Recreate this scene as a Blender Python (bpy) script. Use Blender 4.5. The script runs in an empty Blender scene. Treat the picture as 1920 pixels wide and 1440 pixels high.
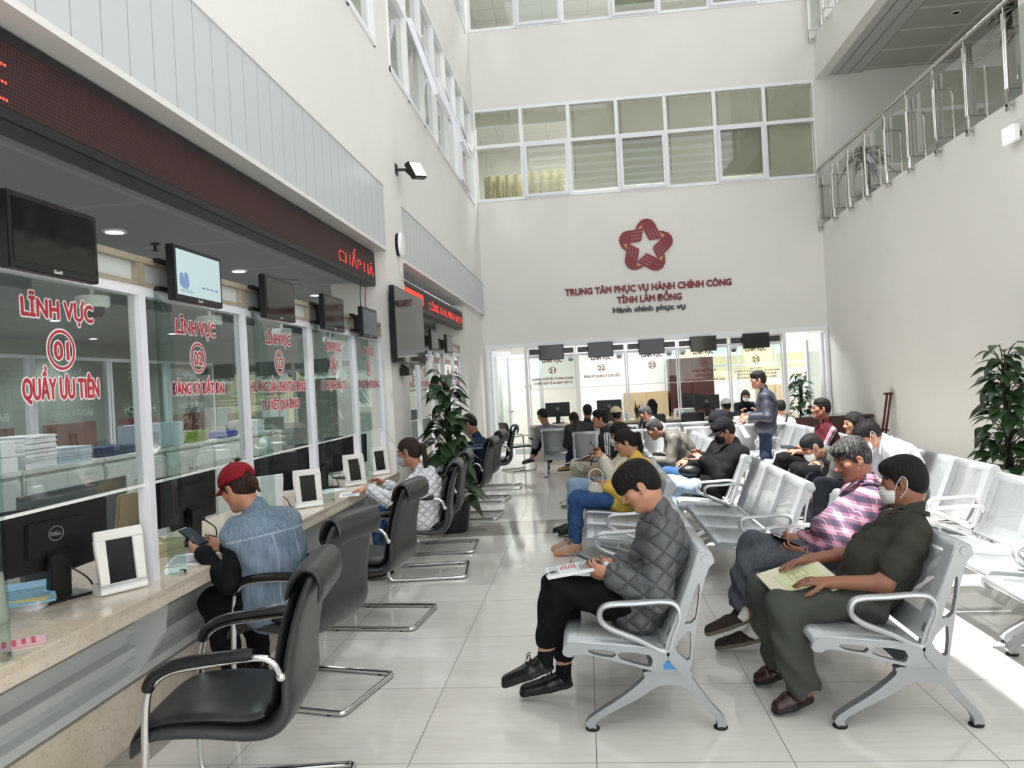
import bpy, bmesh, math, random
import numpy as np
from mathutils import Vector, Matrix
R = math.radians
PI = math.pi
scene = bpy.context.scene
COL = scene.collection
random.seed(7)

# ------------------------------------------------------------ camera
cam_data = bpy.data.cameras.new('camera')
cam = bpy.data.objects.new('camera', cam_data)
COL.objects.link(cam)
yaw, roll = R(5.5), R(3.1)
fw = Vector((-math.sin(yaw), math.cos(yaw), 0))
r0 = Vector((math.cos(yaw), math.sin(yaw), 0))
rv = r0 * math.cos(roll) - Vector((0, 0, 1)) * math.sin(roll)
uv = rv.cross(fw)
m = Matrix((rv, uv, -fw)).transposed().to_4x4()
m.translation = (0, 0, 1.6)
cam.matrix_world = m
cam_data.sensor_width = 36.0
cam_data.lens = 1415.0 / 1920.0 * 36.0
cam_data.clip_start = 0.05
scene.camera = cam

# ------------------------------------------------------------ sky, sun, exposure
world = bpy.data.worlds.new('sky')
scene.world = world
world.use_nodes = True
bgn = world.node_tree.nodes['Background']
bgn.inputs[0].default_value = (0.93, 0.96, 1.0, 1)
bgn.inputs[1].default_value = 3.0
sun_data = bpy.data.lights.new('sun', 'SUN')
sun_data.energy = 20.0
sun_data.angle = R(0.6)
sun_data.color = (1.0, 0.97, 0.92)
sun = bpy.data.objects.new('sun', sun_data)
COL.objects.link(sun)
SUNDIR = Vector((-0.2, -0.2, 1.0)).normalized()
sun.rotation_euler = SUNDIR.to_track_quat('Z', 'Y').to_euler()
scene.view_settings.view_transform = 'Standard'
scene.view_settings.look = 'None'
scene.view_settings.gamma = 1.0
scene.view_settings.use_curve_mapping = False
scene.view_settings.exposure = -0.4
scene.cycles.max_bounces = 10
scene.cycles.diffuse_bounces = 5
scene.cycles.glossy_bounces = 4
scene.cycles.transparent_max_bounces = 16
scene.cycles.caustics_reflective = False
scene.cycles.caustics_refractive = False
scene.cycles.sample_clamp_indirect = 6.0

# ------------------------------------------------------------ materials
def lin(c):
    f = lambda v: v / 12.92 if v <= 0.04045 else ((v + 0.055) / 1.055) ** 2.4
    if isinstance(c, str):
        c = tuple(int(c[i:i + 2], 16) / 255 for i in (0, 2, 4))
    return (f(c[0]), f(c[1]), f(c[2]), 1.0)

MATS = {}
class NT:
    def __init__(s, name):
        s.m = bpy.data.materials.new(name)
        s.m.use_nodes = True
        s.t = s.m.node_tree
        s.b = s.t.nodes['Principled BSDF']
        s.out = s.t.nodes['Material Output']
    def n(s, typ, **kw):
        nd = s.t.nodes.new(typ)
        for k, v in kw.items():
            if k == 'ins':
                for i, val in v.items():
                    nd.inputs[i].default_value = val
            else:
                setattr(nd, k, v)
        return nd
    def l(s, a, b):
        s.t.links.new(a, b)
    def math(s, op, a, b=None, c=None):
        nd = s.n('ShaderNodeMath', operation=op)
        for i, v in enumerate((a, b, c)):
            if v is None: continue
            if isinstance(v, (int, float)): nd.inputs[i].default_value = v
            else: s.l(v, nd.inputs[i])
        return nd.outputs[0]
    def obj(s):
        return s.n('ShaderNodeTexCoord').outputs['Object']
    def xyz(s, v=None):
        nd = s.n('ShaderNodeSeparateXYZ')
        s.l(v or s.obj(), nd.inputs[0])
        return nd.outputs
    def noise(s, scale, detail=3, vec=None, rough=0.5):
        nd = s.n('ShaderNodeTexNoise', ins={'Scale': scale, 'Detail': detail, 'Roughness': rough})
        s.l(vec or s.obj(), nd.inputs['Vector'])
        return nd.outputs[0]
    def mix(s, fac, a, b):
        nd = s.n('ShaderNodeMix', data_type='RGBA')
        for i, v in ((0, fac), (6, a), (7, b)):
            if hasattr(v, 'is_linked') or hasattr(v, 'links'): s.l(v, nd.inputs[i])
            else: nd.inputs[i].default_value = v
        return nd.outputs[2]
    def ramp(s, fac, p0, p1):
        nd = s.n('ShaderNodeMapRange', ins={1: p0, 2: p1})
        s.l(fac, nd.inputs[0])
        return nd.outputs[0]
    def bump(s, h, strength, dist=0.01):
        nd = s.n('ShaderNodeBump', ins={'Strength': strength, 'Distance': dist})
        s.l(h, nd.inputs['Height'])
        s.l(nd.outputs[0], s.b.inputs['Normal'])
    def base(s, col): s.l(col, s.b.inputs['Base Color'])

def mat(name, col='ffffff', rough=0.5, metal=0.0, spec=0.5, var=0.0, vscale=8.0, bump=0.0, bscale=60.0, coat=0.0, emit=None, estr=0.0, sheen=0.0):
    if name in MATS: return MATS[name]
    t = NT(name)
    b = t.b
    c = lin(col)
    b.inputs['Base Color'].default_value = c
    b.inputs['Roughness'].default_value = rough
    b.inputs['Metallic'].default_value = metal
    b.inputs['Specular IOR Level'].default_value = spec
    b.inputs['Coat Weight'].default_value = coat
    b.inputs['Sheen Weight'].default_value = sheen
    if var:
        k = 1.0 - var
        t.base(t.mix(t.ramp(t.noise(vscale, 4), 0.3, 0.7), (c[0] * k, c[1] * k, c[2] * k, 1), c))
    if bump:
        t.bump(t.noise(bscale, 3), bump, 0.01)
    if emit:
        b.inputs['Emission Color'].default_value = lin(emit)
        b.inputs['Emission Strength'].default_value = estr
    MATS[name] = t.m
    return t.m

def glass_mat(name, tint='e8f2ef', refl=1.0, rough=0.0, clear=1.0):
    if name in MATS: return MATS[name]
    t = NT(name)
    t.t.nodes.remove(t.b)
    tr = t.n('ShaderNodeBsdfTransparent'); tr.inputs[0].default_value = lin(tint)
    gl = t.n('ShaderNodeBsdfGlossy'); gl.inputs['Roughness'].default_value = rough
    fr = t.n('ShaderNodeFresnel'); fr.inputs[0].default_value = 1.5
    geo = t.n('ShaderNodeNewGeometry')
    fac = t.math('MULTIPLY', t.math('MULTIPLY', fr.outputs[0], refl), t.math('SUBTRACT', 1.0, geo.outputs['Backfacing']))
    mx = t.n('ShaderNodeMixShader')
    t.l(fac, mx.inputs[0]); t.l(tr.outputs[0], mx.inputs[1]); t.l(gl.outputs[0], mx.inputs[2])
    t.l(mx.outputs[0], t.out.inputs[0])
    MATS[name] = t.m
    return t.m

# ------------------------------------------------------------ objects
def link(o, parent=None):
    COL.objects.link(o)
    if parent is not None:
        o.parent = parent
    return o

def tag(o, label, cat, group=None):
    o['label'] = label; o['category'] = cat
    if group: o['group'] = group
    return o

def thing(name, label, cat, loc=(0, 0, 0), rz=0.0, group=None):
    o = bpy.data.objects.new(name, None)
    o.empty_display_size = 0.1
    link(o); o.location = loc; o.rotation_euler = (0, 0, rz)
    return tag(o, label, cat, group)

def dup(root, loc, rz, label, group=None):
    r = root.copy(); COL.objects.link(r); r.location = loc; r.rotation_euler = (0, 0, rz)
    r['label'] = label
    if group: r['group'] = group
    for ch in list(root.children):
        c = ch.copy(); COL.objects.link(c); c.parent = r
        for g in list(ch.children):
            d = g.copy(); COL.objects.link(d); d.parent = c
    return r

class MB:
    """collects shapes, then links them as one mesh object"""
    def __init__(s):
        s.v = []; s.f = []; s.mi = []; s.cur = 0
    def add(s, vs, fs):
        o = len(s.v)
        s.v.extend([tuple(v) for v in vs])
        s.f.extend([tuple(i + o for i in f) for f in fs])
        s.mi.extend([s.cur] * len(fs))
        return s
    def box(s, x0, x1, y0, y1, z0, z1):
        vs = [(x, y, z) for x in (x0, x1) for y in (y0, y1) for z in (z0, z1)]
        return s.add(vs, [(0, 1, 3, 2), (4, 6, 7, 5), (0, 4, 5, 1), (2, 3, 7, 6), (0, 2, 6, 4), (1, 5, 7, 3)])
    def cbox(s, c, d, M=None):
        vs = [Vector((x * d[0] / 2, y * d[1] / 2, z * d[2] / 2)) for x in (-1, 1) for y in (-1, 1) for z in (-1, 1)]
        if M is not None: vs = [M @ v for v in vs]
        c = Vector(c)
        return s.add([v + c for v in vs], [(0, 1, 3, 2), (4, 6, 7, 5), (0, 4, 5, 1), (2, 3, 7, 6), (0, 2, 6, 4), (1, 5, 7, 3)])
    def quad(s, a, b, c, d):
        return s.add([a, b, c, d], [(0, 1, 2, 3)])
    def prism(s, pts, axis, a, b):
        """2D polygon extruded along axis from a to b; pts in the other two axes in order"""
        def P(p, h):
            return (h, p[0], p[1]) if axis == 'x' else (p[0], h, p[1]) if axis == 'y' else (p[0], p[1], h)
        n = len(pts)
        vs = [P(p, a) for p in pts] + [P(p, b) for p in pts]
        fs = [tuple(range(n)), tuple(range(2 * n - 1, n - 1, -1))]
        fs += [(i, n + i, n + (i + 1) % n, (i + 1) % n) for i in range(n)]
        return s.add(vs, fs)
    def tube(s, pts, r, n=10, closed=False, flat=None, caps=True):
        """pipe along points; flat=(axis vector, factor) squashes the section"""
        P = [Vector(p) for p in pts]; k = len(P)
        rs = r if isinstance(r, (list, tuple)) else [r] * k
        T = []
        for i in range(k):
            a = P[i - 1] if (i > 0 or closed) else P[i]
            b = P[(i + 1) % k] if (i < k - 1 or closed) else P[i]
            T.append((b - a).normalized())
        u = T[0].orthogonal().normalized()
        vs = []; fs = []
        for i in range(k):
            t = T[i]
            u = (u - t * u.dot(t))
            u = u.normalized() if u.length > 1e-6 else t.orthogonal().normalized()
            w = t.cross(u)
            for j in range(n):
                a = 2 * PI * j / n
                d = (u * math.cos(a) + w * math.sin(a)) * rs[i]
                if flat is not None:
                    ax = Vector(flat[0]); d = d + ax * (d.dot(ax) * (flat[1] - 1))
                vs.append(P[i] + d)
        for i in range(k if closed else k - 1):
            for j in range(n):
                a = i * n + j; b = i * n + (j + 1) % n
                c = ((i + 1) % k) * n + (j + 1) % n; d = ((i + 1) % k) * n + j
                fs.append((a, b, c, d))
        if not closed and caps:
            fs.append(tuple(range(n - 1, -1, -1))); fs.append(tuple((k - 1) * n + j for j in range(n)))
        return s.add(vs, fs)
    def lathe(s, prof, c=(0, 0, 0), n=24, M=None, caps=True):
        c = Vector(c); vs = []; fs = []; k = len(prof)
        for r, z in prof:
            for j in range(n):
                a = 2 * PI * j / n
                v = Vector((r * math.cos(a), r * math.sin(a), z))
                vs.append((M @ v if M is not None else v) + c)
        for i in range(k - 1):
            for j in range(n):
                fs.append((i * n + j, i * n + (j + 1) % n, (i + 1) * n + (j + 1) % n, (i + 1) * n + j))
        if caps and prof[0][0] > 1e-5: fs.append(tuple(range(n - 1, -1, -1)))
        if caps and prof[-1][0] > 1e-5: fs.append(tuple((k - 1) * n + j for j in range(n)))
        return s.add(vs, fs)
    def cyl(s, a, b, r, n=16):
        return s.tube([a, b], r, n)
    def ball(s, c, r, n=14):
        pr = [(max(1e-6, math.sin(PI * i / 10)), -math.cos(PI * i / 10)) for i in range(11)]
        rr = r if isinstance(r, (tuple, list)) else (r, r, r)
        return s.lathe(pr, c, n, Matrix.Diagonal(Vector(rr)))
    def build(s, name, material=None, parent=None, smooth=40, bevel=0.0, seg=2, struct=False, raw=False):
        me = bpy.data.meshes.new(name)
        me.from_pydata(s.v, [], s.f)
        ms = material if isinstance(material, (list, tuple)) else [material]
        for q in ms:
            if q is not None: me.materials.append(q)
        if len(ms) > 1:
            me.polygons.foreach_set('material_index', s.mi)
        if raw:
            o = bpy.data.objects.new(name, me)
            return link(o, parent)
        bm = bmesh.new(); bm.from_mesh(me)
        bmesh.ops.remove_doubles(bm, verts=bm.verts, dist=1e-5)
        bmesh.ops.recalc_face_normals(bm, faces=bm.faces)
        if bevel:
            ed = [e for e in bm.edges if len(e.link_faces) == 2 and e.calc_face_angle(0) > R(35)]
            bmesh.ops.bevel(bm, geom=ed, offset=bevel, segments=seg, affect='EDGES', clamp_overlap=True)
        bm.to_mesh(me); bm.free()
        if smooth:
            me.shade_smooth(); me.set_sharp_from_angle(angle=R(smooth))
        o = bpy.data.objects.new(name, me)
        link(o, parent)
        if struct: o['kind'] = 'structure'
        return o

def curve_mesh(loops, thick):
    """flat outlines (the later ones holes) -> list of verts, faces with thickness, lying in xy, z from 0 to thick"""
    cu = bpy.data.curves.new('tmp', 'CURVE'); cu.dimensions = '2D'; cu.fill_mode = 'BOTH'; cu.extrude = thick / 2
    for lp in loops:
        sp = cu.splines.new('POLY'); sp.points.add(len(lp) - 1); sp.use_cyclic_u = True
        for p, q in zip(sp.points, lp): p.co = (q[0], q[1], 0, 1)
    o = bpy.data.objects.new('tmp', cu); COL.objects.link(o)
    dg = bpy.context.evaluated_depsgraph_get(); dg.update()
    me = o.evaluated_get(dg).to_mesh()
    vs = [tuple(v.co + Vector((0, 0, thick / 2))) for v in me.vertices]
    fs = [tuple(p.vertices) for p in me.polygons]
    o.evaluated_get(dg).to_mesh_clear()
    bpy.data.objects.remove(o); bpy.data.curves.remove(cu)
    return vs, fs

def smooth_loop(pts, n=4):
    """Catmull-Rom through a closed loop"""
    out = []; k = len(pts)
    for i in range(k):
        p0, p1, p2, p3 = (np.array(pts[(i + j - 1) % k], float) for j in range(4))
        for j in range(n):
            t = j / n
            out.append(tuple(0.5 * (2 * p1 + (p2 - p0) * t + (2 * p0 - 5 * p1 + 4 * p2 - p3) * t * t + (3 * p1 - p0 - 3 * p2 + p3) * t ** 3)))
    return out
def smooth_path(pts, n=5):
    out = []; k = len(pts)
    for i in range(k - 1):
        p0, p1, p2, p3 = (np.array(pts[min(max(i + j - 1, 0), k - 1)], float) for j in range(4))
        for j in range(n):
            t = j / n
            out.append(tuple(0.5 * (2 * p1 + (p2 - p0) * t + (2 * p0 - 5 * p1 + 4 * p2 - p3) * t * t + (3 * p1 - p0 - 3 * p2 + p3) * t ** 3)))
    out.append(tuple(pts[-1]))
    return out

_txt = {}
def text_geo(body, bold=0.0, thick=0.0):
    key = (body, bold, thick)
    if key in _txt: return _txt[key]
    cu = bpy.data.curves.new('tmp', 'FONT'); cu.body = body; cu.offset = bold; cu.extrude = thick; cu.align_x = 'CENTER'
    cu.resolution_u = 3
    o = bpy.data.objects.new('tmp', cu); COL.objects.link(o)
    dg = bpy.context.evaluated_depsgraph_get(); dg.update()
    me = o.evaluated_get(dg).to_mesh()
    vs = np.array([tuple(v.co) for v in me.vertices], float).reshape(-1, 3)
    fs = [tuple(p.vertices) for p in me.polygons]
    o.evaluated_get(dg).to_mesh_clear()
    bpy.data.objects.remove(o); bpy.data.curves.remove(cu)
    _txt[key] = (vs, fs)
    return vs, fs
CAP = 0.73
def put_text(mb, body, origin, ux, uy, width, cap, bold=0.0, depth=0.0, off=0.0, copies=6):
    """writes body centred at origin; ux, uy unit vectors; width, cap height and stroke gain (bold) in metres"""
    vs, fs = text_geo(body, 0.0, 0.0)
    ww = vs[:, 0].max() - vs[:, 0].min(); cx = (vs[:, 0].max() + vs[:, 0].min()) / 2
    sx = width / ww; sy = cap / CAP
    ux, uy, o = Vector(ux), Vector(uy), Vector(origin)
    nz = ux.cross(uy)
    base = [o + ux * ((v[0] - cx) * sx) + uy * (v[1] * sy) + nz * off for v in vs]
    shifts = [Vector((0, 0, 0))] + ([ux * (bold * math.cos(2 * PI * i / copies)) + uy * (bold * math.sin(2 * PI * i / copies)) for i in range(copies)] if bold else [])
    ed = {}
    if depth:
        for f in fs:
            for i in range(len(f)):
                e = (f[i], f[(i + 1) % len(f)])
                if (e[1], e[0]) in ed: del ed[(e[1], e[0])]
                else: ed[e] = 1
    for k, sh in enumerate(shifts):
        top = [p + sh + nz * (depth + k * 1e-5) for p in base]
        if not depth: mb.add(top, fs)
        else:
            n = len(top)
            mb.add([p + sh for p in base] + top, [tuple(i + n for i in f) for f in fs] + [(a, b, b + n, a + n) for a, b in ed])

def ring(mb, o, ux, uy, r0, r1, n=36, off=0.0):
    ux, uy, o = Vector(ux), Vector(uy), Vector(o); nz = ux.cross(uy)
    vs = []
    for i in range(n):
        a = 2 * PI * i / n
        d = ux * math.cos(a) + uy * math.sin(a)
        vs += [o + d * r0 + nz * off, o + d * r1 + nz * off]
    mb.add(vs, [(2 * i, 2 * i + 1, (2 * i + 3) % (2 * n), (2 * i + 2) % (2 * n)) for i in range(n)])
def disc(mb, o, ux, uy, r, n=30, off=0.0):
    ux, uy, o = Vector(ux), Vector(uy), Vector(o); nz = ux.cross(uy)
    mb.add([o + (ux * math.cos(2 * PI * i / n) + uy * math.sin(2 * PI * i / n)) * r + nz * off for i in range(n)], [tuple(range(n))])
# ------------------------------------------------------------ the setting
W_WALL = mat('wall_paint', 'e7e6e2', 0.85, var=0.03, vscale=1.6, bump=0.08, bscale=90)
W_TRIM = mat('white_frame', 'eff1f3', 0.35)
W_SASH = mat('white_sash', 'e9eaf2', 0.35)
GREYCEIL = mat('grey_ceiling', 'b9bcbf', 0.6)
ALU = mat('aluminium', 'b9b6ac', 0.4, 0.7)
STEEL = mat('stainless_steel', 'c9c7c2', 0.18, 1.0)
CHROME = mat('chrome', 'dfe0e0', 0.07, 1.0)
BLACKP = mat('black_plastic', '0e0f11', 0.35)
SCREEN = mat('dark_screen', '050607', 0.06, spec=0.6)
WHITEP = mat('white_plastic', 'eceded', 0.4)
GLASS = glass_mat('clear_glass', 'f2f7f5', 1.9)
WGLASS = glass_mat('window_glass', 'f3f5f2', 2.0)
FIN = glass_mat('fin_glass', 'e6f1ee', 1.0)

def floor_mat():
    t = NT('polished_tiles')
    x, y, z = t.xyz()
    def grid(c, off):
        f = t.math('FRACT', t.math('DIVIDE', t.math('SUBTRACT', c, off), 0.8))
        d = t.math('ABSOLUTE', t.math('SUBTRACT', f, 0.5))
        return t.math('GREATER_THAN', d, 0.4975)
    line = t.math('MAXIMUM', grid(x, -0.035), grid(y, 3.165))
    n1 = t.noise(2.2, 5)
    mp = t.n('ShaderNodeMapping', ins={'Scale': (1.2, 14, 1)}); t.l(t.obj(), mp.inputs[0])
    n2 = t.noise(2.0, 5, mp.outputs[0], 0.6)
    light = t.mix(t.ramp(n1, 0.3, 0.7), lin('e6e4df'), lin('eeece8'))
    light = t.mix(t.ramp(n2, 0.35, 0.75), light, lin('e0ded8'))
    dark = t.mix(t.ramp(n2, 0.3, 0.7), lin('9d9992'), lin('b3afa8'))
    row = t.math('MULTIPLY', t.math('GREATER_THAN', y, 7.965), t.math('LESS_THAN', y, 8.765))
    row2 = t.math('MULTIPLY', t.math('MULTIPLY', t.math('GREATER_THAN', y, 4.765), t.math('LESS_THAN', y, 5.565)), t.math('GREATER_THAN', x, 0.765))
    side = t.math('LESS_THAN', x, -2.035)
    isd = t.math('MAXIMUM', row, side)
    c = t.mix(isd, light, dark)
    c = t.mix(line, c, lin('77746e'))
    t.base(c)
    rg = t.math('MULTIPLY_ADD', line, 0.5, t.math('MULTIPLY_ADD', n1, 0.05, 0.06))
    t.l(rg, t.b.inputs['Roughness'])
    t.b.inputs['Specular IOR Level'].default_value = 0.62
    return t.m

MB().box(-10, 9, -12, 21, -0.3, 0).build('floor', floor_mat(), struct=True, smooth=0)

# left wall above the counters (windows cut out as bands)
Y0, Y1, ZT = -12.0, 15.5, 12.0
w = MB()
w.box(-2.25, -2.0, Y0, 8.51, 3.74, 5.2)
w.box(-2.25, -2.0, 8.51, Y1, 3.70, 5.2)
w.box(-2.25, -2.0, 7.75, 8.36, 5.2, 7.1)
w.box(-2.25, -2.0, 14.97, Y1, 5.2, 7.1)
w.box(-2.25, -2.0, Y0, 1.3, 5.2, 7.1)
w.box(-2.25, -2.0, Y0, Y1, 7.1, 8.65)
w.box(-2.25, -2.0, 7.75, 8.36, 8.65, 10.5)
w.box(-2.25, -2.0, Y0, 1.3, 8.65, 10.5)
w.box(-2.25, -2.0, 14.97, Y1, 8.65, 10.5)
w.box(-2.25, -2.0, Y0, Y1, 10.5, ZT)
w.build('wall_left', W_WALL, struct=True, smooth=0)
# column between the two counter recesses, wall beyond the second recess
MB().box(-2.6, -2.0, 7.73, 8.51, 0, 3.74).build('wall_column', W_WALL, struct=True, smooth=0)
MB().box(-2.6, -2.06, 13.33, Y1, 0, 3.06).build('wall_end', W_WALL, struct=True, smooth=0)

def flute_mat(step, off, col):
    t = NT('fluted_panel')
    x, y, z = t.xyz()
    f = t.math('ABSOLUTE', t.math('SUBTRACT', t.math('FRACT', t.math('DIVIDE', t.math('SUBTRACT', y, off), step)), 0.5))
    g = t.math('GREATER_THAN', f, 0.485)
    t.base(t.mix(g, lin(col), lin('8d9499')))
    t.b.inputs['Roughness'].default_value = 0.4
    return t.m
FL = flute_mat(0.2, 0.07, 'c6cbce')
TRIMW = mat('trim_white', 'e4e4e2', 0.5, var=0.04, vscale=5)
for i, (a, b, zt) in enumerate(((Y0, 7.73, 3.74), (8.51, Y1, 3.70))):
    MB().box(-2.3, -1.985, a, b, 3.09, zt).build('trim_%d' % (i + 1), FL, struct=True, smooth=0)
    MB().box(-2.3, -1.975, a, b, 3.055, 3.09).box(-1.985, -1.975, a, b, zt, zt + 0.015).build('trim_%d' % (i + 3), TRIMW, struct=True, smooth=0)

# far wall
FY = 15.5
w = MB()
w.box(-2.25, 4.82, FY, FY + 0.25, 2.42, 5.38)
w.box(-2.25, 4.82, FY, FY + 0.25, 7.3, 8.9)
w.box(-2.25, 4.82, FY, FY + 0.25, 10.6, ZT)
w.box(-2.25, -2.0, FY, FY + 0.25, 0, 2.42).box(-2.25, -2.0, FY, FY + 0.25, 5.38, 7.3).box(-2.25, -2.0, FY, FY + 0.25, 8.9, 10.6)
w.box(4.82, 8.3, FY, FY + 0.25, 0, ZT)
w.build('wall_far', W_WALL, struct=True, smooth=0)
# right wall, corridor behind its glass balustrade, slab above
w = MB()
w.box(4.85, 5.05, Y0, FY, 0, 4.42)
w.box(4.85, 5.3, 7.6, 8.62, 4.42, ZT)
w.build('wall_right', W_WALL, struct=True, smooth=0)
w = MB()
w.box(4.88, 5.05, Y0, FY, 7.62, 8.15)
w.box(5.05, 8.1, Y0, FY, 8.0, 8.15)
w.build('wall_upper', W_WALL, struct=True, smooth=0)
w = MB(); w.box(8.0, 8.2, 7.0, FY, 4.2, 8.0)
w.build('wall_corridor', mat('corridor_paint', 'efede8', 0.85), struct=True, smooth=0)
MB().box(5.05, 8.1, Y0, FY, 4.2, 4.42).build('floor_corridor', mat('corridor_floor', 'b9b6ae', 0.3), struct=True, smooth=0)

def tile_ceiling(name, col, linec, sx, sy, ox, oy, wd=0.012):
    t = NT(name)
    x, y, z = t.xyz()
    def g(c, s, o):
        f = t.math('ABSOLUTE', t.math('SUBTRACT', t.math('FRACT', t.math('DIVIDE', t.math('SUBTRACT', c, o), s)), 0.5))
        return t.math('GREATER_THAN', f, 0.5 - wd / s)
    t.base(t.mix(t.math('MAXIMUM', g(x, sx, ox), g(y, sy, oy)), lin(col), lin(linec)))
    t.b.inputs['Roughness'].default_value = 0.5
    return t.m
MB().box(5.75, 8.1, Y0, FY, 7.4, 7.5).build('ceiling_corridor', tile_ceiling('corridor_ceiling', 'b9b8b4', 'd9d8d3', 1.2, 0.8, 5.75, 0.2, 0.04), struct=True, smooth=0)
MB().box(5.05, 5.75, Y0, FY, 7.36, 7.44).build('ceiling_strip', tile_ceiling('strip_ceiling', 'bdbebd', '6d6e70', 0.24, 60, 5.03, 0.3, 0.012), struct=True, smooth=0)
MB().box(4.86, 5.05, Y0, FY, 7.3, 7.62).build('trim_5', W_WALL, struct=True, smooth=0)

# roof out of view; skylight openings placed and shaped to lay the sun patches
r = MB()
Z = ZT
def roof(x0, x1, y0, y1): r.box(x0, x1, y0, y1, Z, Z + 0.25)
# openings: x -0.5..1.4 for y 1.15..1.9, x -1.0..1.4 for y 1.9..4.45, x -1.65..1.35 for y 4.75..10.6
roof(-2.3, 8.4, -2.5, 1.15)
roof(-2.3, -0.5, 1.15, 1.9); roof(1.4, 8.4, 1.15, 1.9)
roof(-2.3, -1.0, 1.9, 4.45); roof(1.4, 8.4, 1.9, 4.45)
roof(-2.3, 8.4, 4.45, 4.75)
roof(-2.3, -1.65, 4.75, 10.6); roof(1.35, 8.4, 4.75, 10.6)
roof(-2.3, 8.4, 10.6, 15.9)
for i in range(8): r.box(-2.3, 8.4, -12 + i * 1.35, -11.85 + i * 1.35, Z, Z + 0.2)
r.build('ceiling', W_WALL, struct=True, smooth=0)

# windows -------------------------------------------------------------
BLIND = mat('roller_blind', 'cfcdbb', 0.8, var=0.06, vscale=2.5)
CURT = mat('curtain', 'b4ad84', 0.85, var=0.1, vscale=5)
nwin = [0]
def window(axis, c, a0, a1, z0, z1, cols, zs, sashes, tilt=()):
    """grid of frame members in a wall opening; axis 'y': wall plane at y=c, spans a0..a1 in x; 'x': wall plane at x=c"""
    nwin[0] += 1
    k = 'window_%d' % nwin[0]
    sgn = -1 if axis == 'y' else 1
    def bx(mb, u0, u1, d0, d1, h0, h1):
        d0, d1 = c + sgn * d0, c + sgn * d1
        if axis == 'y': mb.box(u0, u1, min(d0, d1), max(d0, d1), h0, h1)
        else: mb.box(min(d0, d1), max(d0, d1), u0, u1, h0, h1)
    f = MB(); t = 0.035
    bx(f, a0, a1, -.1, .02, z0, z0 + .06); bx(f, a0, a1, -.1, .02, z1 - .06, z1)
    st = (a1 - a0) / cols
    for i in range(cols + 1):
        u = a0 + i * st
        bx(f, max(a0, u - t), min(a1, u + t), -.1, .015, z0, z1)
    bx(f, a0, a1, -.1, .012, zs - t, zs + t)
    fo = f.build(k, W_TRIM, struct=True, smooth=0)
    g = MB()
    bx(g, a0, a1, -.055, -.049, z0, z1)
    g.build('pane', WGLASS, fo, smooth=0)
    for i in sashes:
        u0, u1 = a0 + i * st + .03, a0 + (i + 1) * st - .03
        h0, h1 = z0 + .03, zs - .02
        ang = 0.30 if i in tilt else 0.0
        s = MB(); wv = 0.06
        for q in ((u0, u1, h0, h0 + wv), (u0, u1, h1 - wv, h1), (u0, u0 + wv, h0 + wv, h1 - wv), (u1 - wv, u1, h0 + wv, h1 - wv)):
            if axis == 'y': s.box(q[0], q[1], -.03, .03, q[2] - h1, q[3] - h1)
            else: s.box(-.03, .03, q[0], q[1], q[2] - h1, q[3] - h1)
        so = s.build('sash', W_SASH, fo, smooth=0)
        gg = MB()
        if axis == 'y': gg.box(u0 + wv, u1 - wv, -.004, .004, h0 + wv - h1, -wv)
        else: gg.box(-.004, .004, u0 + wv, u1 - wv, h0 + wv - h1, -wv)
        go = gg.build('sash_pane', WGLASS, so, smooth=0)
        d = c + sgn * .045
        so.location = (0, d, h1) if axis == 'y' else (d, 0, h1)
        if axis == 'y': so.rotation_euler = (-ang, 0, 0)
        else: so.rotation_euler = (0, -ang, 0)
    return fo

window('y', FY, -2.0, 4.82, 5.38, 7.3, 7, 6.52, (1, 3, 5))
window('x', -2.0, 8.36, 14.97, 5.2, 7.1, 7, 6.28, (1, 3, 5), (1, 3))
window('x', -2.0, 1.3, 7.75, 5.2, 7.1, 7, 6.28, (1, 3, 5), ())
window('y', FY, -2.0, 4.82, 8.9, 10.6, 7, 9.95, (1, 3, 5))
window('x', -2.0, 8.36, 14.97, 8.65, 10.5, 7, 9.7, (1, 3, 5))
window('x', -2.0, 1.3, 7.75, 8.65, 10.5, 7, 9.7, (1, 3, 5))

# rooms behind the upper windows
ROOM = mat('upper_room', 'd9d8d2', 0.8)
UC = tile_ceiling('upper_ceiling', 'c9c9c6', 'a5a5a3', 0.6, 0.6, 0, 0, 0.01)
for k, (z0, z1) in enumerate(((4.4, 7.75), (8.2, 11.2))):
    rm = MB()
    rm.box(-2.25, 4.85, FY + 4.5, FY + 4.6, z0, z1).box(-2.25, 8.3, FY + .25, FY + 4.6, z0 - .15, z0)
    rm.box(4.85, 4.95, FY + .25, FY + 4.5, z0, z1)
    rm.box(-6.2, -6.1, Y0, FY + 4.6, z0, z1).box(-6.2, -2.25, Y0, FY + 4.6, z0 - .15, z0)
    rm.box(-6.2, -2.25, FY + 4.5, FY + 4.6, z0, z1)
    rm.build('wall_room_%d' % (k + 1), ROOM, struct=True, smooth=0)
    MB().box(-6.2, 4.95, FY + .26, FY + 4.6, z1, z1 + .1).box(-6.2, -2.26, Y0, FY + .26, z1, z1 + .1).build('ceiling_room_%d' % (k + 1), UC, struct=True, smooth=0)

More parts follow.
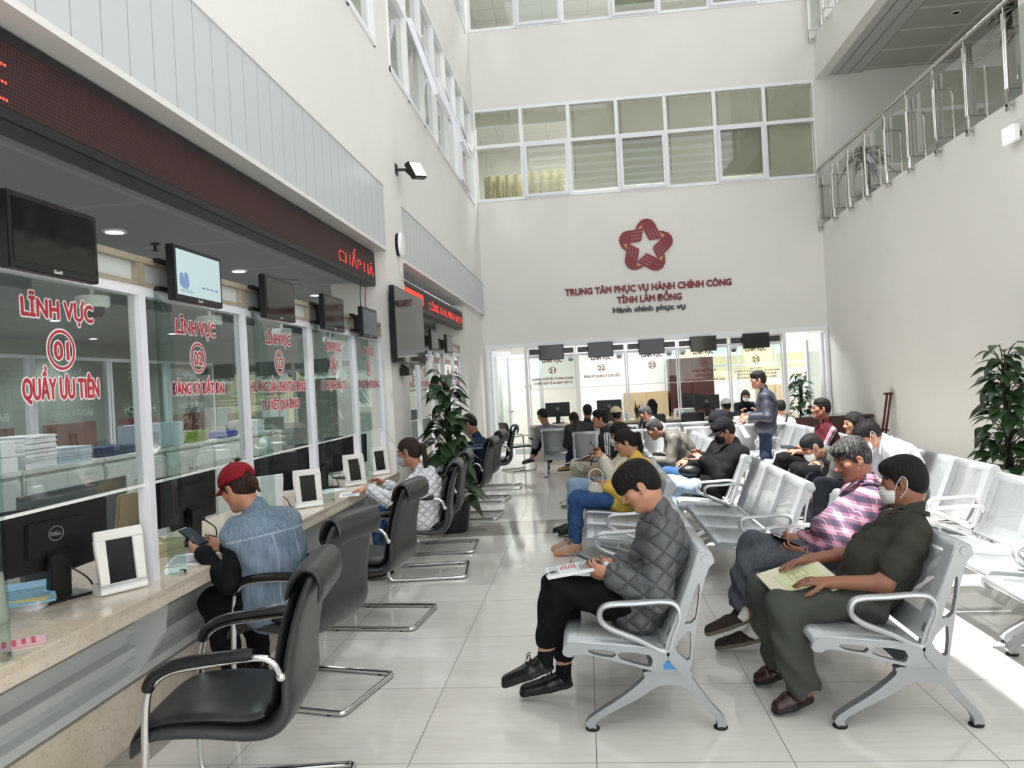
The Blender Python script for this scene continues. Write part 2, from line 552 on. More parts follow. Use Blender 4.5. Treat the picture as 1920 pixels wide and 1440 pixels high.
def blind(x0, x1, z0, z1, label):
    b = MB().box(x0, x1, FY + .17, FY + .175, z0, z1).build('roller_blind', BLIND, smooth=0)
    MB().box(x0, x1, FY + .16, FY + .185, z0 - .03, z0).build('bottom_bar', WHITEP, b, smooth=0)
    MB().cyl((x0 + .08, FY + .15, z0 + .2), (x0 + .08, FY + .15, z1), .006, 6).build('cord', mat('cord_grey', '77756a', .7), b)
    tag(b, label, 'blind', 'roller blinds in the far office windows')
st = 6.82 / 7
nm = ['first', 'second', 'third', 'fourth', 'fifth', 'sixth', 'last']
for i in range(7):
    a = -2.0 + i * st + .02; b_ = a + st - .04
    low = (7.0, 6.98, 5.55, 5.58, 5.48, 5.6, 5.44)[i]
    blind(a, b_, low, 7.26, 'beige roller blind, %s from the left behind the lower far windows, %s' % (nm[i], 'rolled up' if i < 2 else 'down'))
for i in range(7):
    a = -2.0 + i * st + .02; b_ = a + st - .04
    if i in (2, 3, 4):
        blind(a, b_, 9.25 if i != 2 else 9.5, 10.5, 'beige roller blind in the topmost window row, %s pane' % nm[i])
def curtain(x0, x1, y, z0, z1, label):
    n = int((x1 - x0) / .04); vs = []
    for i in range(n + 1):
        x = x0 + (x1 - x0) * i / n; yy = y + .035 * math.sin(i * 1.35)
        vs += [(x, yy, z0), (x, yy, z1)]
    mb = MB(); mb.add(vs, [(2 * i, 2 * i + 2, 2 * i + 3, 2 * i + 1) for i in range(n)])
    o = mb.build('curtain', CURT, smooth=180)
    so = o.modifiers.new('thick', 'SOLIDIFY'); so.thickness = .006
    tag(o, label, 'curtain')
curtain(-1.95, -1.08, FY + .9, 4.42, 6.15, 'yellowish curtain behind the lower left pane of the far windows')
curtain(-1.02, -.2, FY + .9, 4.42, 6.2, 'yellowish curtain with a gap behind the second lower pane of the far windows')
LAMP = mat('tube_light', 'ffffff', 0.5, emit='f4f8ff', estr=9.0)
def fixture(x, y, z, label, L=1.15, Wd=.6, e=160, rz=0):
    t = thing('ceiling_light', label, 'ceiling light', (x, y, z), rz)
    MB().box(-L / 2, L / 2, -Wd / 2, Wd / 2, -.02, .0).build('housing', WHITEP, t, smooth=0)
    g = MB()
    for j in range(3): g.box(-L / 2 + .05, L / 2 - .05, -Wd / 2 + .06 + j * .18, -Wd / 2 + .14 + j * .18, -.03, -.021)
    g.build('tube', LAMP, t, smooth=0)
    gr = MB()
    for j in range(9): gr.box(-L / 2 + .03 + j * L / 8.6, -L / 2 + .045 + j * L / 8.6, -Wd / 2 + .02, Wd / 2 - .02, -.05, -.031)
    gr.build('louvre', STEEL, t, smooth=0)
    ld = bpy.data.lights.new('light', 'AREA'); ld.shape = 'RECTANGLE'; ld.size = L; ld.size_y = Wd; ld.energy = e
    lo = bpy.data.objects.new('light', ld); link(lo, t); lo.location = (0, 0, -.07)
fixture(-.55, FY + 1.7, 7.73, 'louvred ceiling light seen through the second pane of the far windows', e=160)
fixture(2.6, FY + 2.4, 7.73, 'louvred ceiling light behind the pulled-down far blinds', e=300)
fixture(-.9, FY + 1.3, 11.18, 'louvred ceiling light seen through the topmost far windows', e=150)
fixture(2.6, FY + 2.3, 11.18, 'louvred ceiling light behind the topmost far windows at right', e=200)
fixture(-4.2, 11.5, 7.73, 'louvred ceiling light in the room above the counters', e=110)
fixture(-4.2, 5.0, 7.73, 'louvred ceiling light in the room above the near counters', e=110)
fixture(-4.2, 11.5, 11.18, 'louvred ceiling light in the top room above the counters', e=110)
# ------------------------------------------------------------ offices behind the counters
def marble_mat():
    t = NT('beige_marble')
    n1 = t.noise(3.0, 6); n2 = t.noise(18, 5)
    c = t.mix(t.ramp(n1, .35, .65), lin('ddd3c4'), lin('cfc1ae'))
    v = t.math('LESS_THAN', t.math('ABSOLUTE', t.math('SUBTRACT', n2, .5)), .012)
    c = t.mix(t.math('MULTIPLY', v, .28), c, lin('8f7b64'))
    t.base(c); t.b.inputs['Roughness'].default_value = .12
    return t.m
MARBLE = marble_mat()
COUNTERP = mat('counter_panel', 'c4c9ca', .5, var=.05)
OFFW = mat('office_wall', '98a39d', .8)
XG = -2.12
# rooms: left office
w = MB()
w.box(-9.1, -9.0, -3.5, 15.5, 0, 2.75)
w.build('wall_office', OFFW, struct=True, smooth=0)
MB().box(-9, -2.62, 14.2, 14.3, 0, 2.75).build('wall_office_end', OFFW, struct=True, smooth=0)
MB().box(-9.1, -2.1, -3.7, -3.6, 0, 3.0).build('wall_office_near', OFFW, struct=True, smooth=0)
CEIL = tile_ceiling('office_ceiling', '7e8488', '8d9397', 1.2, 1.2, -3.63, .5, .02)
w = MB(); w.box(-9.1, -2.3, -3.6, 15.5, 2.75, 2.85)
w.build('ceiling_office', CEIL, struct=True, smooth=0)
DOWN = mat('downlight_glow', 'ffffff', .5, emit='f6fbff', estr=14.0)
def downlight(x, y, label, e=14, z=2.75, grp=None, r=.055):
    t = thing('downlight', label, 'downlight', (x, y, z), 0, grp)
    MB().lathe([(r, -.003), (r, -.012), (r + .02, -.012), (r + .022, 0)], caps=False).build('bezel', WHITEP, t)
    MB().lathe([(1e-4, -.006), (r, -.006)]).build('lamp', DOWN if e else mat('unlit_lens', '6f6f6d', .4), t)
    if e:
        ld = bpy.data.lights.new('light', 'SPOT'); ld.energy = e; ld.spot_size = R(150); ld.spot_blend = .6; ld.shadow_soft_size = .06
        lo = bpy.data.objects.new('light', ld); link(lo, t); lo.location = (0, 0, -.03)
for i, (y, d) in enumerate(((4.71, 'nearest of the row in the grey ceiling above the service windows'), (6.51, 'middle one of the row above the service windows'), (8.45, 'last one of the row before the column'))):
    downlight(-3.03, y, 'round white downlight, ' + d, 90)
G = 'downlights deeper in the office ceiling'
for x in (-4.6, -6.8, -8.2):
    for y in (.8, 3.6, 6.4, 9.2, 12.0):
        downlight(x, y, 'round lit downlight deep inside the office, seen through the service glass', 105, 2.75, G)
for i, y in enumerate((9.6, 11.6)):
    downlight(-3.0, y, 'round downlight behind the far run of service windows, %s one' % ('nearer', 'farther')[i], 90)
t = thing('sprinkler', 'small dark sprinkler head hanging from the grey ceiling between two downlights', 'sprinkler', (-3.03, 5.18, 2.75))
MB().lathe([(.03, 0), (.03, -.01), (.008, -.012), (.008, -.045), (.022, -.05), (.022, -.054), (1e-4, -.054)]).build('sprinkler_head', BLACKP, t)
t = thing('ceiling_vent', 'round vent disc in the grey ceiling near the column', 'vent', (-2.9, 7.3, 2.745))
MB().lathe([(.11, -.004), (.11, 0), (.09, -.012), (1e-4, -.014)], n=30).build('vent_disc', mat('vent_grey', '8e9498', .5), t)

# worktops, fronts
for (a, b, l1, l2) in ((-3.5, 7.72, 'long beige marble counter top along the service windows 01 to 05', 'grey louvred counter front below the near marble top'), (8.51, 13.3, 'beige marble counter top beyond the column, behind the potted climber', 'grey louvred counter front beyond the column')):
    o = MB().box(-2.75, -1.97, a, b, .715, .75).box(-2.0, -1.97, a, b, .67, .715).box(-2.75, -2.0, a, b, .69, .7149).build('worktop', MARBLE, bevel=.004)
    tag(o, l1, 'counter')
    t = thing('counter_front', l2, 'counter front', (0, 0, 0))
    p = MB().box(-2.30, -2.235, a, b, .27, .69)
    for z in (.29, .40, .51):
        p.prism([(-2.235, z), (-2.19, z + .01), (-2.19, z + .05), (-2.235, z + .065)], 'y', a, b)
    p.build('louvre_panel', COUNTERP, t, smooth=0)
    MB().box(-2.32, -2.215, a, b, .0, .27).build('plinth', MARBLE, t, smooth=0)
    y = 3.42 - 1.1 * 3
    while y < b:
        if y > a: MB().prism([(-2.235, .27), (-2.2, .3), (-2.06, .5), (-2.04, .68), (-2.235, .68)], 'y', y - .02, y + .02).build('bracket', COUNTERP, t, smooth=0)
        y += 1.1

RED = mat('lettering_red', 'b5303f', .5)
REDD = mat('lettering_dark_red', '7d2030', .5)
WHT = mat('lettering_white', 'f2eef0', .5)
BROWNF = mat('worn_frame', 'b3a893', .5, .15, var=.25, vscale=9)
FROST = mat('frosted_panel', 'cdd4d4', .6)
def write(t, lines, ux, uy, out, outline=True, red=RED, ring_at=None):
    """lines: (text, origin, width, cap)"""
    a = MB(); b = MB()
    for s, o, wd, cp in lines:
        if outline: put_text(a, s, o, ux, uy, wd, cp, .0095, 0, out, 8)
        put_text(b, s, o, ux, uy, wd, cp, .0035 if outline else cp * .045, 0, out + .0012, 4)
    if ring_at:
        o, r = ring_at
        if outline: ring(a, o, ux, uy, r * .80, r * 1.08, 36, out)
        ring(b, o, ux, uy, r * .86, r, 36, out + .0012)
    if outline: a.build('letter_outline', WHT, t, raw=True)
    b.build('lettering', red, t, raw=True)

posts = [-8.7, -7.6, -6.5, -5.4, -4.3, -3.2, -2.1, -1.0, .1, 1.2, 2.32, 3.42, 4.51, 5.66, 6.79, 7.70]
bays = {10: ('01', [('QUẦY ƯU TIÊN', .45, .085)]), 11: ('02', [('ĐĂNG KÝ ĐẤT ĐAI', .56, .062)]),
        12: ('03', [('HƯỚNG DẪN THỦ TỤC ĐKKD', .95, .066), ('TRẢ KẾT QUẢ ĐKKD', .66, .066)]),
        13: ('04', [('KẾ HOẠCH ĐẦU TƯ', .62, .07)]), 14: ('05', [('TÀI NGUYÊN MÔI TRƯỜNG', .72, .07)])}
def service_window(axis, c, a0, a1, zb, zt, ct, num, lines, label, cl=2.30, sgn=1, post=.025, title_z=1.965, full=None):
    """glazed service window: frame, pane, clerestory strip, lettering. axis 'x': pane at x=c facing +x, spans a0..a1 in y"""
    t = thing('service_window', label, 'service window')
    def bx(mb, u0, u1, d0, d1, h0, h1):
        if axis == 'x': mb.box(c + d0, c + d1, u0, u1, h0, h1)
        else: mb.box(u0, u1, c - d1, c - d0, h0, h1)
    f = MB()
    bx(f, a0, a0 + post, -.03, .03, .75, zt); bx(f, a1 - post, a1, -.03, .03, .75, zt)
    bx(f, a0 + post, a1 - post, -.03, .03, zt - .045, zt)
    f.build('frame', W_SASH, t, smooth=0)
    g = MB(); bx(g, a0 + post, a1 - post, -.003, .003, zb, zt - .045); g.build('pane', GLASS, t, smooth=0)
    g = MB(); bx(g, a0 + post, a1 - post, -.008, .008, zb - .012, zb); g.build('pane_edge', mat('white_edge', 'f3f5f3', .3), t, smooth=0)
    h = MB()
    bx(h, a0, a1, -.03, .035, zt, zt + .022); bx(h, a0, a1, -.03, .035, cl - .02, cl + .01)
    bx(h, a0, a0 + .03, -.03, .03, zt, cl); bx(h, a1 - .03, a1, -.03, .03, zt, cl)
    h.build('transom_frame', ct[0], t, smooth=0)
    g = MB(); bx(g, a0 + .03, a1 - .03, -.01, .0, zt + .022, cl - .02); g.build('transom_panel', ct[1], t, smooth=0)
    if num:
        m_ = (a0 + a1) / 2
        if axis == 'x':
            P = lambda z, du=0: (c, m_ + du, z); ux, uy = (0, 1, 0), (0, 0, 1)
        else:
            P = lambda z, du=0: (m_ + du, c, z); ux, uy = (1, 0, 0), (0, 0, 1)
        if axis == 'x':
            L = [('LĨNH VỰC', P(title_z), .42, .075), (num, P(1.80), .085, .075)]
            z = 1.64
            for s, wd, cp in lines:
                L.append((s, P(z), min(wd, a1 - a0 - .06), cp)); z -= .125
            write(t, L, ux, uy, .0045, True, RED, (P(1.838), .082))
        else:
            L = [('LĨNH VỰC', P(2.0), .40, .095), (num, P(1.79), .115, .085)]
            z = 1.64
            for s, wd, cp in lines:
                L.append((s, P(z), wd, cp)); z -= cp * 1.75
            write(t, L, ux, uy, .0045, False, REDD, (P(1.832), .078))
    return t
order = {'01': 'nearest of the row', '02': 'second of the row', '03': 'middle of the near row', '04': 'fourth of the row', '05': 'last before the column'}
for i in range(9, 15):
    num, lines = bays.get(i, (None, []))
    lab = 'glazed service window lettered %s on red, %s' % (num, order[num]) if num else 'glazed service window at the very near end of the counter'
    service_window('x', XG, posts[i] + .02, posts[i + 1] + .02, 1.22, 2.165, (BROWNF, FROST), num, lines, lab)
p2 = [8.51, 9.5, 10.35, 11.25, 12.1, 12.75]
l2 = [('06', 'TƯ PHÁP'), ('07', 'LAO ĐỘNG'), ('08', 'NÔNG NGHIỆP'), ('09', 'CÔNG THƯƠNG'), ('10', 'XÂY DỰNG')]
for i in range(5):
    service_window('x', XG, p2[i], p2[i + 1] - .01, 1.22, 2.165, (BROWNF, FROST), l2[i][0], [(l2[i][1], .5, .06)], 'narrow glazed service window with red lettering beyond the column, %s behind the climber plant' % ('first', 'second', 'third', 'fourth', 'last')[i])
# opposite glass of the office, lettered for the other side (reads mirrored from here)
opp = [('15', 'VĂN HÓA'), ('16', 'UBND PHƯỜNG 4'), ('17', 'BẢO HIỂM'), ('18', 'BẢO TRỢ XÃ HỘI'), ('19', 'HỘ TỊCH'), ('20', 'NGƯỜI CÓ CÔNG')]
REDB = mat('red_board', '8a3a38', .6)
for i, (nu, s) in enumerate(opp):
    y = 4.3 + 1.35 * i
    t = thing('rear_window', 'rear office window lettered %s, mirrored from here, %s of six' % (nu, ('first', 'second', 'third', 'fourth', 'fifth', 'last')[i]), 'service window')
    f = MB().box(-6.03, -5.97, y - .66, y - .62, .75, 2.2).box(-6.03, -5.97, y + .62, y + .66, .75, 2.2).box(-6.03, -5.97, y - .62, y + .62, 2.16, 2.2)
    f.build('frame', W_SASH, t, smooth=0)
    MB().box(-6.003, -5.997, y - .62, y + .62, 1.1, 2.16).build('pane', GLASS, t, smooth=0)
    L = [('LĨNH VỰC', (-6, y, 1.95), .46, .09), (nu, (-6, y, 1.72), .12, .09), (s, (-6, y, 1.5), .7, .08)]
    write(t, L, (0, -1, 0), (0, 0, 1), .004, False, mat('lettering_pale', 'eef4f4', .5), ((-6, y, 1.76), .09))
    b = MB().box(-6.06, -6.035, y - .45, y + .45, .751, 1.42).build('red_notice_board', REDB, smooth=0)
    tag(b, 'dark red board behind the rear office windows, %s of six' % ('first', 'second', 'third', 'fourth', 'fifth', 'last')[i], 'notice board')

o = MB().box(-6.4, -5.8, 3.55, 11.8, .70, .75).box(-6.2, -6.0, 3.55, 11.8, 0, .70).build('rear_counter', MARBLE, smooth=0)
tag(o, 'long rear counter under the mirrored windows across the office', 'counter')
# glass fins between the windows, standing on the counter
def fin(y, label, x1=-2.0, zt=2.16):
    pr = [(XG + .03, .752), (x1, .752), (x1, 1.9)]
    for k in range(1, 9):
        a = PI / 2 * k / 8
        pr.append((x1 - .12 + .12 * math.cos(a), 1.9 + .25 * math.sin(a)))
    pr.append((XG + .03, 2.16))
    o = MB().prism(pr, 'y', y - .004, y + .004).build('glass_screen', FIN, smooth=30)
    tag(o, label, 'glass screen')
    MB().box(x1 - .03, x1 - .005, y - .012, y + .012, .7505, .775).build('clamp', STEEL, o, smooth=0)
for y, d in ((2.40, 'cut by the left edge'), (3.54, 'first after the nearest white frame'), (4.64, 'just beyond the denim vest'), (5.76, 'third after the nearest white frame'), (6.86, 'last before the column')):
    fin(y, 'clear round-cornered glass fin on the marble counter, ' + d)

# ------------------------------------------------------------ far wall: windows 21-25 and two doors
DARKP = mat('dark_transom', '3c3f40', .3)
fx = [-1.14, -.15, .86, 1.89, 2.91, 3.95]
fl = [('21', [('NGÀNH, NGHỀ ĐẦU TƯ KINH DOANH', .84, .05), ('CÓ ĐIỀU KIỆN VỀ AN NINH TRẬT TỰ', .8, .05)]),
      ('22', [('ĐĂNG KÝ QUẢN LÝ CON DẤU', .72, .055)]), ('23', []),
      ('24', [('UBND PHƯỜNG 4', .46, .055), ('CHỨNG THỰC', .36, .055), ('HÒA GIẢI TRANH CHẤP ĐẤT ĐAI', .8, .055)]),
      ('25', [('UBND PHƯỜNG 4', .28, .03), ('XÁC NHẬN HỒ SƠ ĐĂNG KÝ VÀ CẤP GIẤY CHỨNG NHẬN', .9, .036), ('QUYỀN SỬ DỤNG ĐẤT, QUYỀN SỞ HỮU NHÀ Ở', .76, .036), ('VÀ TÀI SẢN KHÁC GẮN LIỀN VỚI ĐẤT LẦN ĐẦU', .76, .036)])]
for i in range(5):
    t = service_window('y', FY, fx[i] + .01, fx[i + 1] - .01, 1.46, 2.15, (STEEL, DARKP), fl[i][0], fl[i][1], 'far service window with dark red number %s in a circle' % fl[i][0], post=.022)
MB().box(-1.2, 4.0, FY - .05, FY + .2, 2.31, 2.42).build('trim_6', W_TRIM, struct=True, smooth=0)
o = MB().box(-1.14, 3.95, FY - .42, FY + .45, .71, .75).build('worktop', MARBLE, bevel=.004)
tag(o, 'beige counter top under the five far service windows', 'counter')
o = MB().box(-1.14, 3.95, FY - .1, FY + .3, 0, .70).build('counter_front', mat('counter_wood', 'b5aa9a', .5), smooth=0)
tag(o, 'plain beige counter front under the far service windows', 'counter front')
# door frames
def door(k, x0, x1, hinge, ang, lab):
    f = MB().box(x0, x0 + .06, FY - .04, FY + .12, 0, 2.33).box(x1 - .06, x1, FY - .04, FY + .12, 0, 2.33).box(x0, x1, FY - .04, FY + .12, 2.33, 2.42)
    fo = f.build('door_%d' % k, W_TRIM, struct=True, smooth=0)
    wd = x1 - x0 - .14
    g = MB()
    for q in ((0, .09, 0, 2.28), (wd - .09, wd, 0, 2.28), (.09, wd - .09, 0, .14), (.09, wd - .09, 2.16, 2.28)):
        g.box(q[0], q[1], -.025, .025, q[2], q[3])
    lf = g.build('door_leaf', W_SASH, fo, smooth=0)
    MB().box(.09, wd - .09, -.004, .004, .14, 2.16).build('door_pane', GLASS, lf, smooth=0)
    h = MB().box(wd - .1, wd - .03, -.06, .06, .98, 1.0).box(wd - .17, wd - .05, -.065, -.045, .98, 1.0)
    h.build('door_handle', STEEL, lf, smooth=0)
    lf.location = (hinge, FY + .1, .02); lf.rotation_euler = (0, 0, R(ang))
door(1, -2.0, -1.15, -1.92, 62, '')
door(2, 3.96, 4.84, 4.76, 100, '')
MB().box(-2.0, -1.15, FY - .01, FY + .1, 2.42, 2.421).build('trim_7', W_TRIM, struct=True, smooth=0)
# far office shell
w = MB()
BY = 19.2
w.box(-2.4, 2.0, BY, BY + .15, 0, 2.9)
w.box(2.0, 6.2, BY, BY + .15, 0, .85).box(2.0, 6.2, BY, BY + .15, 2.6, 2.9).box(5.6, 6.2, BY, BY + .15, .85, 2.6)
w.box(-2.4, -2.25, FY + .25, BY, 0, 2.9).box(6.1, 6.2, FY + .25, BY, 0, 2.9)
w.box(-.1, -.04, 17.6, BY, 0, 2.9)
w.build('wall_back_office', mat('bright_office', 'f4f3ec', .8), struct=True, smooth=0)
MB().box(-2.4, 6.2, FY + .25, BY, 2.9, 3.0).build('ceiling_back_office', mat('plain_ceiling', 'e6e6e2', .7), struct=True, smooth=0)
f = MB()
for x in (2.0, 2.9, 3.8, 4.7, 5.55): f.box(x, x + .05, BY + .03, BY + .1, .85, 2.6)
f.box(2.0, 5.6, BY + .025, BY + .105, .85, .9).box(2.0, 5.6, BY + .025, BY + .105, 2.55, 2.6).box(2.0, 5.6, BY + .025, BY + .105, 1.75, 1.8)
wf = f.build('window_7', W_TRIM, struct=True, smooth=0)
MB().box(2.0, 5.6, BY + .06, BY + .066, .9, 2.55).build('pane', WGLASS, wf, smooth=0)
# yellowish building outside that window
t = thing('building', 'pale yellow building outside the window behind counters 24 and 25', 'building', (6, 26, -1))
MB().box(-7, 7, 0, 3, 0, 9).build('facade', mat('yellow_facade', 'e9dcb0', .8), t, smooth=0)
for i in range(6):
    for j in range(3):
        wv = MB().box(-6 + i * 2.1, -4.9 + i * 2.1, -.06, .0, 1 + j * 2.2, 2.3 + j * 2.2).build('window', mat('outside_window', 'b9c6c8', .2), t, smooth=0)
        MB().box(-6.05 + i * 2.1, -4.85 + i * 2.1, -.1, -.02, .95 + j * 2.2, 1.0 + j * 2.2).build('sill', W_TRIM, wv, smooth=0)
for i, (x, y) in enumerate(((-1.6, 16.6), (.4, 16.7), (1.4, 17.6), (3.5, 16.6), (5.0, 17.4))):
    t = thing('ceiling_light', 'square ceiling light above the far counters, %s from the left' % ('first', 'second', 'third', 'fourth', 'fifth')[i], 'ceiling light', (x, y, 2.9))
    MB().box(-.3, .3, -.3, .3, -.03, 0).build('housing', WHITEP, t, smooth=0)
    MB().box(-.27, .27, -.27, .27, -.036, -.031).build('diffuser', LAMP, t, smooth=0)
    ld = bpy.data.lights.new('light', 'AREA'); ld.size = .5; ld.energy = 60
    lo = bpy.data.objects.new('light', ld); link(lo, t); lo.location = (0, 0, -.06)
# frosted inner door
o = MB().box(-1.95, -1.87, 17.0, 17.06, 0, 2.25).box(-1.02, -.94, 17.0, 17.06, 0, 2.25).box(-1.87, -1.02, 17.0, 17.06, 2.17, 2.25).box(-1.87, -1.02, 17.0, 17.06, 0, .12)
do = o.build('door_3', mat('grey_frame', 'aeb4b4', .4), struct=True, smooth=0)
MB().box(-1.87, -1.02, 17.02, 17.04, .12, 2.17).build('frosted_pane', mat('frosted_white', 'efeee4', .5), do, smooth=0)
MB().box(-1.36, -1.2, 17.005, 17.018, 1.5, 1.56).build('door_plate', mat('plate_grey', '9c9a94', .4), do, smooth=0)
# cabinets
def cabinet(x0, x1, y0, y1, z1, label, m, nd=2):
    t = thing('cabinet', label, 'cabinet', ((x0 + x1) / 2, (y0 + y1) / 2, 0))
    hx, hy = (x1 - x0) / 2, (y1 - y0) / 2
    MB().box(-hx, hx, -hy + .02, hy, 0, z1).build('body', m, t, smooth=0)
    for i in range(nd):
        a = -hx + i * 2 * hx / nd
        d = MB().box(a + .006, a + 2 * hx / nd - .006, -hy, -hy + .018, .06, z1 - .02).build('cabinet_door', m, t, smooth=0)
        MB().box(a + (2 * hx / nd - .05 if i % 2 == 0 else .03), a + (2 * hx / nd - .03 if i % 2 == 0 else .05), -hy - .025, -hy - .001, z1 * .5, z1 * .5 + .14).build('handle', STEEL, d, smooth=0)
    return t
cabinet(.95, 2.0, 18.6, 19.1, 1.22, 'pale wooden two-door cabinet behind window 23', mat('pale_wood', '998768', .5))
cabinet(2.05, 3.1, 18.55, 19.1, 2.0, 'tall dark red wardrobe behind window 24', mat('red_wood', '36140f', .35))
cabinet(4.1, 4.8, 18.3, 18.8, 1.25, 'low beige cabinet under the window behind counter 25', mat('beige_wood', 'b3a486', .5))
# ------------------------------------------------------------ waiting benches
BSILV = mat('silver_paint', 'a6abaf', .38, .5)
def perf_mat():
    t = NT('perforated_sheet')
    x, y, z = t.xyz()
    g = t.n('ShaderNodeTexCoord').outputs['UV']
    u, v, _ = t.xyz(g)
    P = .0115
    def cell(c, off=0.0): return t.math('SUBTRACT', t.math('FRACT', t.math('ADD', t.math('DIVIDE', c, P), off)), .5)
    def dot(off):
        a = cell(u, off); b = cell(v, off)
        return t.math('LESS_THAN', t.math('ADD', t.math('MULTIPLY', a, a), t.math('MULTIPLY', b, b)), .05)
    hole = t.math('MAXIMUM', dot(0.0), dot(.5))
    # perforated field only in the middle of the sheet
    un = t.math('MULTIPLY', t.math('GREATER_THAN', u, .075), t.math('LESS_THAN', u, .455))
    vn = t.math('MULTIPLY', t.math('GREATER_THAN', v, .10), t.math('LESS_THAN', v, .40))
    hole = t.math('MULTIPLY', hole, t.math('MULTIPLY', un, vn))
    t.base(t.mix(0.0, lin('b2b7bb'), lin('b2b7bb')))
    t.b.inputs['Metallic'].default_value = .5
    t.b.inputs['Roughness'].default_value = .36
    tr = t.n('ShaderNodeBsdfTransparent')
    mx = t.n('ShaderNodeMixShader')
    t.l(hole, mx.inputs[0]); t.l(t.b.outputs[0], mx.inputs[1]); t.l(tr.outputs[0], mx.inputs[2])
    t.l(mx.outputs[0], t.out.inputs[0])
    return t.m
PERF = perf_mat()
RUBBER = mat('black_rubber', '0b0b0c', .6)
def sheet(prof, y0, y1, parent, name, th=.012):
    """bent sheet along a profile in xz with uv in metres"""
    P = [np.array(p, float) for p in smooth_path(prof, 4)]
    s = [0.0]
    for a, b in zip(P, P[1:]): s.append(s[-1] + float(np.linalg.norm(b - a)))
    me = bpy.data.meshes.new(name)
    vs = []; fs = []
    for p in P: vs += [(p[0], y0, p[1]), (p[0], y1, p[1])]
    for i in range(len(P) - 1): fs.append((2 * i, 2 * i + 1, 2 * i + 3, 2 * i + 2))
    me.from_pydata(vs, [], fs)
    uvl = me.uv_layers.new(name='UVMap')
    for pl in me.polygons:
        for li in pl.loop_indices:
            vi = me.loops[li].vertex_index
            uvl.data[li].uv = ((y1 - y0) * (vi % 2), s[vi // 2])
    me.materials.append(PERF)
    me.shade_smooth()
    o = bpy.data.objects.new(name, me); link(o, parent)
    md = o.modifiers.new('thick', 'SOLIDIFY'); md.thickness = th; md.offset = 0
    return o
def xz(vs, y, flip=False):
    return [(v[0], y + v[2], v[1]) for v in vs]
def bench(n, name, label, loc, rz):
    U = .54
    t = thing(name, label, 'bench', loc, rz, 'silver waiting benches')
    L = n * U
    for i in range(n):
        a, b = i * U + .004, (i + 1) * U - .004
        sheet([(-.43, .375), (-.452, .392), (-.44, .412), (-.40, .413), (-.30, .405), (-.15, .39), (-.03, .375), (.0, .372)], a, b, t, 'seat')
        sheet([(.0, .40), (.02, .43), (.06, .53), (.105, .64), (.145, .745), (.165, .80), (.195, .81), (.222, .795), (.222, .77)], a, b, t, 'backrest')
    m = MB()
    m.prism([(-.075, .27), (.0, .36), (.085, .27)], 'y', .01, L - .01)
    m.build('beam', BSILV, t, bevel=.004)
    arm = [(-.462, .375), (-.445, .41), (-.41, .418), (-.30, .403), (-.02, .378), (.015, .35), (-.04, .285), (-.085, .287), (-.25, .335), (-.38, .363), (-.42, .35), (-.45, .355)]
    ah = [[(-.34, .385), (-.23, .373), (-.235, .345), (-.325, .362)], [(-.2, .368), (-.07, .352), (-.065, .305), (-.10, .305), (-.20, .337)]]
    back = [(-.005, .375), (.06, .53), (.15, .76), (.165, .80), (.20, .808), (.23, .785), (.232, .755), (.21, .735), (.17, .62), (.115, .33), (.095, .27), (.06, .27)]
    bh = [[(.15, .655), (.165, .65), (.14, .51), (.10, .49), (.095, .505)], [(.085, .44), (.115, .45), (.105, .33), (.075, .34), (.045, .385)]]
    for y in (.0, L - .03):
        f = MB()
        for lp, hs in ((smooth_loop(arm, 2), ah), (smooth_loop(back, 2), bh)):
            vs, fs = curve_mesh([lp] + [smooth_loop(h, 2) for h in hs], .03)
            f.add(xz(vs, y), fs)
        for c in ((-.437, .388), (.198, .775)): f.cyl((c[0], y - .004, c[1]), (c[0], y + .034, c[1]), .02)
        f.build('side_frame', BSILV, t, smooth=30)
        p = smooth_loop([(.0, .365), (-.12, .42), (-.245, .475), (-.285, .525), (-.255, .575), (-.12, .583), (.0, .588), (.055, .572), (.07, .52), (.04, .44)], 5)
        f = MB().tube([(q[0], y + .015, q[1]) for q in p], .014, 8, closed=True, flat=((0, 1, 0), 1.5))
        f.build('armrest', mat('silver_bright', 'bfc3c6', .3, .5), t)
    for y in (.03, L - .07):
        lg = smooth_loop([(-.09, .268), (.10, .268), (.115, .235), (.185, .13), (.25, .05), (.25, .012), (.215, .012), (.21, .05), (.12, .155), (.07, .195), (.01, .205), (-.05, .195), (-.13, .145), (-.315, .05), (-.325, .012), (-.36, .012), (-.358, .055), (-.20, .155), (-.10, .235)], 3)
        vs, fs = curve_mesh([lg], .045)
        g = MB().add(xz(vs, y), fs).build('leg', BSILV, t, smooth=30, bevel=.004)
        for x in (-.343, .232):
            MB().lathe([(.03, 0), (.032, .006), (.022, .014), (.018, .02), (1e-4, .02)], (x, y + .022, 0)).build('foot', RUBBER, g)
    return t
b0 = bench(3, 'waiting_bench', 'empty-armed silver bench in front, seat of the young man in the grey quilted jacket', (.295, 3.42, 0), 0)
o = MB().box(.05 - .06, .05, -.004, -.001, .265, .30).build('sticker', mat('blue_sticker', '3a86c8', .4), b0, smooth=0)
o.location = (-.0, .008, .02)
b2 = bench(2, 'waiting_bench', 'short silver bench at the right edge, sunlit, farther of the two there', (2.62, 4.42, 0), 0)
def place(x, y, rz, label): return dup(b0n, (x, y, 0), rz, label)
b0n = bench(3, 'waiting_bench', 'silver bench under the plaid-shirted man and the man in the olive polo', (1.39, 3.42, 0), 0)
place(.40, 5.68, 0, 'silver bench with two empty seats beside the woman in yellow')
place(.42, 7.52, 0, 'silver bench under the masked woman in the cream sweater')
place(.42, 9.3, 0, 'silver bench under the man in the black striped track jacket')
place(1.31, 5.38, 0, 'empty three-seat silver bench in the middle, its nearest seat sunlit')
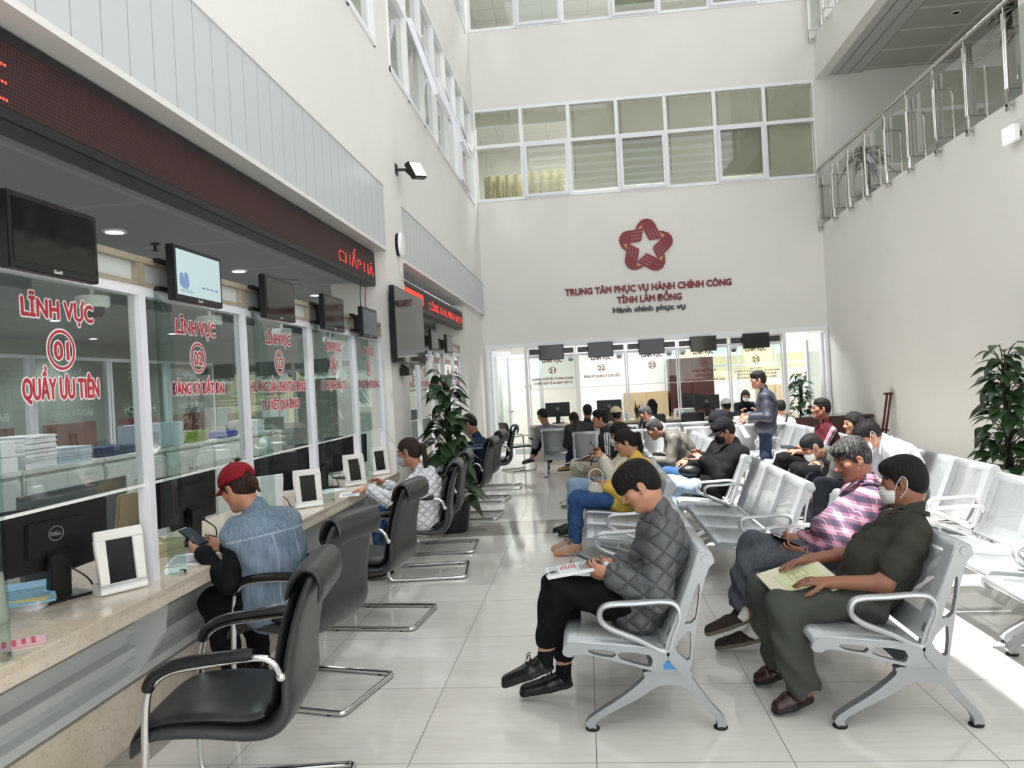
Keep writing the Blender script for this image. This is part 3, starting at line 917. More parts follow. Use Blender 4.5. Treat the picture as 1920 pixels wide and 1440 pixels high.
place(1.28, 7.22, 0, 'silver bench under the two people in black caps')
place(1.28, 9.1, 0, 'silver bench under the man bending forward in a grey-brown jacket')
place(2.77, 5.85, 0, 'silver bench under the masked man in the white shirt, brown envelope on its near seat')
place(2.77, 8.05, 0, 'silver bench under the man in the maroon striped shirt')
place(2.77, 9.95, 0, 'sunlit empty silver bench beyond the man in the maroon shirt')
place(2.55, 2.72, 0, 'sunlit silver bench cut by the right edge, nearest of that column')
RB = -PI / 2
place(-.23, 11.75, RB, 'silver bench facing the far windows, seat of the person in the black hooded jacket')
place(1.45, 11.75, RB, 'white-lit silver bench facing the far windows behind the standing man')
place(-.78, 12.9, RB, 'silver bench facing window 21, seat of the man in the mauve-grey jacket')
place(1.0, 12.9, RB, 'silver bench facing windows 23 and 24, second row from the counter')

# ------------------------------------------------------------ black visitor chairs
def leather(name, col):
    t = NT(name)
    n = t.noise(9, 4); v = t.n('ShaderNodeTexVoronoi', ins={'Scale': 260.0}); t.l(t.obj(), v.inputs['Vector'])
    t.base(t.mix(t.ramp(n, .3, .7), lin(col), tuple(min(1, c * 1.35) for c in lin(col)[:3]) + (1,)))
    t.b.inputs['Roughness'].default_value = .36
    t.b.inputs['Specular IOR Level'].default_value = .55
    t.bump(t.math('ADD', t.math('MULTIPLY', v.outputs['Distance'], .4), t.math('MULTIPLY', n, 2.0)), .25, .004)
    return t.m
LEA = leather('black_leather', '17181a')
LEAB = leather('black_leather_back', '2b2c2e')
def sweep(prof, ws, th, name, m, parent, e=3.2, n=20, yoff=0, shift=0.0):
    """padded band: superellipse section swept along an xz path"""
    P = [Vector((p[0], 0, p[1])) for p in smooth_path(prof, 5)]
    k = len(P); vs = []; fs = []
    def lerp(a, i): 
        if not isinstance(a, (list, tuple)): return a
        u = i / (k - 1) * (len(a) - 1); j = min(int(u), len(a) - 2); return a[j] + (a[j + 1] - a[j]) * (u - j)
    for i in range(k):
        t = (P[min(i + 1, k - 1)] - P[max(i - 1, 0)]).normalized()
        nn = Vector((-t.z, 0, t.x))
        w, h = lerp(ws, i) / 2, lerp(th, i) / 2
        ends = min(i, k - 1 - i)
        sc = (0.55, .85, .97)[ends] if ends < 3 else 1.0
        for j in range(n):
            a = 2 * PI * j / n
            ca, sa = math.cos(a), math.sin(a)
            x = math.copysign(abs(ca) ** (2 / e), ca) * w * (0.9 + .1 * sc); z = math.copysign(abs(sa) ** (2 / e), sa) * h * sc
            vs.append(P[i] + Vector((0, 1, 0)) * (x + yoff) + nn * (z + shift))
    for i in range(k - 1):
        for j in range(n):
            fs.append((i * n + j, i * n + (j + 1) % n, (i + 1) * n + (j + 1) % n, (i + 1) * n + j))
    fs.append(tuple(range(n - 1, -1, -1))); fs.append(tuple((k - 1) * n + j for j in range(n)))
    return MB().add(vs, fs).build(name, m, parent, smooth=60)
def visitor_chair(loc, rz, label):
    t = thing('visitor_chair', label, 'chair', loc, rz, 'black cantilever visitor chairs')
    path = [(-.36, .335), (-.335, .385), (-.26, .415), (-.1, .41), (.06, .39), (.15, .405), (.195, .47), (.2, .56), (.215, .66), (.243, .78), (.282, .89), (.303, .935)]
    sweep(path, [.50, .52, .52, .52, .51, .50, .47, .44], [.03, .06, .065, .065, .07, .065, .055, .05, .045, .04], 'shell', LEAB, t)
    sweep([(-.37, .36), (-.33, .42), (-.25, .45), (-.1, .455), (.05, .44), (.12, .45)], [.46, .48, .48, .46], [.03, .055, .06, .06, .055], 'seat_cushion', LEA, t, e=2.8)
    sweep([(.135, .47), (.155, .56), (.17, .66), (.198, .78), (.235, .885)], [.42, .44, .43, .41, .38], [.03, .045, .05, .045, .03], 'back_cushion', LEA, t, e=2.8)
    sweep([(.20, .85), (.228, .925), (.268, .962), (.313, .952), (.333, .90), (.323, .835)], [.40, .425, .43, .43, .42], [.015, .03, .03, .03, .02], 'headrest_flap', LEAB, t, e=4)
    for s in (-1, 1):
        y = s * .265
        p = smooth_path([(.185, y * .93, .60), (.165, y, .655), (.10, y, .675), (-.1, y, .66), (-.2, y, .645), (-.262, y, .60), (-.285, y, .52), (-.30, y, .3), (-.31, y, .09), (-.29, y, .03), (-.23, y, .016), (.1, y, .016), (.28, y, .016), (.325, y * .97, .016), (.335, y * .85, .016)], 4)
        MB().tube([Vector(q) for q in p], .0135, 10).build('frame_tube', CHROME, t)
        MB().ball((.187, y * .93, .595), .019).build('frame_cap', CHROME, t)
        q = smooth_path([(.10, y, .69), (-.05, y, .683), (-.18, y, .668), (-.25, y, .635), (-.278, y, .585)], 4)
        MB().tube([Vector(v) for v in q], [.02] + [.0225] * (len(q) - 2) + [.018], 12, flat=((0, 1, 0), 1.15)).build('arm_pad', BLACKP, t)
        for x in (-.2, .25): MB().cyl((x, y, .0), (x, y, .012), .012).build('glide', RUBBER, t)
    MB().tube([(.335, -.226, .016), (.335, .226, .016)], .0135, 10).build('cross_tube', CHROME, t)
    return t
CHX = -1.52
vc = visitor_chair((CHX + .16, 2.83, 0), R(8), 'nearest black leather visitor chair, cut by the bottom edge, empty')
for y, dx, rz, d in ((3.96, -.02, -13, 'black visitor chair of the woman in the red cap and denim vest'), (5.2, -.0, -6, 'empty black visitor chair between the denim vest and the white jacket'),
                     (6.45, .09, 6, 'black visitor chair of the woman in the white quilted jacket'), (7.4, .03, 3, 'empty black visitor chair beside the potted climber, just past the white jacket'),
                     (9.15, .08, -4, 'black visitor chair of the man in the navy striped shirt'), (10.45, .04, -4, 'empty black visitor chair beyond the navy striped shirt, nearer one'),
                     (11.65, .12, 3, 'empty black visitor chair beyond the navy striped shirt, farther one')):
    dup(vc, (CHX + dx, y, 0), R(rz), d)
def small_chair(loc, rz, label):
    t = thing('side_chair', label, 'chair', loc, rz, 'small black chairs at the far counter')
    sweep([(-.22, .44), (-.1, .455), (.1, .45), (.2, .45)], .44, .06, 'seat', LEA, t, e=2.6)
    sweep([(.22, .56), (.235, .7), (.26, .84), (.275, .90)], [.36, .42, .42, .36], [.04, .05, .05, .03], 'backrest', LEA, t, e=2.4)
    for s in (-1, 1):
        y = s * .235
        p = smooth_path([(.265, y, .75), (.235, y, .64), (.05, y, .65), (-.2, y, .64), (-.235, y, .55), (-.24, y, .05), (-.2, y, .015), (.24, y, .015)], 4)
        MB().tube([Vector(q) for q in p], .012, 8).build('frame_tube', CHROME, t)
    MB().tube([(.24, -.235, .015), (.24, .235, .015)], .012, 8).build('cross_tube', CHROME, t)
    return t
sc = small_chair((-1.3, 13.9, 0), R(-150), 'small black chair turned sideways near the left far door')
dup(sc, (1.25, 14.45, 0), R(-90), 'black chair at window 23 under the woman with long hair')
dup(sc, (1.95, 14.45, 0), R(-90), 'empty black chair at window 24, left of the white cap')
dup(sc, (2.5, 13.85, 0), R(-90), 'black chair at window 24 under the man in the white cap')
dup(sc, (3.42, 16.75, 0), R(90), 'black office chair behind window 25 under the masked clerk')
# ------------------------------------------------------------ screens, signs, wall fittings
def ticket_display(y, label, on=None):
    t = thing('ticket_display', label, 'screen', (-1.95, y, 2.235), 0, 'ticket displays above the near windows')
    w, h = .242, .137
    MB().box(-.04, 0, -w, w, -h, h).build('casing', BLACKP, t, bevel=.004)
    s = mat('screen_' + on, {'lit': 'b9d0d4', 'dim': '22303a'}.get(on, '050607'), .08, emit={'lit': 'a9c6cc', 'dim': '2a3e4c'}.get(on, '000000'), estr={'lit': .32, 'dim': .5}.get(on, 0)) if on else SCREEN
    so = MB().box(.0005, .002, -w + .022, w - .022, -h + .03, h - .02).build('screen', s, t, smooth=0)
    b = MB(); put_text(b, 'GooM', (.001, 0, -h + .008), (0, 1, 0), (0, 0, 1), .045, .014, .001); b.build('brand_lettering', mat('logo_grey', 'c9cccc', .4), t, raw=True)
    if on == 'lit':
        bl = MB()
        for i in range(4): bl.box(.0025, .003, .02 + i * .045, .05 + i * .045, -.055, -.047)
        bl.build('dash_row', MATS.get('graphic_dash') or mat('graphic_dash', '7f86b4', .5), so, smooth=0); bl = MB()
        P = smooth_loop([(-.19, -.06), (-.14, -.075), (-.11, -.05), (-.12, .0), (-.15, .005), (-.155, -.03), (-.165, .0), (-.19, .0), (-.2, -.03)], 3)
        vs, fs = curve_mesh([P], .001); bl.add([(.0025 + v[2], v[0], v[1]) for v in vs], fs)
        bl.build('portrait_shape', mat('graphic_blue', '6f8fb8', .4, emit='6f8fb8', estr=.3), so, smooth=0)
        g = MB(); put_text(g, 'Phạm Thị Thảo', (.003, -.13, -.09), (0, 1, 0), (0, 0, 1), .12, .012, .0); g.build('screen_text', mat('graphic_text', '6c7f96', .5), so, smooth=0)
    a = MB().box(-.13, -.04, -.06, .06, -.06, .06).box(-.15, -.11, -.19, .19, .06, .08).box(-.15, -.11, -.19, .19, -.08, -.06)
    a.build('mount', BLACKP, t, smooth=0)
for y, d, on in ((2.67, 'nearest black ticket display, hung over window 01, dark screen', None), (3.73, 'ticket display over window 02 showing a pale lit page', 'lit'), (4.78, 'ticket display over window 03, dark and mirroring the hall', None), (5.85, 'ticket display over window 04, dark and mirroring the wall sign', None), (6.85, 'ticket display over window 05 with a dim blue screen', 'dim'), (9.9, 'ticket display beyond the column, nearer of two', None), (11.0, 'ticket display beyond the column, farther of two', None)):
    ticket_display(y, d, on)
def far_display(x, label):
    t = thing('ticket_display', label, 'screen', (x, FY - .1, 2.2), 0, 'ticket displays above the far windows')
    MB().box(-.255, .255, -.03, .03, -.15, .15).build('casing', BLACKP, t, bevel=.004)
    MB().box(-.24, .24, -.033, -.0305, -.135, .135).build('screen', SCREEN, t, smooth=0)
    MB().box(-.05, .05, .03, .06, -.06, .09).build('mount', BLACKP, t, smooth=0)
for i in range(5): far_display((fx[i] + fx[i + 1]) / 2, 'black ticket display hanging over far window %d' % (21 + i))
t = thing('television', 'large dark television on the column, mirroring the wall sign', 'television', (-1.9, 8.3, 2.285))
MB().box(-.05, 0, -.70, .70, -.40, .40).build('casing', BLACKP, t, bevel=.005)
MB().box(.0005, .002, -.685, .685, -.385, .385).build('screen', mat('tv_screen', '08090a', .05, spec=.9), t, smooth=0)
MB().box(-.10, -.05, -.4, .0, -.25, .25).build('mount', BLACKP, t, smooth=0)
t = thing('projector', 'small dark box device under the television', 'box', (-1.94, 8.15, 1.80))
MB().box(-.05, .05, -.1, .1, -.045, .045).build('casing', BLACKP, t, bevel=.006)
MB().tube([(-.0, .0, .045), (-.055, .0, .07)], .012, 8).build('bracket', BLACKP, t)

# LED message boards
def led_mat():
    t = NT('led_matrix')
    x, y, z = t.xyz()
    def c(v): return t.math('SUBTRACT', t.math('FRACT', t.math('DIVIDE', v, .0155)), .5)
    a, b = c(y), c(z)
    d = t.math('LESS_THAN', t.math('ADD', t.math('MULTIPLY', a, a), t.math('MULTIPLY', b, b)), .07)
    t.base(t.mix(d, lin('200c0e'), lin('5a2023')))
    t.b.inputs['Roughness'].default_value = .55
    return t.m
LEDM = led_mat()
LEDON = mat('led_lit', 'ff5040', .5, emit='ff3a26', estr=5.0)
def led_text(t, body, y0, y1, z0, cap, x, pitch):
    vs, fs = text_geo(body, .0)
    w = vs[:, 0].max() - vs[:, 0].min(); x0 = vs[:, 0].min()
    sx = (y1 - y0) / w; sz = cap / CAP
    P = np.stack([y0 + (vs[:, 0] - x0) * sx, z0 + vs[:, 1] * sz], 1)
    lo, hi = P.min(0), P.max(0)
    ys = np.arange(lo[0], hi[0] + pitch, pitch); zs = np.arange(lo[1], hi[1] + pitch, pitch)
    G = np.array([(a, b) for a in ys for b in zs]); hit = np.zeros(len(G), bool)
    for f in fs:
        q = P[list(f)]
        c = np.ones(len(G), bool); s0 = None
        area = 0
        for i in range(len(f)):
            a, b = q[i], q[(i + 1) % len(f)]
            area += a[0] * b[1] - a[1] * b[0]
        for i in range(len(f)):
            a, b = q[i], q[(i + 1) % len(f)]
            cr = (b[0] - a[0]) * (G[:, 1] - a[1]) - (b[1] - a[1]) * (G[:, 0] - a[0])
            c &= (cr * np.sign(area) >= -1e-6)
        hit |= c
    mb = MB(); r = pitch * .36
    for p in G[hit]:
        mb.add([(x, p[0] + r * math.cos(k * PI / 3), p[1] + r * math.sin(k * PI / 3)) for k in range(6)], [(0, 1, 2, 3, 4, 5)])
    return mb.build('lettering', LEDON, t, raw=True)
def led(a, b, z0, z1, label):
    t = thing('led_sign', label, 'sign')
    MB().box(-2.24, -2.105, a, b, z0, z1).build('casing', mat('led_casing', '2b2b2c', .45, .4), t, bevel=.006)
    MB().box(-2.105, -2.1035, a + .04, b - .04, z0 + .05, z1 - .05).build('matrix', LEDM, t, smooth=0)
    return t
t = led(-5.0, 7.69, 2.69, 3.045, 'long dark red LED sign over the near windows, lit letters at its far end')
led_text(t, 'CHẤP HÀ', 6.5, 7.62, 2.775, .12, -2.102, .0165)
led_text(t, 'NHẸ', 2.02, 2.66, 2.76, .15, -2.102, .0165)
t = led(8.52, 13.3, 2.62, 2.93, 'shorter LED sign beyond the column, filled with lit red letters')
led_text(t, 'TƯ CHÁ', 8.75, 10.0, 2.72, .10, -2.102, .016)
led_text(t, 'CÔNG KHAI, MINH BẠCH', 10.4, 13.2, 2.70, .12, -2.102, .016)

# wall sign: emblem of five hands and three lines of letters
SIGNR = mat('sign_red', '7c1420', .4)
SIGNK = mat('sign_charcoal', '2c3136', .45)
SIGNO = mat('sign_amber', 'dd9a3c', .4)
t = thing('wall_emblem', 'dark red five-hand star emblem on the white far wall', 'emblem', (1.375, FY, 4.24))
K = .0058 / 1.03
def ez(p): return ((p[0] - 885) * K / 5.85 , -(p[1] - 735) * K / 5.85)
K = 1.18 / (1485 - 280) * 5.85
hand_px = [(690, 372), (735, 285), (800, 210), (880, 172), (960, 172), (1040, 208), (1090, 270), (1228, 600), (1175, 598), (1165, 585), (1160, 606), (1110, 604), (1095, 588), (1090, 610), (1040, 608), (1022, 592), (1020, 617), (975, 615), (945, 580), (838, 330), (812, 285), (770, 330), (735, 366)]
tip_px = [(735, 366), (775, 325), (815, 280), (835, 335), (800, 352)]
sl_px = [[(936, 398), (942, 398), (1024, 600), (1016, 600)], [(1008, 392), (1014, 392), (1095, 596), (1088, 596)], [(1077, 382), (1083, 382), (1165, 592), (1158, 592)]]
def star_part(px, k):
    a = -2 * PI * k / 5
    out = []
    for p in px:
        x, y = ez(p); out.append((x * math.cos(a) - y * math.sin(a), x * math.sin(a) + y * math.cos(a)))
    return out
for k in range(5):
    vs, fs = curve_mesh([star_part(hand_px, k)], .03)
    MB().add([(v[0], -.005 - v[2], v[1]) for v in vs], fs).build('emblem_hand', SIGNR, t, smooth=0)
    g = MB()
    for s_ in sl_px:
        vs, fs = curve_mesh([star_part(s_, k)], .003); g.add([(v[0], -.0352 - v[2], v[1]) for v in vs], fs)
    g.build('finger_lines', mat('finger_line', 'c9a3a6', .6), t, smooth=0)
    vs, fs = curve_mesh([star_part(tip_px, k)], .02)
    MB().add([(v[0], -.005 - v[2], v[1]) for v in vs], fs).build('emblem_cuff', SIGNO, t, smooth=0)
for s, c, wd, cap, m_, lab in (('TRUNG TÂM PHỤC VỤ HÀNH CHÍNH CÔNG', (1.365, FY, 3.345), 3.32, .135, SIGNR, 'dark red raised letters in the longest line under the wall emblem'),
                       ('TỈNH LÂM ĐỒNG', (1.39, FY, 3.12), 1.28, .135, SIGNR, 'dark red raised letters in the short second line of the wall sign'),
                       ('Hành chính phục vụ', (1.375, FY, 2.935), 1.44, .105, SIGNK, 'charcoal raised letters in the lowest line of the wall sign')):
    mb = MB(); put_text(mb, s, c, (1, 0, 0), (0, 0, 1), wd, cap, .0065, .03, .001, 6)
    tag(mb.build('sign_lettering', m_, raw=True), lab, 'lettering')

# floodlight, access point, cable, wires
t = thing('floodlight', 'lit black floodlight on the white wall above the column', 'floodlight', (-2.0, 8.42, 4.1))
MB().box(0, .012, -.05, .05, -.06, .06).tube([(.01, 0, .0), (.10, .02, .0), (.16, .03, -.06)], .018, 8).build('arm', BLACKP, t)
Mf = Matrix.Rotation(R(-25), 3, 'Y') @ Matrix.Rotation(R(-25), 3, 'Z')
h = MB().cbox((.22, .03, -.02), (.07, .24, .20), Mf).build('housing', BLACKP, t, bevel=.01)
MB().cbox(Vector((.22, .03, -.02)) + Mf @ Vector((.037, 0, 0)), (.006, .20, .16), Mf).build('lens', mat('flood_glow', 'ffffff', .4, emit='ffffff', estr=30), h, smooth=0)
ld = bpy.data.lights.new('light', 'SPOT'); ld.energy = 60; ld.spot_size = R(130); ld.spot_blend = .5; ld.shadow_soft_size = .08
lo = bpy.data.objects.new('light', ld); link(lo, t); lo.location = Vector((.22, .03, -.02)) + Mf @ Vector((.06, 0, 0))
lo.rotation_euler = (Mf @ Vector((-1, 0, .0))).to_track_quat('Z', 'Y').to_euler()
t = thing('access_point', 'white rounded wireless access point on the column', 'access point', (-2.0, 8.27, 3.22))
MB().lathe([(.11, 0), (.115, .02), (.10, .03)], n=28, M=Matrix.Rotation(R(90), 3, 'Y') @ Matrix.Diagonal(Vector((1.15, .8, 1)))).build('base', BLACKP, t)
MB().lathe([(.10, .03), (.118, .035), (.118, .055), (.105, .07), (1e-4, .072)], n=28, M=Matrix.Rotation(R(90), 3, 'Y') @ Matrix.Diagonal(Vector((1.15, .85, 1)))).build('cover', WHITEP, t)
pts = [(-1.99, 8.29, 3.1), (-1.99, 8.3, 2.93)] + [(-1.985, 8.36 + .07 * math.cos(a), 2.85 + .09 * math.sin(a)) for a in [PI * .9 + i * 2 * PI / 16 for i in range(32)]] + [(-1.99, 8.5, 2.78)]
o = MB().tube(pts, .004, 6).build('cable', mat('cable_white', 'd4d4d0', .5))
tag(o, 'thin white cable looped below the access point on the column', 'cable')
for i, (y, c, d) in enumerate(((7.25, '223a3c', 'dark'), (7.42, '7d5a52', 'reddish'))):
    o = MB().tube(smooth_path([(-2.13, y, 2.7), (-2.14, y - .03, 2.55), (-2.15, y + .02, 2.42), (-2.13, y, 2.32)], 4), .006, 6).build('cable', mat('wire_' + d, c, .5))
    tag(o, '%s thin wire hanging from the end of the near LED sign' % d, 'cable')
t = thing('floodlight', 'bright floodlight glow on the right wall below the balcony', 'floodlight', (4.85, 8.72, 4.02))
MB().box(-.05, 0, -.04, .04, -.03, .03).build('arm', BLACKP, t, smooth=0)
h = MB().box(-.12, -.05, -.11, .11, -.09, .09).build('housing', WHITEP, t, bevel=.01)
MB().box(-.126, -.121, -.10, .10, -.08, .08).build('lens', MATS['flood_glow'], h, smooth=0)

# ceiling cameras behind the near glass
def dome(x, y, z, label, s=1.0):
    t = thing('dome_camera', label, 'camera', (x, y, z))
    MB().lathe([(.062 * s, 0), (.064 * s, -.035 * s), (.058 * s, -.045 * s), (.045 * s, -.046 * s)]).build('housing', WHITEP, t)
    MB().lathe([(.045 * s, -.046 * s), (.043 * s, -.066 * s), (.03 * s, -.085 * s), (1e-4, -.092 * s)]).build('dome', mat('smoked_dome', '17191b', .04), t)
    MB().cyl((0, 0, 0), (0, 0, .05), .01, 8).box(-.0, .12 if x < -2 else .0, -.008, .008, .045, .06).build('bracket', WHITEP, t)
for i, y in enumerate((3.3, 4.40, 5.5, 6.6)):
    dome(-2.25, y, 2.11, 'white dome camera with smoked bubble, %s along the near windows' % ('first', 'second', 'third', 'fourth')[i], 1.15)
for i in range(5):
    dome(fx[i] + (.88 if i < 3 else .12), FY + .12, 2.11, 'small dark dome camera at the top of the %s far window' % ('first', 'second', 'third', 'fourth', 'last')[i], 1.2)

# ------------------------------------------------------------ balcony balustrade
def rail(z0, z1, zf, y0, y1, ys, label, xr=4.80):
    t = thing('balustrade', label, 'balustrade')
    MB().tube([(xr + .02, y0, z1), (xr + .02, y1, z1)], .03, 10).build('handrail', STEEL, t)
    for y in ys:
        p = MB().box(xr - .03, xr - .005, y - .03, y + .03, z0 - .12, z0 + .12).box(xr - .03, xr - .005, y - .03, y + .03, z1 - .30, z1 - .12)
        p.cyl((xr - .018, y - .02, z0 + .1), (xr - .018, y - .02, z1 - .2), .011, 8).cyl((xr - .018, y + .02, z0 + .1), (xr - .018, y + .02, z1 - .2), .011, 8)
        p.tube([(xr - .018, y, z1 - .13), (xr - .018, y, z1 - .07), (xr + .02, y + .06, z1)], .008, 8)
        p.cyl((xr - .03, y, z0 - .06), (4.86, y, z0 - .06), .018, 8)
        for zz in (z0 + .12, z0 + .75): p.cyl((xr - .02, y, zz), (xr + .22, y, zz), .01, 8)
        p.tube([(xr + .22, y, z0 + .05), (xr + .22, y, z0 + .68), (xr + .22, y + .03, z0 + .75), (xr + .22, y + .12, z0 + .8)], .022, 8)
        p.build('post', STEEL, t, smooth=40)
    for a, b in zip(ys, ys[1:]):
        MB().box(xr + .03, xr + .04, a + .03, b - .03, z0 + .1, z1 - .16).build('glass_panel', WGLASS, t, smooth=0)
    return t
ry = [7.9, 8.79, 9.66, 10.48, 11.32, 12.12, 12.94, 13.74, 14.57, 15.45]
rail(4.42, 5.5, 0, 8.2, 15.48, ry, 'steel and glass balustrade along the right-hand balcony, lower floor')
rail(8.15, 9.25, 0, 8.2, 15.48, ry, 'steel and glass balustrade cut by the top edge, upper floor')
for i, (x, y) in enumerate(((6.5, 13.3), (6.5, 11.4), (6.5, 9.6))):
    downlight(x, y, 'unlit recessed downlight in the balcony ceiling, %s from the far wall' % ('first', 'second', 'third')[i], 0, 7.4)

# ------------------------------------------------------------ plants
def leaf_mat(name, c1, c2):
    t = NT(name)
    n = t.noise(7, 3)
    t.base(t.mix(t.ramp(n, .3, .7), lin(c1), lin(c2)))
    t.b.inputs['Roughness'].default_value = .28
    return t.m
LEAF = leaf_mat('climber_leaf', '1c3320', '38542f')
LEAFD = leaf_mat('dracaena_leaf', '1c2c1c', '34482a')
def leaf_geo(mb, base, d, up, L, W, droop=.35, heart=True):
    d = Vector(d).normalized(); side = d.cross(Vector(up)).normalized(); n = side.cross(d)
    base = Vector(base); k = 8; vs = []
    wid = [.35, .85, 1.0, .95, .82, .62, .4, .18, .0] if heart else [.3, .6, .85, 1, .95, .8, .55, .28, 0]
    for i in range(k + 1):
        u = i / k
        c = base + d * (L * u) - Vector((0, 0, 1)) * (droop * L * u * u) - (d * (-.06 * L) if heart and i == 0 else Vector())
        w = W * wid[i]
        vs += [c - side * w + n * (w * .25), c, c + side * w + n * (w * .25)]
    fs = []
    for i in range(k):
        a = 3 * i
        fs += [(a, a + 1, a + 4, a + 3), (a + 1, a + 2, a + 5, a + 4)]
    mb.add(vs, fs)
def climber(loc, label, h0, h1, rad, n, seed, pot, ptop):
    rnd = random.Random(seed)
    t = thing('potted_climber', label, 'potted plant', loc)
    if pot == 'wave':
        pm = NT('white_wave_pot')
        x, y, z = pm.xyz()
        ang = pm.math('ARCTAN2', y, x)
        f = pm.math('ADD', pm.math('SINE', pm.math('ADD', pm.math('MULTIPLY', ang, 22), pm.math('MULTIPLY', pm.math('SINE', pm.math('MULTIPLY', z, 38)), 1.5))), 1)
        pm.base(pm.mix(0.0, lin('d9d8d3'), lin('d9d8d3'))); pm.bump(f, .9, .02); pm.b.inputs['Roughness'].default_value = .4
        prof = [(.16, 0), (.165, .01), (.15, .02), (.20, .16), (.235, .33), (.24, .43), (.225, .44), (.21, .42), (1e-4, .40)]
        MB().lathe(prof, n=40).build('pot', pm.m, t)
    else:
        MB().lathe([(.17, 0), (.22, .3), (.23, .34), (.21, .34), (1e-4, .31)], n=32).build('pot', mat('dark_pot', '1a1c1c', .4), t)
    MB().cyl((0, 0, .3), (.02, .01, h1 - .12), .035, 10).build('moss_pole', mat('moss_pole', '15140f', .9), t)
    st = MB(); lf = MB()
    for i in range(n):
        u = i / n
        z = h0 + (h1 - h0) * (u + rnd.uniform(-.03, .03))
        a = i * 2.4 + rnd.uniform(-.4, .4)
        r = rad * (1.05 - .55 * u) * rnd.uniform(.45, 1.0)
        p0 = Vector((.02 * math.cos(a), .02 * math.sin(a), z - .10))
        p1 = Vector((r * .55 * math.cos(a), r * .55 * math.sin(a), z + rnd.uniform(-.02, .1)))
        st.tube([p0, (p0 + p1) / 2 + Vector((0, 0, .04)), p1], .006, 5)
        d = Vector((math.cos(a + rnd.uniform(-.5, .5)), math.sin(a + rnd.uniform(-.5, .5)), rnd.uniform(-.5, .15)))
        L = rnd.uniform(.17, .27) * (1.0 - .2 * u)
        leaf_geo(lf, p1, d, (rnd.uniform(-.3, .3), rnd.uniform(-.3, .3), 1), L, L * .36, rnd.uniform(.2, .6))
    st.build('stem', mat('plant_stem', '33421f', .5), t)
    lf.build('foliage', LEAF, t, smooth=180)
climber((-1.55, 8.3, 0), 'tall potted climber on a pole beside the column, left of the chairs', .35, 1.72, .42, 120, 3, 'dark', 0)
climber((4.42, 8.45, 0), 'big leafy climber in a white wave-patterned pot by the right wall', .42, 1.66, .48, 150, 5, 'wave', 0)
climber((4.35, 15.85, 0), 'dark leafy plant seen through the open right-hand far door', .4, 1.5, .36, 60, 8, 'dark', 0)
def dracaena(loc, label, h, n, seed):
    rnd = random.Random(seed)
    t = thing('potted_dracaena', label, 'potted plant', loc)
    MB().lathe([(.13, 0), (.18, .3), (.19, .36), (.17, .36), (1e-4, .33)], n=28).build('pot', mat('grey_pot', 'a8abaa', .5), t)
    MB().cyl((0, 0, .3), (.0, .0, h), .03, 8).cyl((.05, 0, .3), (.09, .03, h * .8), .025, 8).build('trunk', mat('trunk_brown', '2a2219', .8), t)
    lf = MB()
    for i in range(n):
        a = i * 2.4; e = rnd.uniform(-.1, .9)
        b = Vector((0, 0, h)) if i % 3 else Vector((.09, .03, h * .8))
        leaf_geo(lf, b, (math.cos(a), math.sin(a), e), (0, 0, 1), rnd.uniform(.4, .62), .04, rnd.uniform(.5, 1.1), False)
    lf.build('foliage', LEAFD, t, smooth=180)
dracaena((5.3, 14.35, 4.42), 'drooping dracaena behind the far end of the lower balustrade', 1.05, 26, 2)
dracaena((5.32, 9.35, 4.42), 'drooping dracaena over the near end of the lower balustrade, top right', 1.25, 26, 4)
dracaena((6.2, 14.6, 8.15), 'dracaena behind the upper balustrade at the top edge', .9, 14, 6)
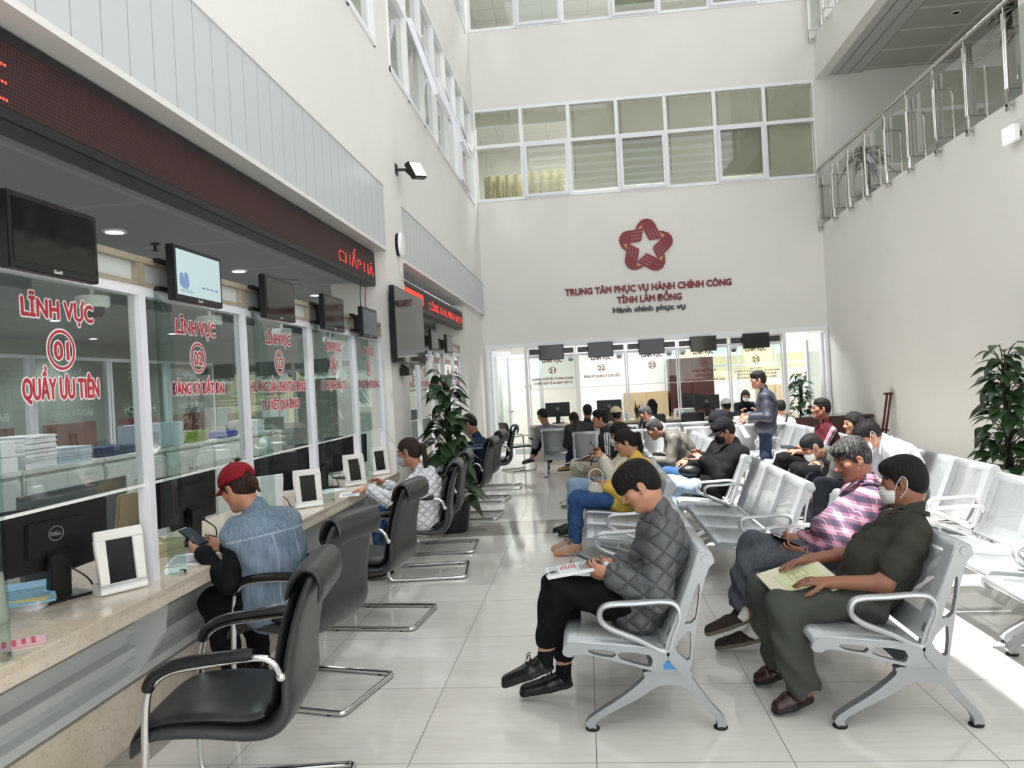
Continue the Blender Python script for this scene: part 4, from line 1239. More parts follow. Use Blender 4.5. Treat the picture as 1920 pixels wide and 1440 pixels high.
# ------------------------------------------------------------ people: bodies and clothes grown as smooth solid fields
V3 = lambda *a: np.array(a, float)
def unit(v): return v / (np.linalg.norm(v) + 1e-9)
class Field:
    def __init__(s): s.pr = []; s.post = []
    def cone(s, a, b, ra, rb, k=.02, ax=None, sq=1.0, op='u'):
        a = np.array(a, float); b = np.array(b, float)
        def f(P):
            ab = b - a
            q = P - a; d = ab
            if ax is not None:
                q = q - ax * ((q @ ax) * (1 - 1 / sq))[:, None]; d = ab - ax * (ab @ ax) * (1 - 1 / sq)
            t = np.clip((q @ d) / (d @ d + 1e-9), 0, 1)
            return np.linalg.norm(q - t[:, None] * d, axis=1) - (ra + (rb - ra) * t)
        m = max(ra, rb) * max(1, sq)
        s.pr.append((f, np.minimum(a, b) - m, np.maximum(a, b) + m, k, op)); return s
    def ell(s, c, r, Rm=None, k=.02, op='u'):
        c = np.array(c, float); r = np.array(r, float); Rm = np.eye(3) if Rm is None else Rm
        def f(P):
            q = (P - c) @ Rm
            k0 = np.linalg.norm(q / r, axis=1); k1 = np.linalg.norm(q / (r * r), axis=1)
            return np.where(k0 < 1e-4, -r.min(), k0 * (k0 - 1) / (k1 + 1e-9))
        ext = np.sqrt(((Rm * r) ** 2).sum(1))
        s.pr.append((f, c - ext, c + ext, k, op)); return s
    def clip(s, c, n, k=.004):
        """keeps the half-space behind the plane (where (p-c).n < 0)"""
        c = np.array(c, float); n = unit(np.array(n, float))
        s.pr.append((lambda P: -((P - c) @ n), None, None, k, 's')); return s
    def mesh(s, v, disp=None, amp=0.0):
        bx = [(lo, hi) for f, lo, hi, k, op in s.pr if op == 'u']
        lo = np.min([b[0] for b in bx], 0) - 3 * v; hi = np.max([b[1] for b in bx], 0) + 3 * v
        n = np.ceil((hi - lo) / v).astype(int) + 1
        ax = [lo[i] + np.arange(n[i]) * v for i in range(3)]
        A = np.full(n, .1, np.float32)
        for f, l, h, k, op in s.pr:
            if l is None: i0 = np.zeros(3, int); i1 = n
            else:
                mg = k + 2.5 * v
                i0 = np.clip(np.floor((l - mg - lo) / v).astype(int), 0, n - 1); i1 = np.clip(np.ceil((h + mg - lo) / v).astype(int) + 1, 1, n)
            sl = tuple(slice(i0[i], i1[i]) for i in range(3))
            g = np.stack(np.meshgrid(*[ax[i][sl[i]] for i in range(3)], indexing='ij'), -1)
            cur = A[sl]
            sh = cur.shape
            if op == 's':
                # only where it matters
                d = f(g.reshape(-1, 3)).reshape(sh)
                hh = np.maximum(k - np.abs(cur + d), 0) / k
                A[sl] = np.maximum(cur, -d) + hh * hh * k * .25
            else:
                d = f(g.reshape(-1, 3)).reshape(sh)
                hh = np.maximum(k - np.abs(cur - d), 0) / k
                A[sl] = np.minimum(cur, d) - hh * hh * k * .25
        if disp is not None:
            idx = np.argwhere(np.abs(A) < 3 * v + amp)
            P = lo + idx * v
            A[tuple(idx.T)] += disp(P).astype(np.float32)
        return nets(A, lo, v)

def nets(A, lo, v):
    """surface nets: one vertex per crossed cell"""
    I = A < 0
    n = np.array(A.shape)
    cnt = np.zeros(n - 1, np.int8)
    corners = [(a, b, c) for a in (0, 1) for b in (0, 1) for c in (0, 1)]
    for a, b, c in corners:
        cnt += I[a:n[0] - 1 + a, b:n[1] - 1 + b, c:n[2] - 1 + c]
    act = np.argwhere((cnt > 0) & (cnt < 8))
    ids = np.full(n - 1, -1, np.int32); ids[tuple(act.T)] = np.arange(len(act))
    val = {q: A[act[:, 0] + q[0], act[:, 1] + q[1], act[:, 2] + q[2]] for q in corners}
    S = np.zeros((len(act), 3)); C = np.zeros(len(act))
    for q in corners:
        for d in range(3):
            if q[d] == 0:
                p = list(q); p[d] = 1; p = tuple(p)
                va, vb = val[q], val[p]
                cr = (va < 0) != (vb < 0)
                t = np.where(cr, va / np.where(cr, va - vb, 1), 0)
                pt = np.array(q, float)[None] + np.eye(3)[d][None] * t[:, None]
                S += pt * cr[:, None]; C += cr
    verts = lo + (act + S / C[:, None]) * v
    quads = []
    for d in range(3):
        e1, e2 = (d + 1) % 3, (d + 2) % 3
        sl0 = [slice(None)] * 3; sl1 = [slice(None)] * 3
        sl0[d] = slice(0, n[d] - 1); sl1[d] = slice(1, n[d])
        cr = I[tuple(sl0)] != I[tuple(sl1)]
        ix = np.argwhere(cr)
        ok = (ix[:, e1] > 0) & (ix[:, e2] > 0) & (ix[:, e1] < n[e1] - 1) & (ix[:, e2] < n[e2] - 1)
        ix = ix[ok]
        o1 = np.zeros(3, int); o1[e1] = 1; o2 = np.zeros(3, int); o2[e2] = 1
        q = np.stack([ids[tuple((ix - o1 - o2).T)], ids[tuple((ix - o2).T)], ids[tuple(ix.T)], ids[tuple((ix - o1).T)]], 1)
        ins = I[tuple(ix.T)]
        q[~ins] = q[~ins][:, ::-1]
        quads.append(q)
    return verts, np.concatenate(quads)

def field_obj(name, verts, quads, mats_, parent, fm=None):
    me = bpy.data.meshes.new(name)
    me.vertices.add(len(verts)); me.vertices.foreach_set('co', verts.astype(np.float32).ravel())
    me.loops.add(quads.size); me.loops.foreach_set('vertex_index', quads.astype(np.int32).ravel())
    me.polygons.add(len(quads)); me.polygons.foreach_set('loop_start', np.arange(0, quads.size, 4, dtype=np.int32))
    mats_ = mats_ if isinstance(mats_, list) else [mats_]
    for q in mats_: me.materials.append(q)
    if fm is not None:
        me.polygons.foreach_set('material_index', fm(verts[quads].mean(1)).astype(np.int32))
    me.update(calc_edges=True); me.validate()
    me.shade_smooth()
    o = bpy.data.objects.new(name, me)
    link(o, parent)
    return o

def wrinkle(amp, fr=1.0, seed=0.0):
    def d(P):
        x, y, z = P[:, 0] * fr, P[:, 1] * fr, P[:, 2] * fr
        w = .9 * np.sin(9 * x + 7 * z + seed) + .9 * np.sin(11 * y - 8 * x + 2 * seed)
        a = np.sin(38 * z + 22 * x + 2.4 * w + seed) + .7 * np.sin(30 * x - 34 * z + 26 * y + 2.1 * w)
        return amp * .5 * a
    return d

def skin_mat(name, col):
    if name in MATS: return MATS[name]
    t = NT(name)
    n = t.noise(14, 4)
    c = lin(col)
    t.base(t.mix(t.ramp(n, .3, .7), c, (min(1, c[0] * 1.12), c[1] * 1.02, c[2] * .98, 1)))
    t.b.inputs['Roughness'].default_value = .46
    t.b.inputs['Subsurface Weight'].default_value = .12
    t.b.inputs['Subsurface Radius'].default_value = (.01, .004, .002)
    MATS[name] = t.m
    return t.m
def hair_mat(name, col, grey=0.0):
    if name in MATS: return MATS[name]
    t = NT(name)
    mp = t.n('ShaderNodeMapping', ins={'Scale': (140, 140, 18)}); t.l(t.obj(), mp.inputs[0])
    n = t.noise(1.0, 3, mp.outputs[0])
    c = lin(col)
    hi = lin('7d7d7e') if grey else tuple(min(1, v * 1.8 + .001) for v in c[:3]) + (1,)
    t.base(t.mix(t.ramp(n, .5 if not grey else .62 - .2 * grey, .85), c, hi))
    t.b.inputs['Roughness'].default_value = .62
    t.b.inputs['Specular IOR Level'].default_value = .28
    t.bump(n, .9, .010)
    MATS[name] = t.m
    return t.m
def cloth(name, col, rough=.85, var=.12, kind=None, col2=None, scale=1.0):
    if name in MATS: return MATS[name]
    t = NT(name)
    c = lin(col)
    n = t.noise(5, 4); f = t.noise(420, 2)
    base = t.mix(t.ramp(n, .3, .7), tuple(v * (1 - var) for v in c[:3]) + (1,), c)
    t.b.inputs['Roughness'].default_value = rough
    t.b.inputs['Sheen Weight'].default_value = .0
    t.b.inputs['Specular IOR Level'].default_value = .2 if rough > .6 else .5
    h = t.math('ADD', t.math('MULTIPLY', f, .25), t.math('MULTIPLY', t.noise(16, 3), 1.2))
    if kind == 'quilt':
        x, y, z = t.xyz()
        p = .092 * scale
        a = t.math('ABSOLUTE', t.math('SINE', t.math('MULTIPLY', t.math('ADD', t.math('MULTIPLY', x, .8), t.math('ADD', z, t.math('MULTIPLY', y, .2))), PI / p)))
        b = t.math('ABSOLUTE', t.math('SINE', t.math('MULTIPLY', t.math('SUBTRACT', t.math('MULTIPLY', x, .9), t.math('SUBTRACT', z, t.math('MULTIPLY', y, .15))), PI / p)))
        m_ = t.math('POWER', t.math('MINIMUM', a, b), .4)
        h = t.math('ADD', t.math('MULTIPLY', m_, 2.2), t.math('MULTIPLY', t.noise(22, 3), .8))
        base = t.mix(t.ramp(t.math('MINIMUM', a, b), 0.0, .12), tuple(v * .72 for v in c[:3]) + (1,), base)
        t.bump(h, .75, .012)
    elif kind == 'plaid':
        x, y, z = t.xyz()
        u = t.math('ADD', x, t.math('MULTIPLY', y, .2)); v = t.math('ADD', z, t.math('MULTIPLY', x, .12))
        wv = t.math('MULTIPLY', t.noise(9, 2), .012)
        def band(q, per, lo, hi, off=0):
            fr = t.math('FRACT', t.math('ADD', t.math('DIVIDE', t.math('ADD', q, wv), per), off))
            return t.math('MULTIPLY', t.math('GREATER_THAN', fr, lo), t.math('LESS_THAN', fr, hi))
        pk, nv, wh = lin('b9788c'), lin('33374c'), lin('a4acc4')
        cc = t.mix(t.math('MULTIPLY', band(v, .074, .0, .45), .8), pk, nv)
        cc = t.mix(t.math('MULTIPLY', band(u, .066, .05, .5), .7), cc, nv)
        cc = t.mix(t.math('MULTIPLY', band(v, .074, .68, .77), .45), cc, wh)
        cc = t.mix(t.math('MULTIPLY', band(u, .066, .72, .80), .45), cc, wh)
        base = cc
        t.bump(h, .35, .006)
    elif kind == 'denim':
        mp = t.n('ShaderNodeMapping', ins={'Scale': (60, 60, 9)}); t.l(t.obj(), mp.inputs[0])
        n2 = t.noise(1.0, 4, mp.outputs[0])
        base = t.mix(t.ramp(t.math('ADD', t.math('MULTIPLY', n, .5), t.math('MULTIPLY', n2, .5)), .38, .62), c, lin(col2))
        t.bump(h, .45, .007)
    else:
        t.bump(h, .4, .006)
    t.base(base)
    MATS[name] = t.m
    return t.m

def ik(a, b, l1, l2, hint):
    d = b - a; L = np.linalg.norm(d); L2 = min(L, (l1 + l2) * .995)
    u = d / (L + 1e-9)
    x = (l1 * l1 - l2 * l2 + L2 * L2) / (2 * L2)
    h = math.sqrt(max(l1 * l1 - x * x, 0))
    n = hint - u * (hint @ u); n = unit(n)
    return a + u * (x * L / L2) + n * h

def hand(F, w, d, n, t, s, curl=.5, v=.006, spread=0.0, fr=.0082):
    """palm, four fingers with three bends each, thumb from the side; n = palm side normal, t = thumb side"""
    d = unit(d); n = unit(n - d * (n @ d)); t = unit(t - d * (t @ d) - n * (t @ n))
    s *= 1.0
    F.cone(w - d * .02, w + d * .025 * s, .024 * s, .023 * s, .012, n, .8)
    F.cone(w + d * .02 * s, w + d * .075 * s, .0165 * s, .0165 * s, .012, t, 2.2)
    base = [(.030, .086, .070), (.010, .091, .078), (-.011, .087, .072), (-.031, .079, .056)]
    for i, (ty, dx, L) in enumerate(base):
        p = w + d * dx * s + t * ty * s
        a = 0.0; r = fr * s * (1.0 if i < 3 else .88)
        c = curl * (1 + .12 * i)
        fan = t * (.14 + spread) * (1.2 - i * .8)
        for j, fl in enumerate((.46, .30, .24)):
            a += c * (.55, .75, .5)[j]
            dd = unit(d * math.cos(a) + n * math.sin(a) + fan * (.35 if j == 0 else .1))
            q = p + dd * (L * fl * s)
            F.cone(p, q, r, r * .93, .004)
            p = q; r *= .93
    p = w + d * .022 * s + t * .026 * s
    for j, (fl, ang) in enumerate(((.042, .75), (.032, .45), (.026, .25))):
        dd = unit(d * math.cos(ang) + t * math.sin(ang) + n * (.35 + .1 * j))
        q = p + dd * fl * s
        F.cone(p, q, (.0125 - .0012 * j) * s, (.0115 - .0012 * j) * s, .008)
        p = q

def head_frame(phi, pitch, rl=0.0):
    f = V3(math.cos(R(phi)), math.sin(R(phi)), 0); l = V3(-math.sin(R(phi)), math.cos(R(phi)), 0)
    c, s_ = math.cos(R(pitch)), math.sin(R(pitch))
    fw_ = f * c - V3(0, 0, 1) * s_; up = V3(0, 0, 1) * c + f * s_
    c, s_ = math.cos(R(rl)), math.sin(R(rl))
    return np.stack([fw_, l * c + up * s_, up * c - l * s_], 1)

def person(label, H, hd, N, P, phi, W, K, A, T=None, skin='b98668', hair=('short', '15130f', 0), top=None, bottom=None, shoes=None,
           v=.009, hands=None, s=.95, elbow=None, mask=None, cap=None, girth=1.0, bust=0.0, extra=None, slouch=.03, neck_r=.052, shoulder=.165, ear=True):
    H, N, P = np.array(H, float), np.array(N, float), np.array(P, float)
    W = [np.array(q, float) for q in W]; K = [np.array(q, float) for q in K]; A = [np.array(q, float) for q in A]
    Rh = head_frame(*hd)
    f0 = V3(math.cos(R(phi)), math.sin(R(phi)), 0); lat = V3(-math.sin(R(phi)), math.cos(R(phi)), 0)
    up = unit(N - P); fw_ = np.cross(lat, up)
    root = bpy.data.objects.new  # placeholder, body mesh is the root
    # sides: W[0], K[0], A[0] belong to the left when side[0] = +1
    S = [N + lat * shoulder * s - up * .055 * s, N - lat * shoulder * s - up * .055 * s]
    # the first limb given is the one on the left of the body when nearer to the left shoulder
    if np.linalg.norm(S[0] - W[0]) + np.linalg.norm(S[1] - W[1]) > np.linalg.norm(S[1] - W[0]) + np.linalg.norm(S[0] - W[1]): W = W[::-1]; hands = hands[::-1] if hands else hands
    HJ = [P + lat * .088 * s, P - lat * .088 * s]
    if (K[0] - K[1]) @ lat < -1.0 or (K[0] - P) @ lat < (K[1] - P) @ lat: K = K[::-1]; A = A[::-1]; T = T[::-1] if T else T
    E = []
    for i in (0, 1):
        sg = 1 if i == 0 else -1
        d = W[i] - S[i]; L = np.linalg.norm(d); lm = .535 * s
        if L > lm: S[i] = S[i] + d / L * min(L - lm, .06); d = W[i] - S[i]; L = np.linalg.norm(d)
        if L > lm: W[i] = S[i] + d / L * lm
        hint = (-fw_ * .35 + lat * sg * .45 - V3(0, 0, 1) * 1.0) if elbow is None else np.array(elbow[i], float)
        E.append(ik(S[i], W[i], .285 * s, .25 * s, hint))
    toes = []
    for i in (0, 1):
        if T and T[i] is not None: toes.append(np.array(T[i], float))
        else:
            kd = K[i] - HJ[i]; kd = unit(V3(kd[0], kd[1], 0) * .6 + f0 * .6); toes.append(A[i] + kd * .17 * s + V3(0, 0, -.055))
    M = (P + N) / 2 - fw_ * slouch; C = P + (N - P) * .72 - fw_ * slouch * .6
    g = girth
    def torso(F, t, hem=None, k=.05):
        F.cone(P + up * .01, M, .112 * g * s + t, .102 * g * s + t, k, lat, 1.38)
        F.cone(M, C, .102 * g * s + t, .108 * s * (1 + .4 * (g - 1)) + t, k, lat, 1.38)
        F.cone(C, N - up * .07 * s, .108 * s + t, .075 * s + t, k, lat, 1.5)
        if g > 1.05: F.ell(P + up * .17 * s + fw_ * .06 * s, (.12 * g * s + t, .10 * s + t, .13 * s + t), np.stack([lat, fw_, up], 1), .06)
        if bust:
            for q in (-1, 1): F.ell(C - up * .03 * s + fw_ * .085 * s + lat * q * .07 * s, (.06 * s + t,) * 3, None, .05)
        for i in (0, 1):
            F.cone(N - up * .035 * s, S[i], .055 * s + t, .058 * s + t, .045)
    def arm(F, t, frac=1.0, k=.03, cuff=0.0):
        """sleeve to a fraction of the arm: 0.5 = elbow, 1 = wrist"""
        for i in (0, 1):
            u = min(1, frac * 2)
            e = S[i] + (E[i] - S[i]) * u
            F.cone(S[i], e, .054 * s + t, (.054 + (.042 - .054) * u) * s + t + cuff * (frac <= .5), k)
            if frac > .5:
                u = (frac - .5) * 2
                F.cone(E[i], E[i] + (W[i] - E[i]) * u, .042 * s + t, (.042 + (.029 - .042) * u) * s + t + cuff, k)
    def legs(F, t, frac=1.0, flare=0.0, k=.04, thin=1.0):
        for i in (0, 1):
            F.cone(HJ[i], K[i], .086 * s * thin + t, .058 * s * thin + t, k)
            e = K[i] + (A[i] - K[i]) * frac
            F.cone(K[i], (K[i] + e) / 2, .058 * s * thin + t, .053 * s * thin + t + flare * .5, k)
            F.cone((K[i] + e) / 2, e, .053 * s * thin + t + flare * .5, .037 * s * thin + t + flare, k)
    # ---- body: one continuous skin
    B = Field()
    hw = lambda x, y, z: H + Rh @ (V3(x, y, z) * s)
    B.ell(hw(-.014, 0, .03), (.094 * s, .074 * s, .088 * s), Rh, .02)
    B.ell(hw(.03, 0, -.035), (.060 * s, .056 * s, .080 * s), Rh, .03)
    B.cone(hw(.004, .05, -.055), hw(.062, .014, -.097), .022 * s, .017 * s, .03); B.cone(hw(.004, -.05, -.055), hw(.062, -.014, -.097), .022 * s, .017 * s, .03)
    B.ell(hw(.072, 0, -.098), (.02 * s, .02 * s, .017 * s), Rh, .02)
    for q in (-1, 1):
        B.ell(hw(.058, q * .043, -.014), (.022 * s, .02 * s, .02 * s), Rh, .025)
    B.cone(hw(.08, -.03, .021), hw(.08, .03, .021), .0125 * s, .0125 * s, .02)
    for q in (-1, 1):
        B.ell(hw(.094, q * .032, .002), (.017 * s, .02 * s, .012 * s), Rh, .012, 's')
        B.ell(hw(.072, q * .032, .001), (.0145 * s, .0165 * s, .0125 * s), Rh, .006)
    B.cone(hw(.088, 0, .012), hw(.112, 0, -.027), .0075 * s, .0115 * s, .012)
    for q in (-1, 1): B.ell(hw(.097, q * .0135, -.031), (.010 * s, .008 * s, .008 * s), Rh, .008)
    B.ell(hw(.088, 0, -.056), (.009 * s, .023 * s, .0065 * s), Rh, .007)
    B.ell(hw(.086, 0, -.069), (.0095 * s, .020 * s, .0075 * s), Rh, .007)
    B.cone(hw(.098, -.02, -.0625), hw(.098, .02, -.0625), .0022 * s, .0022 * s, .005, op='s')
    if ear:
        for q in (-1, 1):
            Re = Rh @ np.array([[math.cos(.25), 0, math.sin(.25)], [0, 1, 0], [-math.sin(.25), 0, math.cos(.25)]])
            B.ell(hw(-.010, q * .0765, -.003), (.0175 * s, .0085 * s, .030 * s), Re, .006)
            B.ell(hw(-.005, q * .087, .0), (.010 * s, .009 * s, .019 * s), Re, .005, 's')
            B.ell(hw(.002, q * .074, -.028), (.009 * s, .007 * s, .010 * s), Re, .006)
    nb = hw(-.028, 0, -.06)
    B.cone(N - up * .02 * s, nb, (neck_r + .006) * s, neck_r * s, .04)
    B.cone(nb, hw(.02, 0, -.075), neck_r * .9 * s, .03 * s, .035)
    torso(B, 0); arm(B, 0); legs(B, 0)
    for i in (0, 1):
        sg = 1 if i == 0 else -1
        fd = unit(W[i] - E[i])
        if hands and hands[i] is not None:
            hdn = hands[i]; dd, nn = np.array(hdn[0], float), np.array(hdn[1], float); cu = hdn[2] if len(hdn) > 2 else .5
        else:
            dd = unit(fd + f0 * .2 - lat * sg * .25); nn = -V3(0, 0, 1) * .7 - lat * sg * .5; cu = .55
        dd = unit(dd); nn = unit(nn - dd * (nn @ dd))
        tt = np.cross(nn, dd) * (-1 if i == 0 else 1) 
        hand(B, W[i], dd, nn, tt, s, cu, v)
        fo = unit(toes[i] - A[i]); 
        B.cone(A[i] - V3(0, 0, .012), A[i] + (toes[i] + V3(0, 0, .012) - A[i]) * (.45 if shoes else 1), .030 * s, .026 * s, .03)
    sk = skin_mat('skin_' + skin, skin)
    lip = skin_mat('lips_' + skin, '%02x%02x%02x' % tuple(int(int(skin[j:j + 2], 16) * q) for j, q in ((0, .86), (2, .66), (4, .68))))
    brow = mat('brow_dark', '1d1714', .7); lash = mat('lash_dark', '120e0c', .5)
    verts, quads = B.mesh(v)
    def fm(c):
        q = (c - H) @ Rh / s
        ix = np.zeros(len(c), int)
        x, y, z = q[:, 0], np.abs(q[:, 1]), q[:, 2]
        ix[(x > .078) & (y < .025) & (z < -.050) & (z > -.077)] = 1
        arch = .021 + .006 * np.sin((y - .012) / .04 * PI)
        ix[(x > .045) & (y > .013) & (y < .052) & (np.abs(z - arch - .004) < .0045)] = 2
        ix[(x > .05) & (y > .017) & (y < .047) & (np.abs(z + .003 + (y - .032) ** 2 * 6) < .0028)] = 3
        return ix
    body = field_obj('person', verts, quads, [sk, lip, brow, lash], None, fm)
    tag(body, label, 'person')
    # ---- hair
    style, hc, gr = hair
    if style:
        hm = hair_mat('hair_%s_%g' % (hc, gr), hc, gr)
        F = Field()
        th = {'short': .006, 'crop': .005, 'fringe': .004, 'long': .012, 'tail': .010, 'thin': .006, 'side': .008}[style]
        F.ell(hw(-.016, 0, .034), ((.096 + th) * s, (.0755 + th) * s, (.09 + th) * s), Rh, .01)
        zf, zb = {'short': (.055, -.075), 'crop': (.055, -.068), 'fringe': (.055, -.062), 'long': (.055, -.09), 'tail': (.055, -.062), 'thin': (.075, -.07), 'side': (.05, -.078)}[style]
        F.ell(hw(-.052, 0, -.012), ((.054 + th) * s, (.060 + th) * s, (.066 + th) * s), Rh, .03)
        def below(Pn, zf=zf, zb=zb):
            q = (Pn - H) @ Rh / s
            hl = np.interp(q[:, 0], [-.10, -.06, -.035, -.015, .02, .04, .07, .09], [zb - .012, zb - .004, -.045, -.012, -.012, .02, zf - .008, zf])
            return (q[:, 2] - hl) * s * .75
        F.pr.append((below, None, None, .006, 's'))
        if style not in ('long',):
            for q in (-1, 1):
                F.cone(hw(.022, q * .070, .03), hw(.016, q * .071, -.008), .011 * s, .006 * s, .012)
                F.ell(hw(-.008, q * .088, -.006), (.024 * s, .026 * s, .034 * s), Rh, .008, 's')
        if style == 'short': F.ell(hw(-.008, 0, .072), (.096 * s, .078 * s, .062 * s), Rh, .02).ell(hw(.058, 0, .078), (.042 * s, .055 * s, .030 * s), Rh, .03)
        if style == 'crop': F.ell(hw(-.01, 0, .078), (.090 * s, .072 * s, .050 * s), Rh, .02)
        if style == 'side': F.ell(hw(-.012, 0, .066), (.104 * s, .086 * s, .070 * s), Rh, .02).ell(hw(.06, 0, .066), (.042 * s, .062 * s, .036 * s), Rh, .03).ell(hw(-.06, 0, .02), (.058 * s, .078 * s, .08 * s), Rh, .03)
        if style == 'fringe': F.ell(hw(.0, 0, .070), (.105 * s, .087 * s, .066 * s), Rh, .02).ell(hw(.070, 0, .052), (.036 * s, .068 * s, .050 * s), Rh, .03).cone(hw(.092, -.04, .03), hw(.092, .04, .03), .018 * s, .018 * s, .02)
        if style == 'thin': F.ell(hw(.01, 0, .13), (.07 * s, .045 * s, .045 * s), Rh, .02, 's')
        if style == 'tail':
            a = hw(-.098, 0, .03)
            F.ell(hw(-.1, 0, .03), (.025 * s,) * 3, Rh, .02)
            b = a + Rh @ V3(-.05, 0, -.01) * s; c = b + V3(0, 0, -.12) * s - f0 * .02; d = c + V3(0, 0, -.16) * s + f0 * .01
            F.cone(a, b, .024 * s, .026 * s, .02).cone(b, c, .026 * s, .024 * s, .02).cone(c, d, .024 * s, .012 * s, .02)
        if style == 'long':
            for q in (-1, 0, 1):
                a = hw(-.06, q * .055, .0); b = N - fw_ * .075 * s + lat * q * .05 * s - up * (.02 if q else .08) * s
                F.cone(a, b, .045 * s, .03 * s, .04)
            for q in (-1, 1): F.cone(hw(.03, q * .072, .03), hw(.0, q * .075, -.07), .016 * s, .018 * s, .03)
        def strands(Pn):
            q = (Pn - H) @ Rh / s
            az = np.arctan2(q[:, 1], q[:, 0] + .03); r = np.hypot(q[:, 1], q[:, 0] + .03)
            am = {'crop': .0006, 'short': .0013, 'fringe': .0013, 'side': .0016}.get(style, .001)
            return am * (np.sin(az * 31 + 60 * q[:, 2] + 3 * np.sin(r * 70)) * .6 + np.sin(az * 67 - 40 * q[:, 2] + 5 * np.sin(r * 90)) * .6)
        vv, qq = F.mesh(min(v, .006) if v < .008 else v, strands, .008)
        field_obj('hair', vv, qq, hm, body)
        if extra and 'bun' in extra:
            F = Field().ell(hw(-.125, .01, -.012), (.036 * s, .032 * s, .034 * s), Rh, .02).cone(hw(-.13, .0, -.02), hw(-.15, .0, -.085), .018 * s, .006 * s, .02).cone(hw(-.14, .02, -.02), hw(-.185, .02, -.05), .010 * s, .003 * s, .01)
            vv, qq = F.mesh(v, strands, .005); field_obj('hair_bun', vv, qq, hair_mat('hair_brown_bun', '3a2218'), body)
    # ---- clothes
    if bottom:
        F = Field(); t = bottom.get('t', .012)
        F.cone(P - up * .0, P + up * .10 * s, .115 * g * s + t * .6, .108 * g * s + t * .5, .05, lat, 1.38)
        legs(F, t, bottom.get('len', .95), bottom.get('flare', .012), .045, bottom.get('thin', 1.0))
        for i in (0, 1):
            e = K[i] + (A[i] - K[i]) * bottom.get('len', .95); u_ = unit(A[i] - K[i]); r_ = .06 * s + t + bottom.get('flare', .012)
            F.ell(e + u_ * r_ * .98, (r_,) * 3, None, .003, 's')
        sd = sum(map(ord, label)) % 7
        vv, qq = F.mesh(v, wrinkle(bottom.get('wr', .006), bottom.get('fr', 1.0), sd), .008)
        field_obj(bottom.get('name', 'trousers'), vv, qq, bottom['m'], body)
    if top:
        F = Field(); t = top.get('t', .014)
        torso(F, t, k=.055)
        if top.get('hem', 0): F.cone(P - up * top['hem'] * .3, P + up * .1, .118 * g * s + t, .112 * g * s + t, .05, lat, 1.42)
        sl = top.get('sleeve', .93)
        if sl: arm(F, t + top.get('puff', 0), sl, .018, top.get('cuff', .0))
        ch = top.get('collar', .045)
        nd = unit(nb - (N - up * .02 * s))
        if ch: F.cone(N - up * .03 * s, N + nd * (t + .035 + ch * .35) * s, (neck_r + .026) * s, (neck_r + .012) * s, .006)
        if top.get('hood'): F.ell(N - fw_ * .075 * s + up * .0, (.095 * s, .06 * s, .075 * s), np.stack([lat, fw_, up], 1), .04)
        if top.get('open'):  # an open neckline
            F.ell(N + fw_ * .095 * s + up * .01, (.035 * s, .06 * s, .07 * s), np.stack([lat, fw_, up], 1), .01, 's')
        vv, qq = F.mesh(v, wrinkle(top.get('wr', .006), top.get('fr', 1.0), sum(map(ord, label)) % 5), .01)
        st = top.get('stripe')
        ms = [top['m']] + (top.get('m2') or [])
        fm2 = None
        if st == 'sleeve':
            def fm2(c):
                ix = np.zeros(len(c), int)
                for i in (0, 1):
                    sg = 1 if i == 0 else -1
                    for a_, b_ in ((S[i], E[i]), (E[i], W[i])):
                        ab = b_ - a_; tt = ((c - a_) @ ab) / (ab @ ab); rel = c - a_ - tt[:, None] * ab
                        o_ = unit(lat * sg - ab * ((lat * sg) @ ab) / (ab @ ab)); p_ = np.cross(unit(ab), o_)
                        an = np.arctan2(rel @ p_, rel @ o_); rr = np.linalg.norm(rel, axis=1)
                        inn = (tt > -.25) & (tt < 1.05) & (rr < .085)
                        w_ = np.abs(an)
                        if len(ms) == 2: ix[inn & ((w_ < .12) | ((w_ > .3) & (w_ < .5)))] = 1
                        else:
                            ix[inn & (an > -.15) & (an < .5)] = 1; ix[inn & (an < -.35) & (an > -.5)] = 2; ix[inn & (an < -.15) & (an > -.35)] = 3
                return ix
        elif st == 'bands':
            def fm2(c):
                z = (c - P) @ up / np.linalg.norm(N - P)
                ix = np.zeros(len(c), int)
                ix[(z > .72) & (z < .80)] = 1; ix[(z > .83) & (z < .855)] = 1
                return ix
        field_obj(top.get('name', 'jacket'), vv, qq, ms if len(ms) > 1 else ms[0], body, fm2)
        if top.get('vest'):
            F = Field(); torso(F, t + .011, k=.055)
            F.cone(P - up * .03, P + up * .1, .122 * g * s + t, .116 * g * s + t, .05, lat, 1.42)
            for i in (0, 1):
                sg = 1 if i == 0 else -1
                F.cone(S[i] - lat * sg * .01, S[i] + (E[i] - S[i]) * .12, .066 * s + t, .07 * s + t, .03)
            F.cone(N - up * .03 * s, N + nd * .05 * s, (neck_r + .036) * s, (neck_r + .02) * s, .02)
            vv, qq = F.mesh(v, wrinkle(.007, .8, 2), .01)
            fr_ = mat('vest_seam', '99a7b4', .9)
            def fmv(c):
                q = c - P; z = q @ up / np.linalg.norm(N - P); l_ = q @ lat; bk = (q @ fw_) < -.02
                ix = np.zeros(len(c), int)
                ix[bk & (np.abs(z - .80) < .009)] = 1
                ix[bk & (z < .79) & (np.abs(np.abs(l_) - .055 - .02 * z) < .0035)] = 1
                ix[np.abs(z - .02) < .008] = 1
                return ix
            field_obj('denim_vest', vv, qq, [top['vest'], fr_], body, fmv)
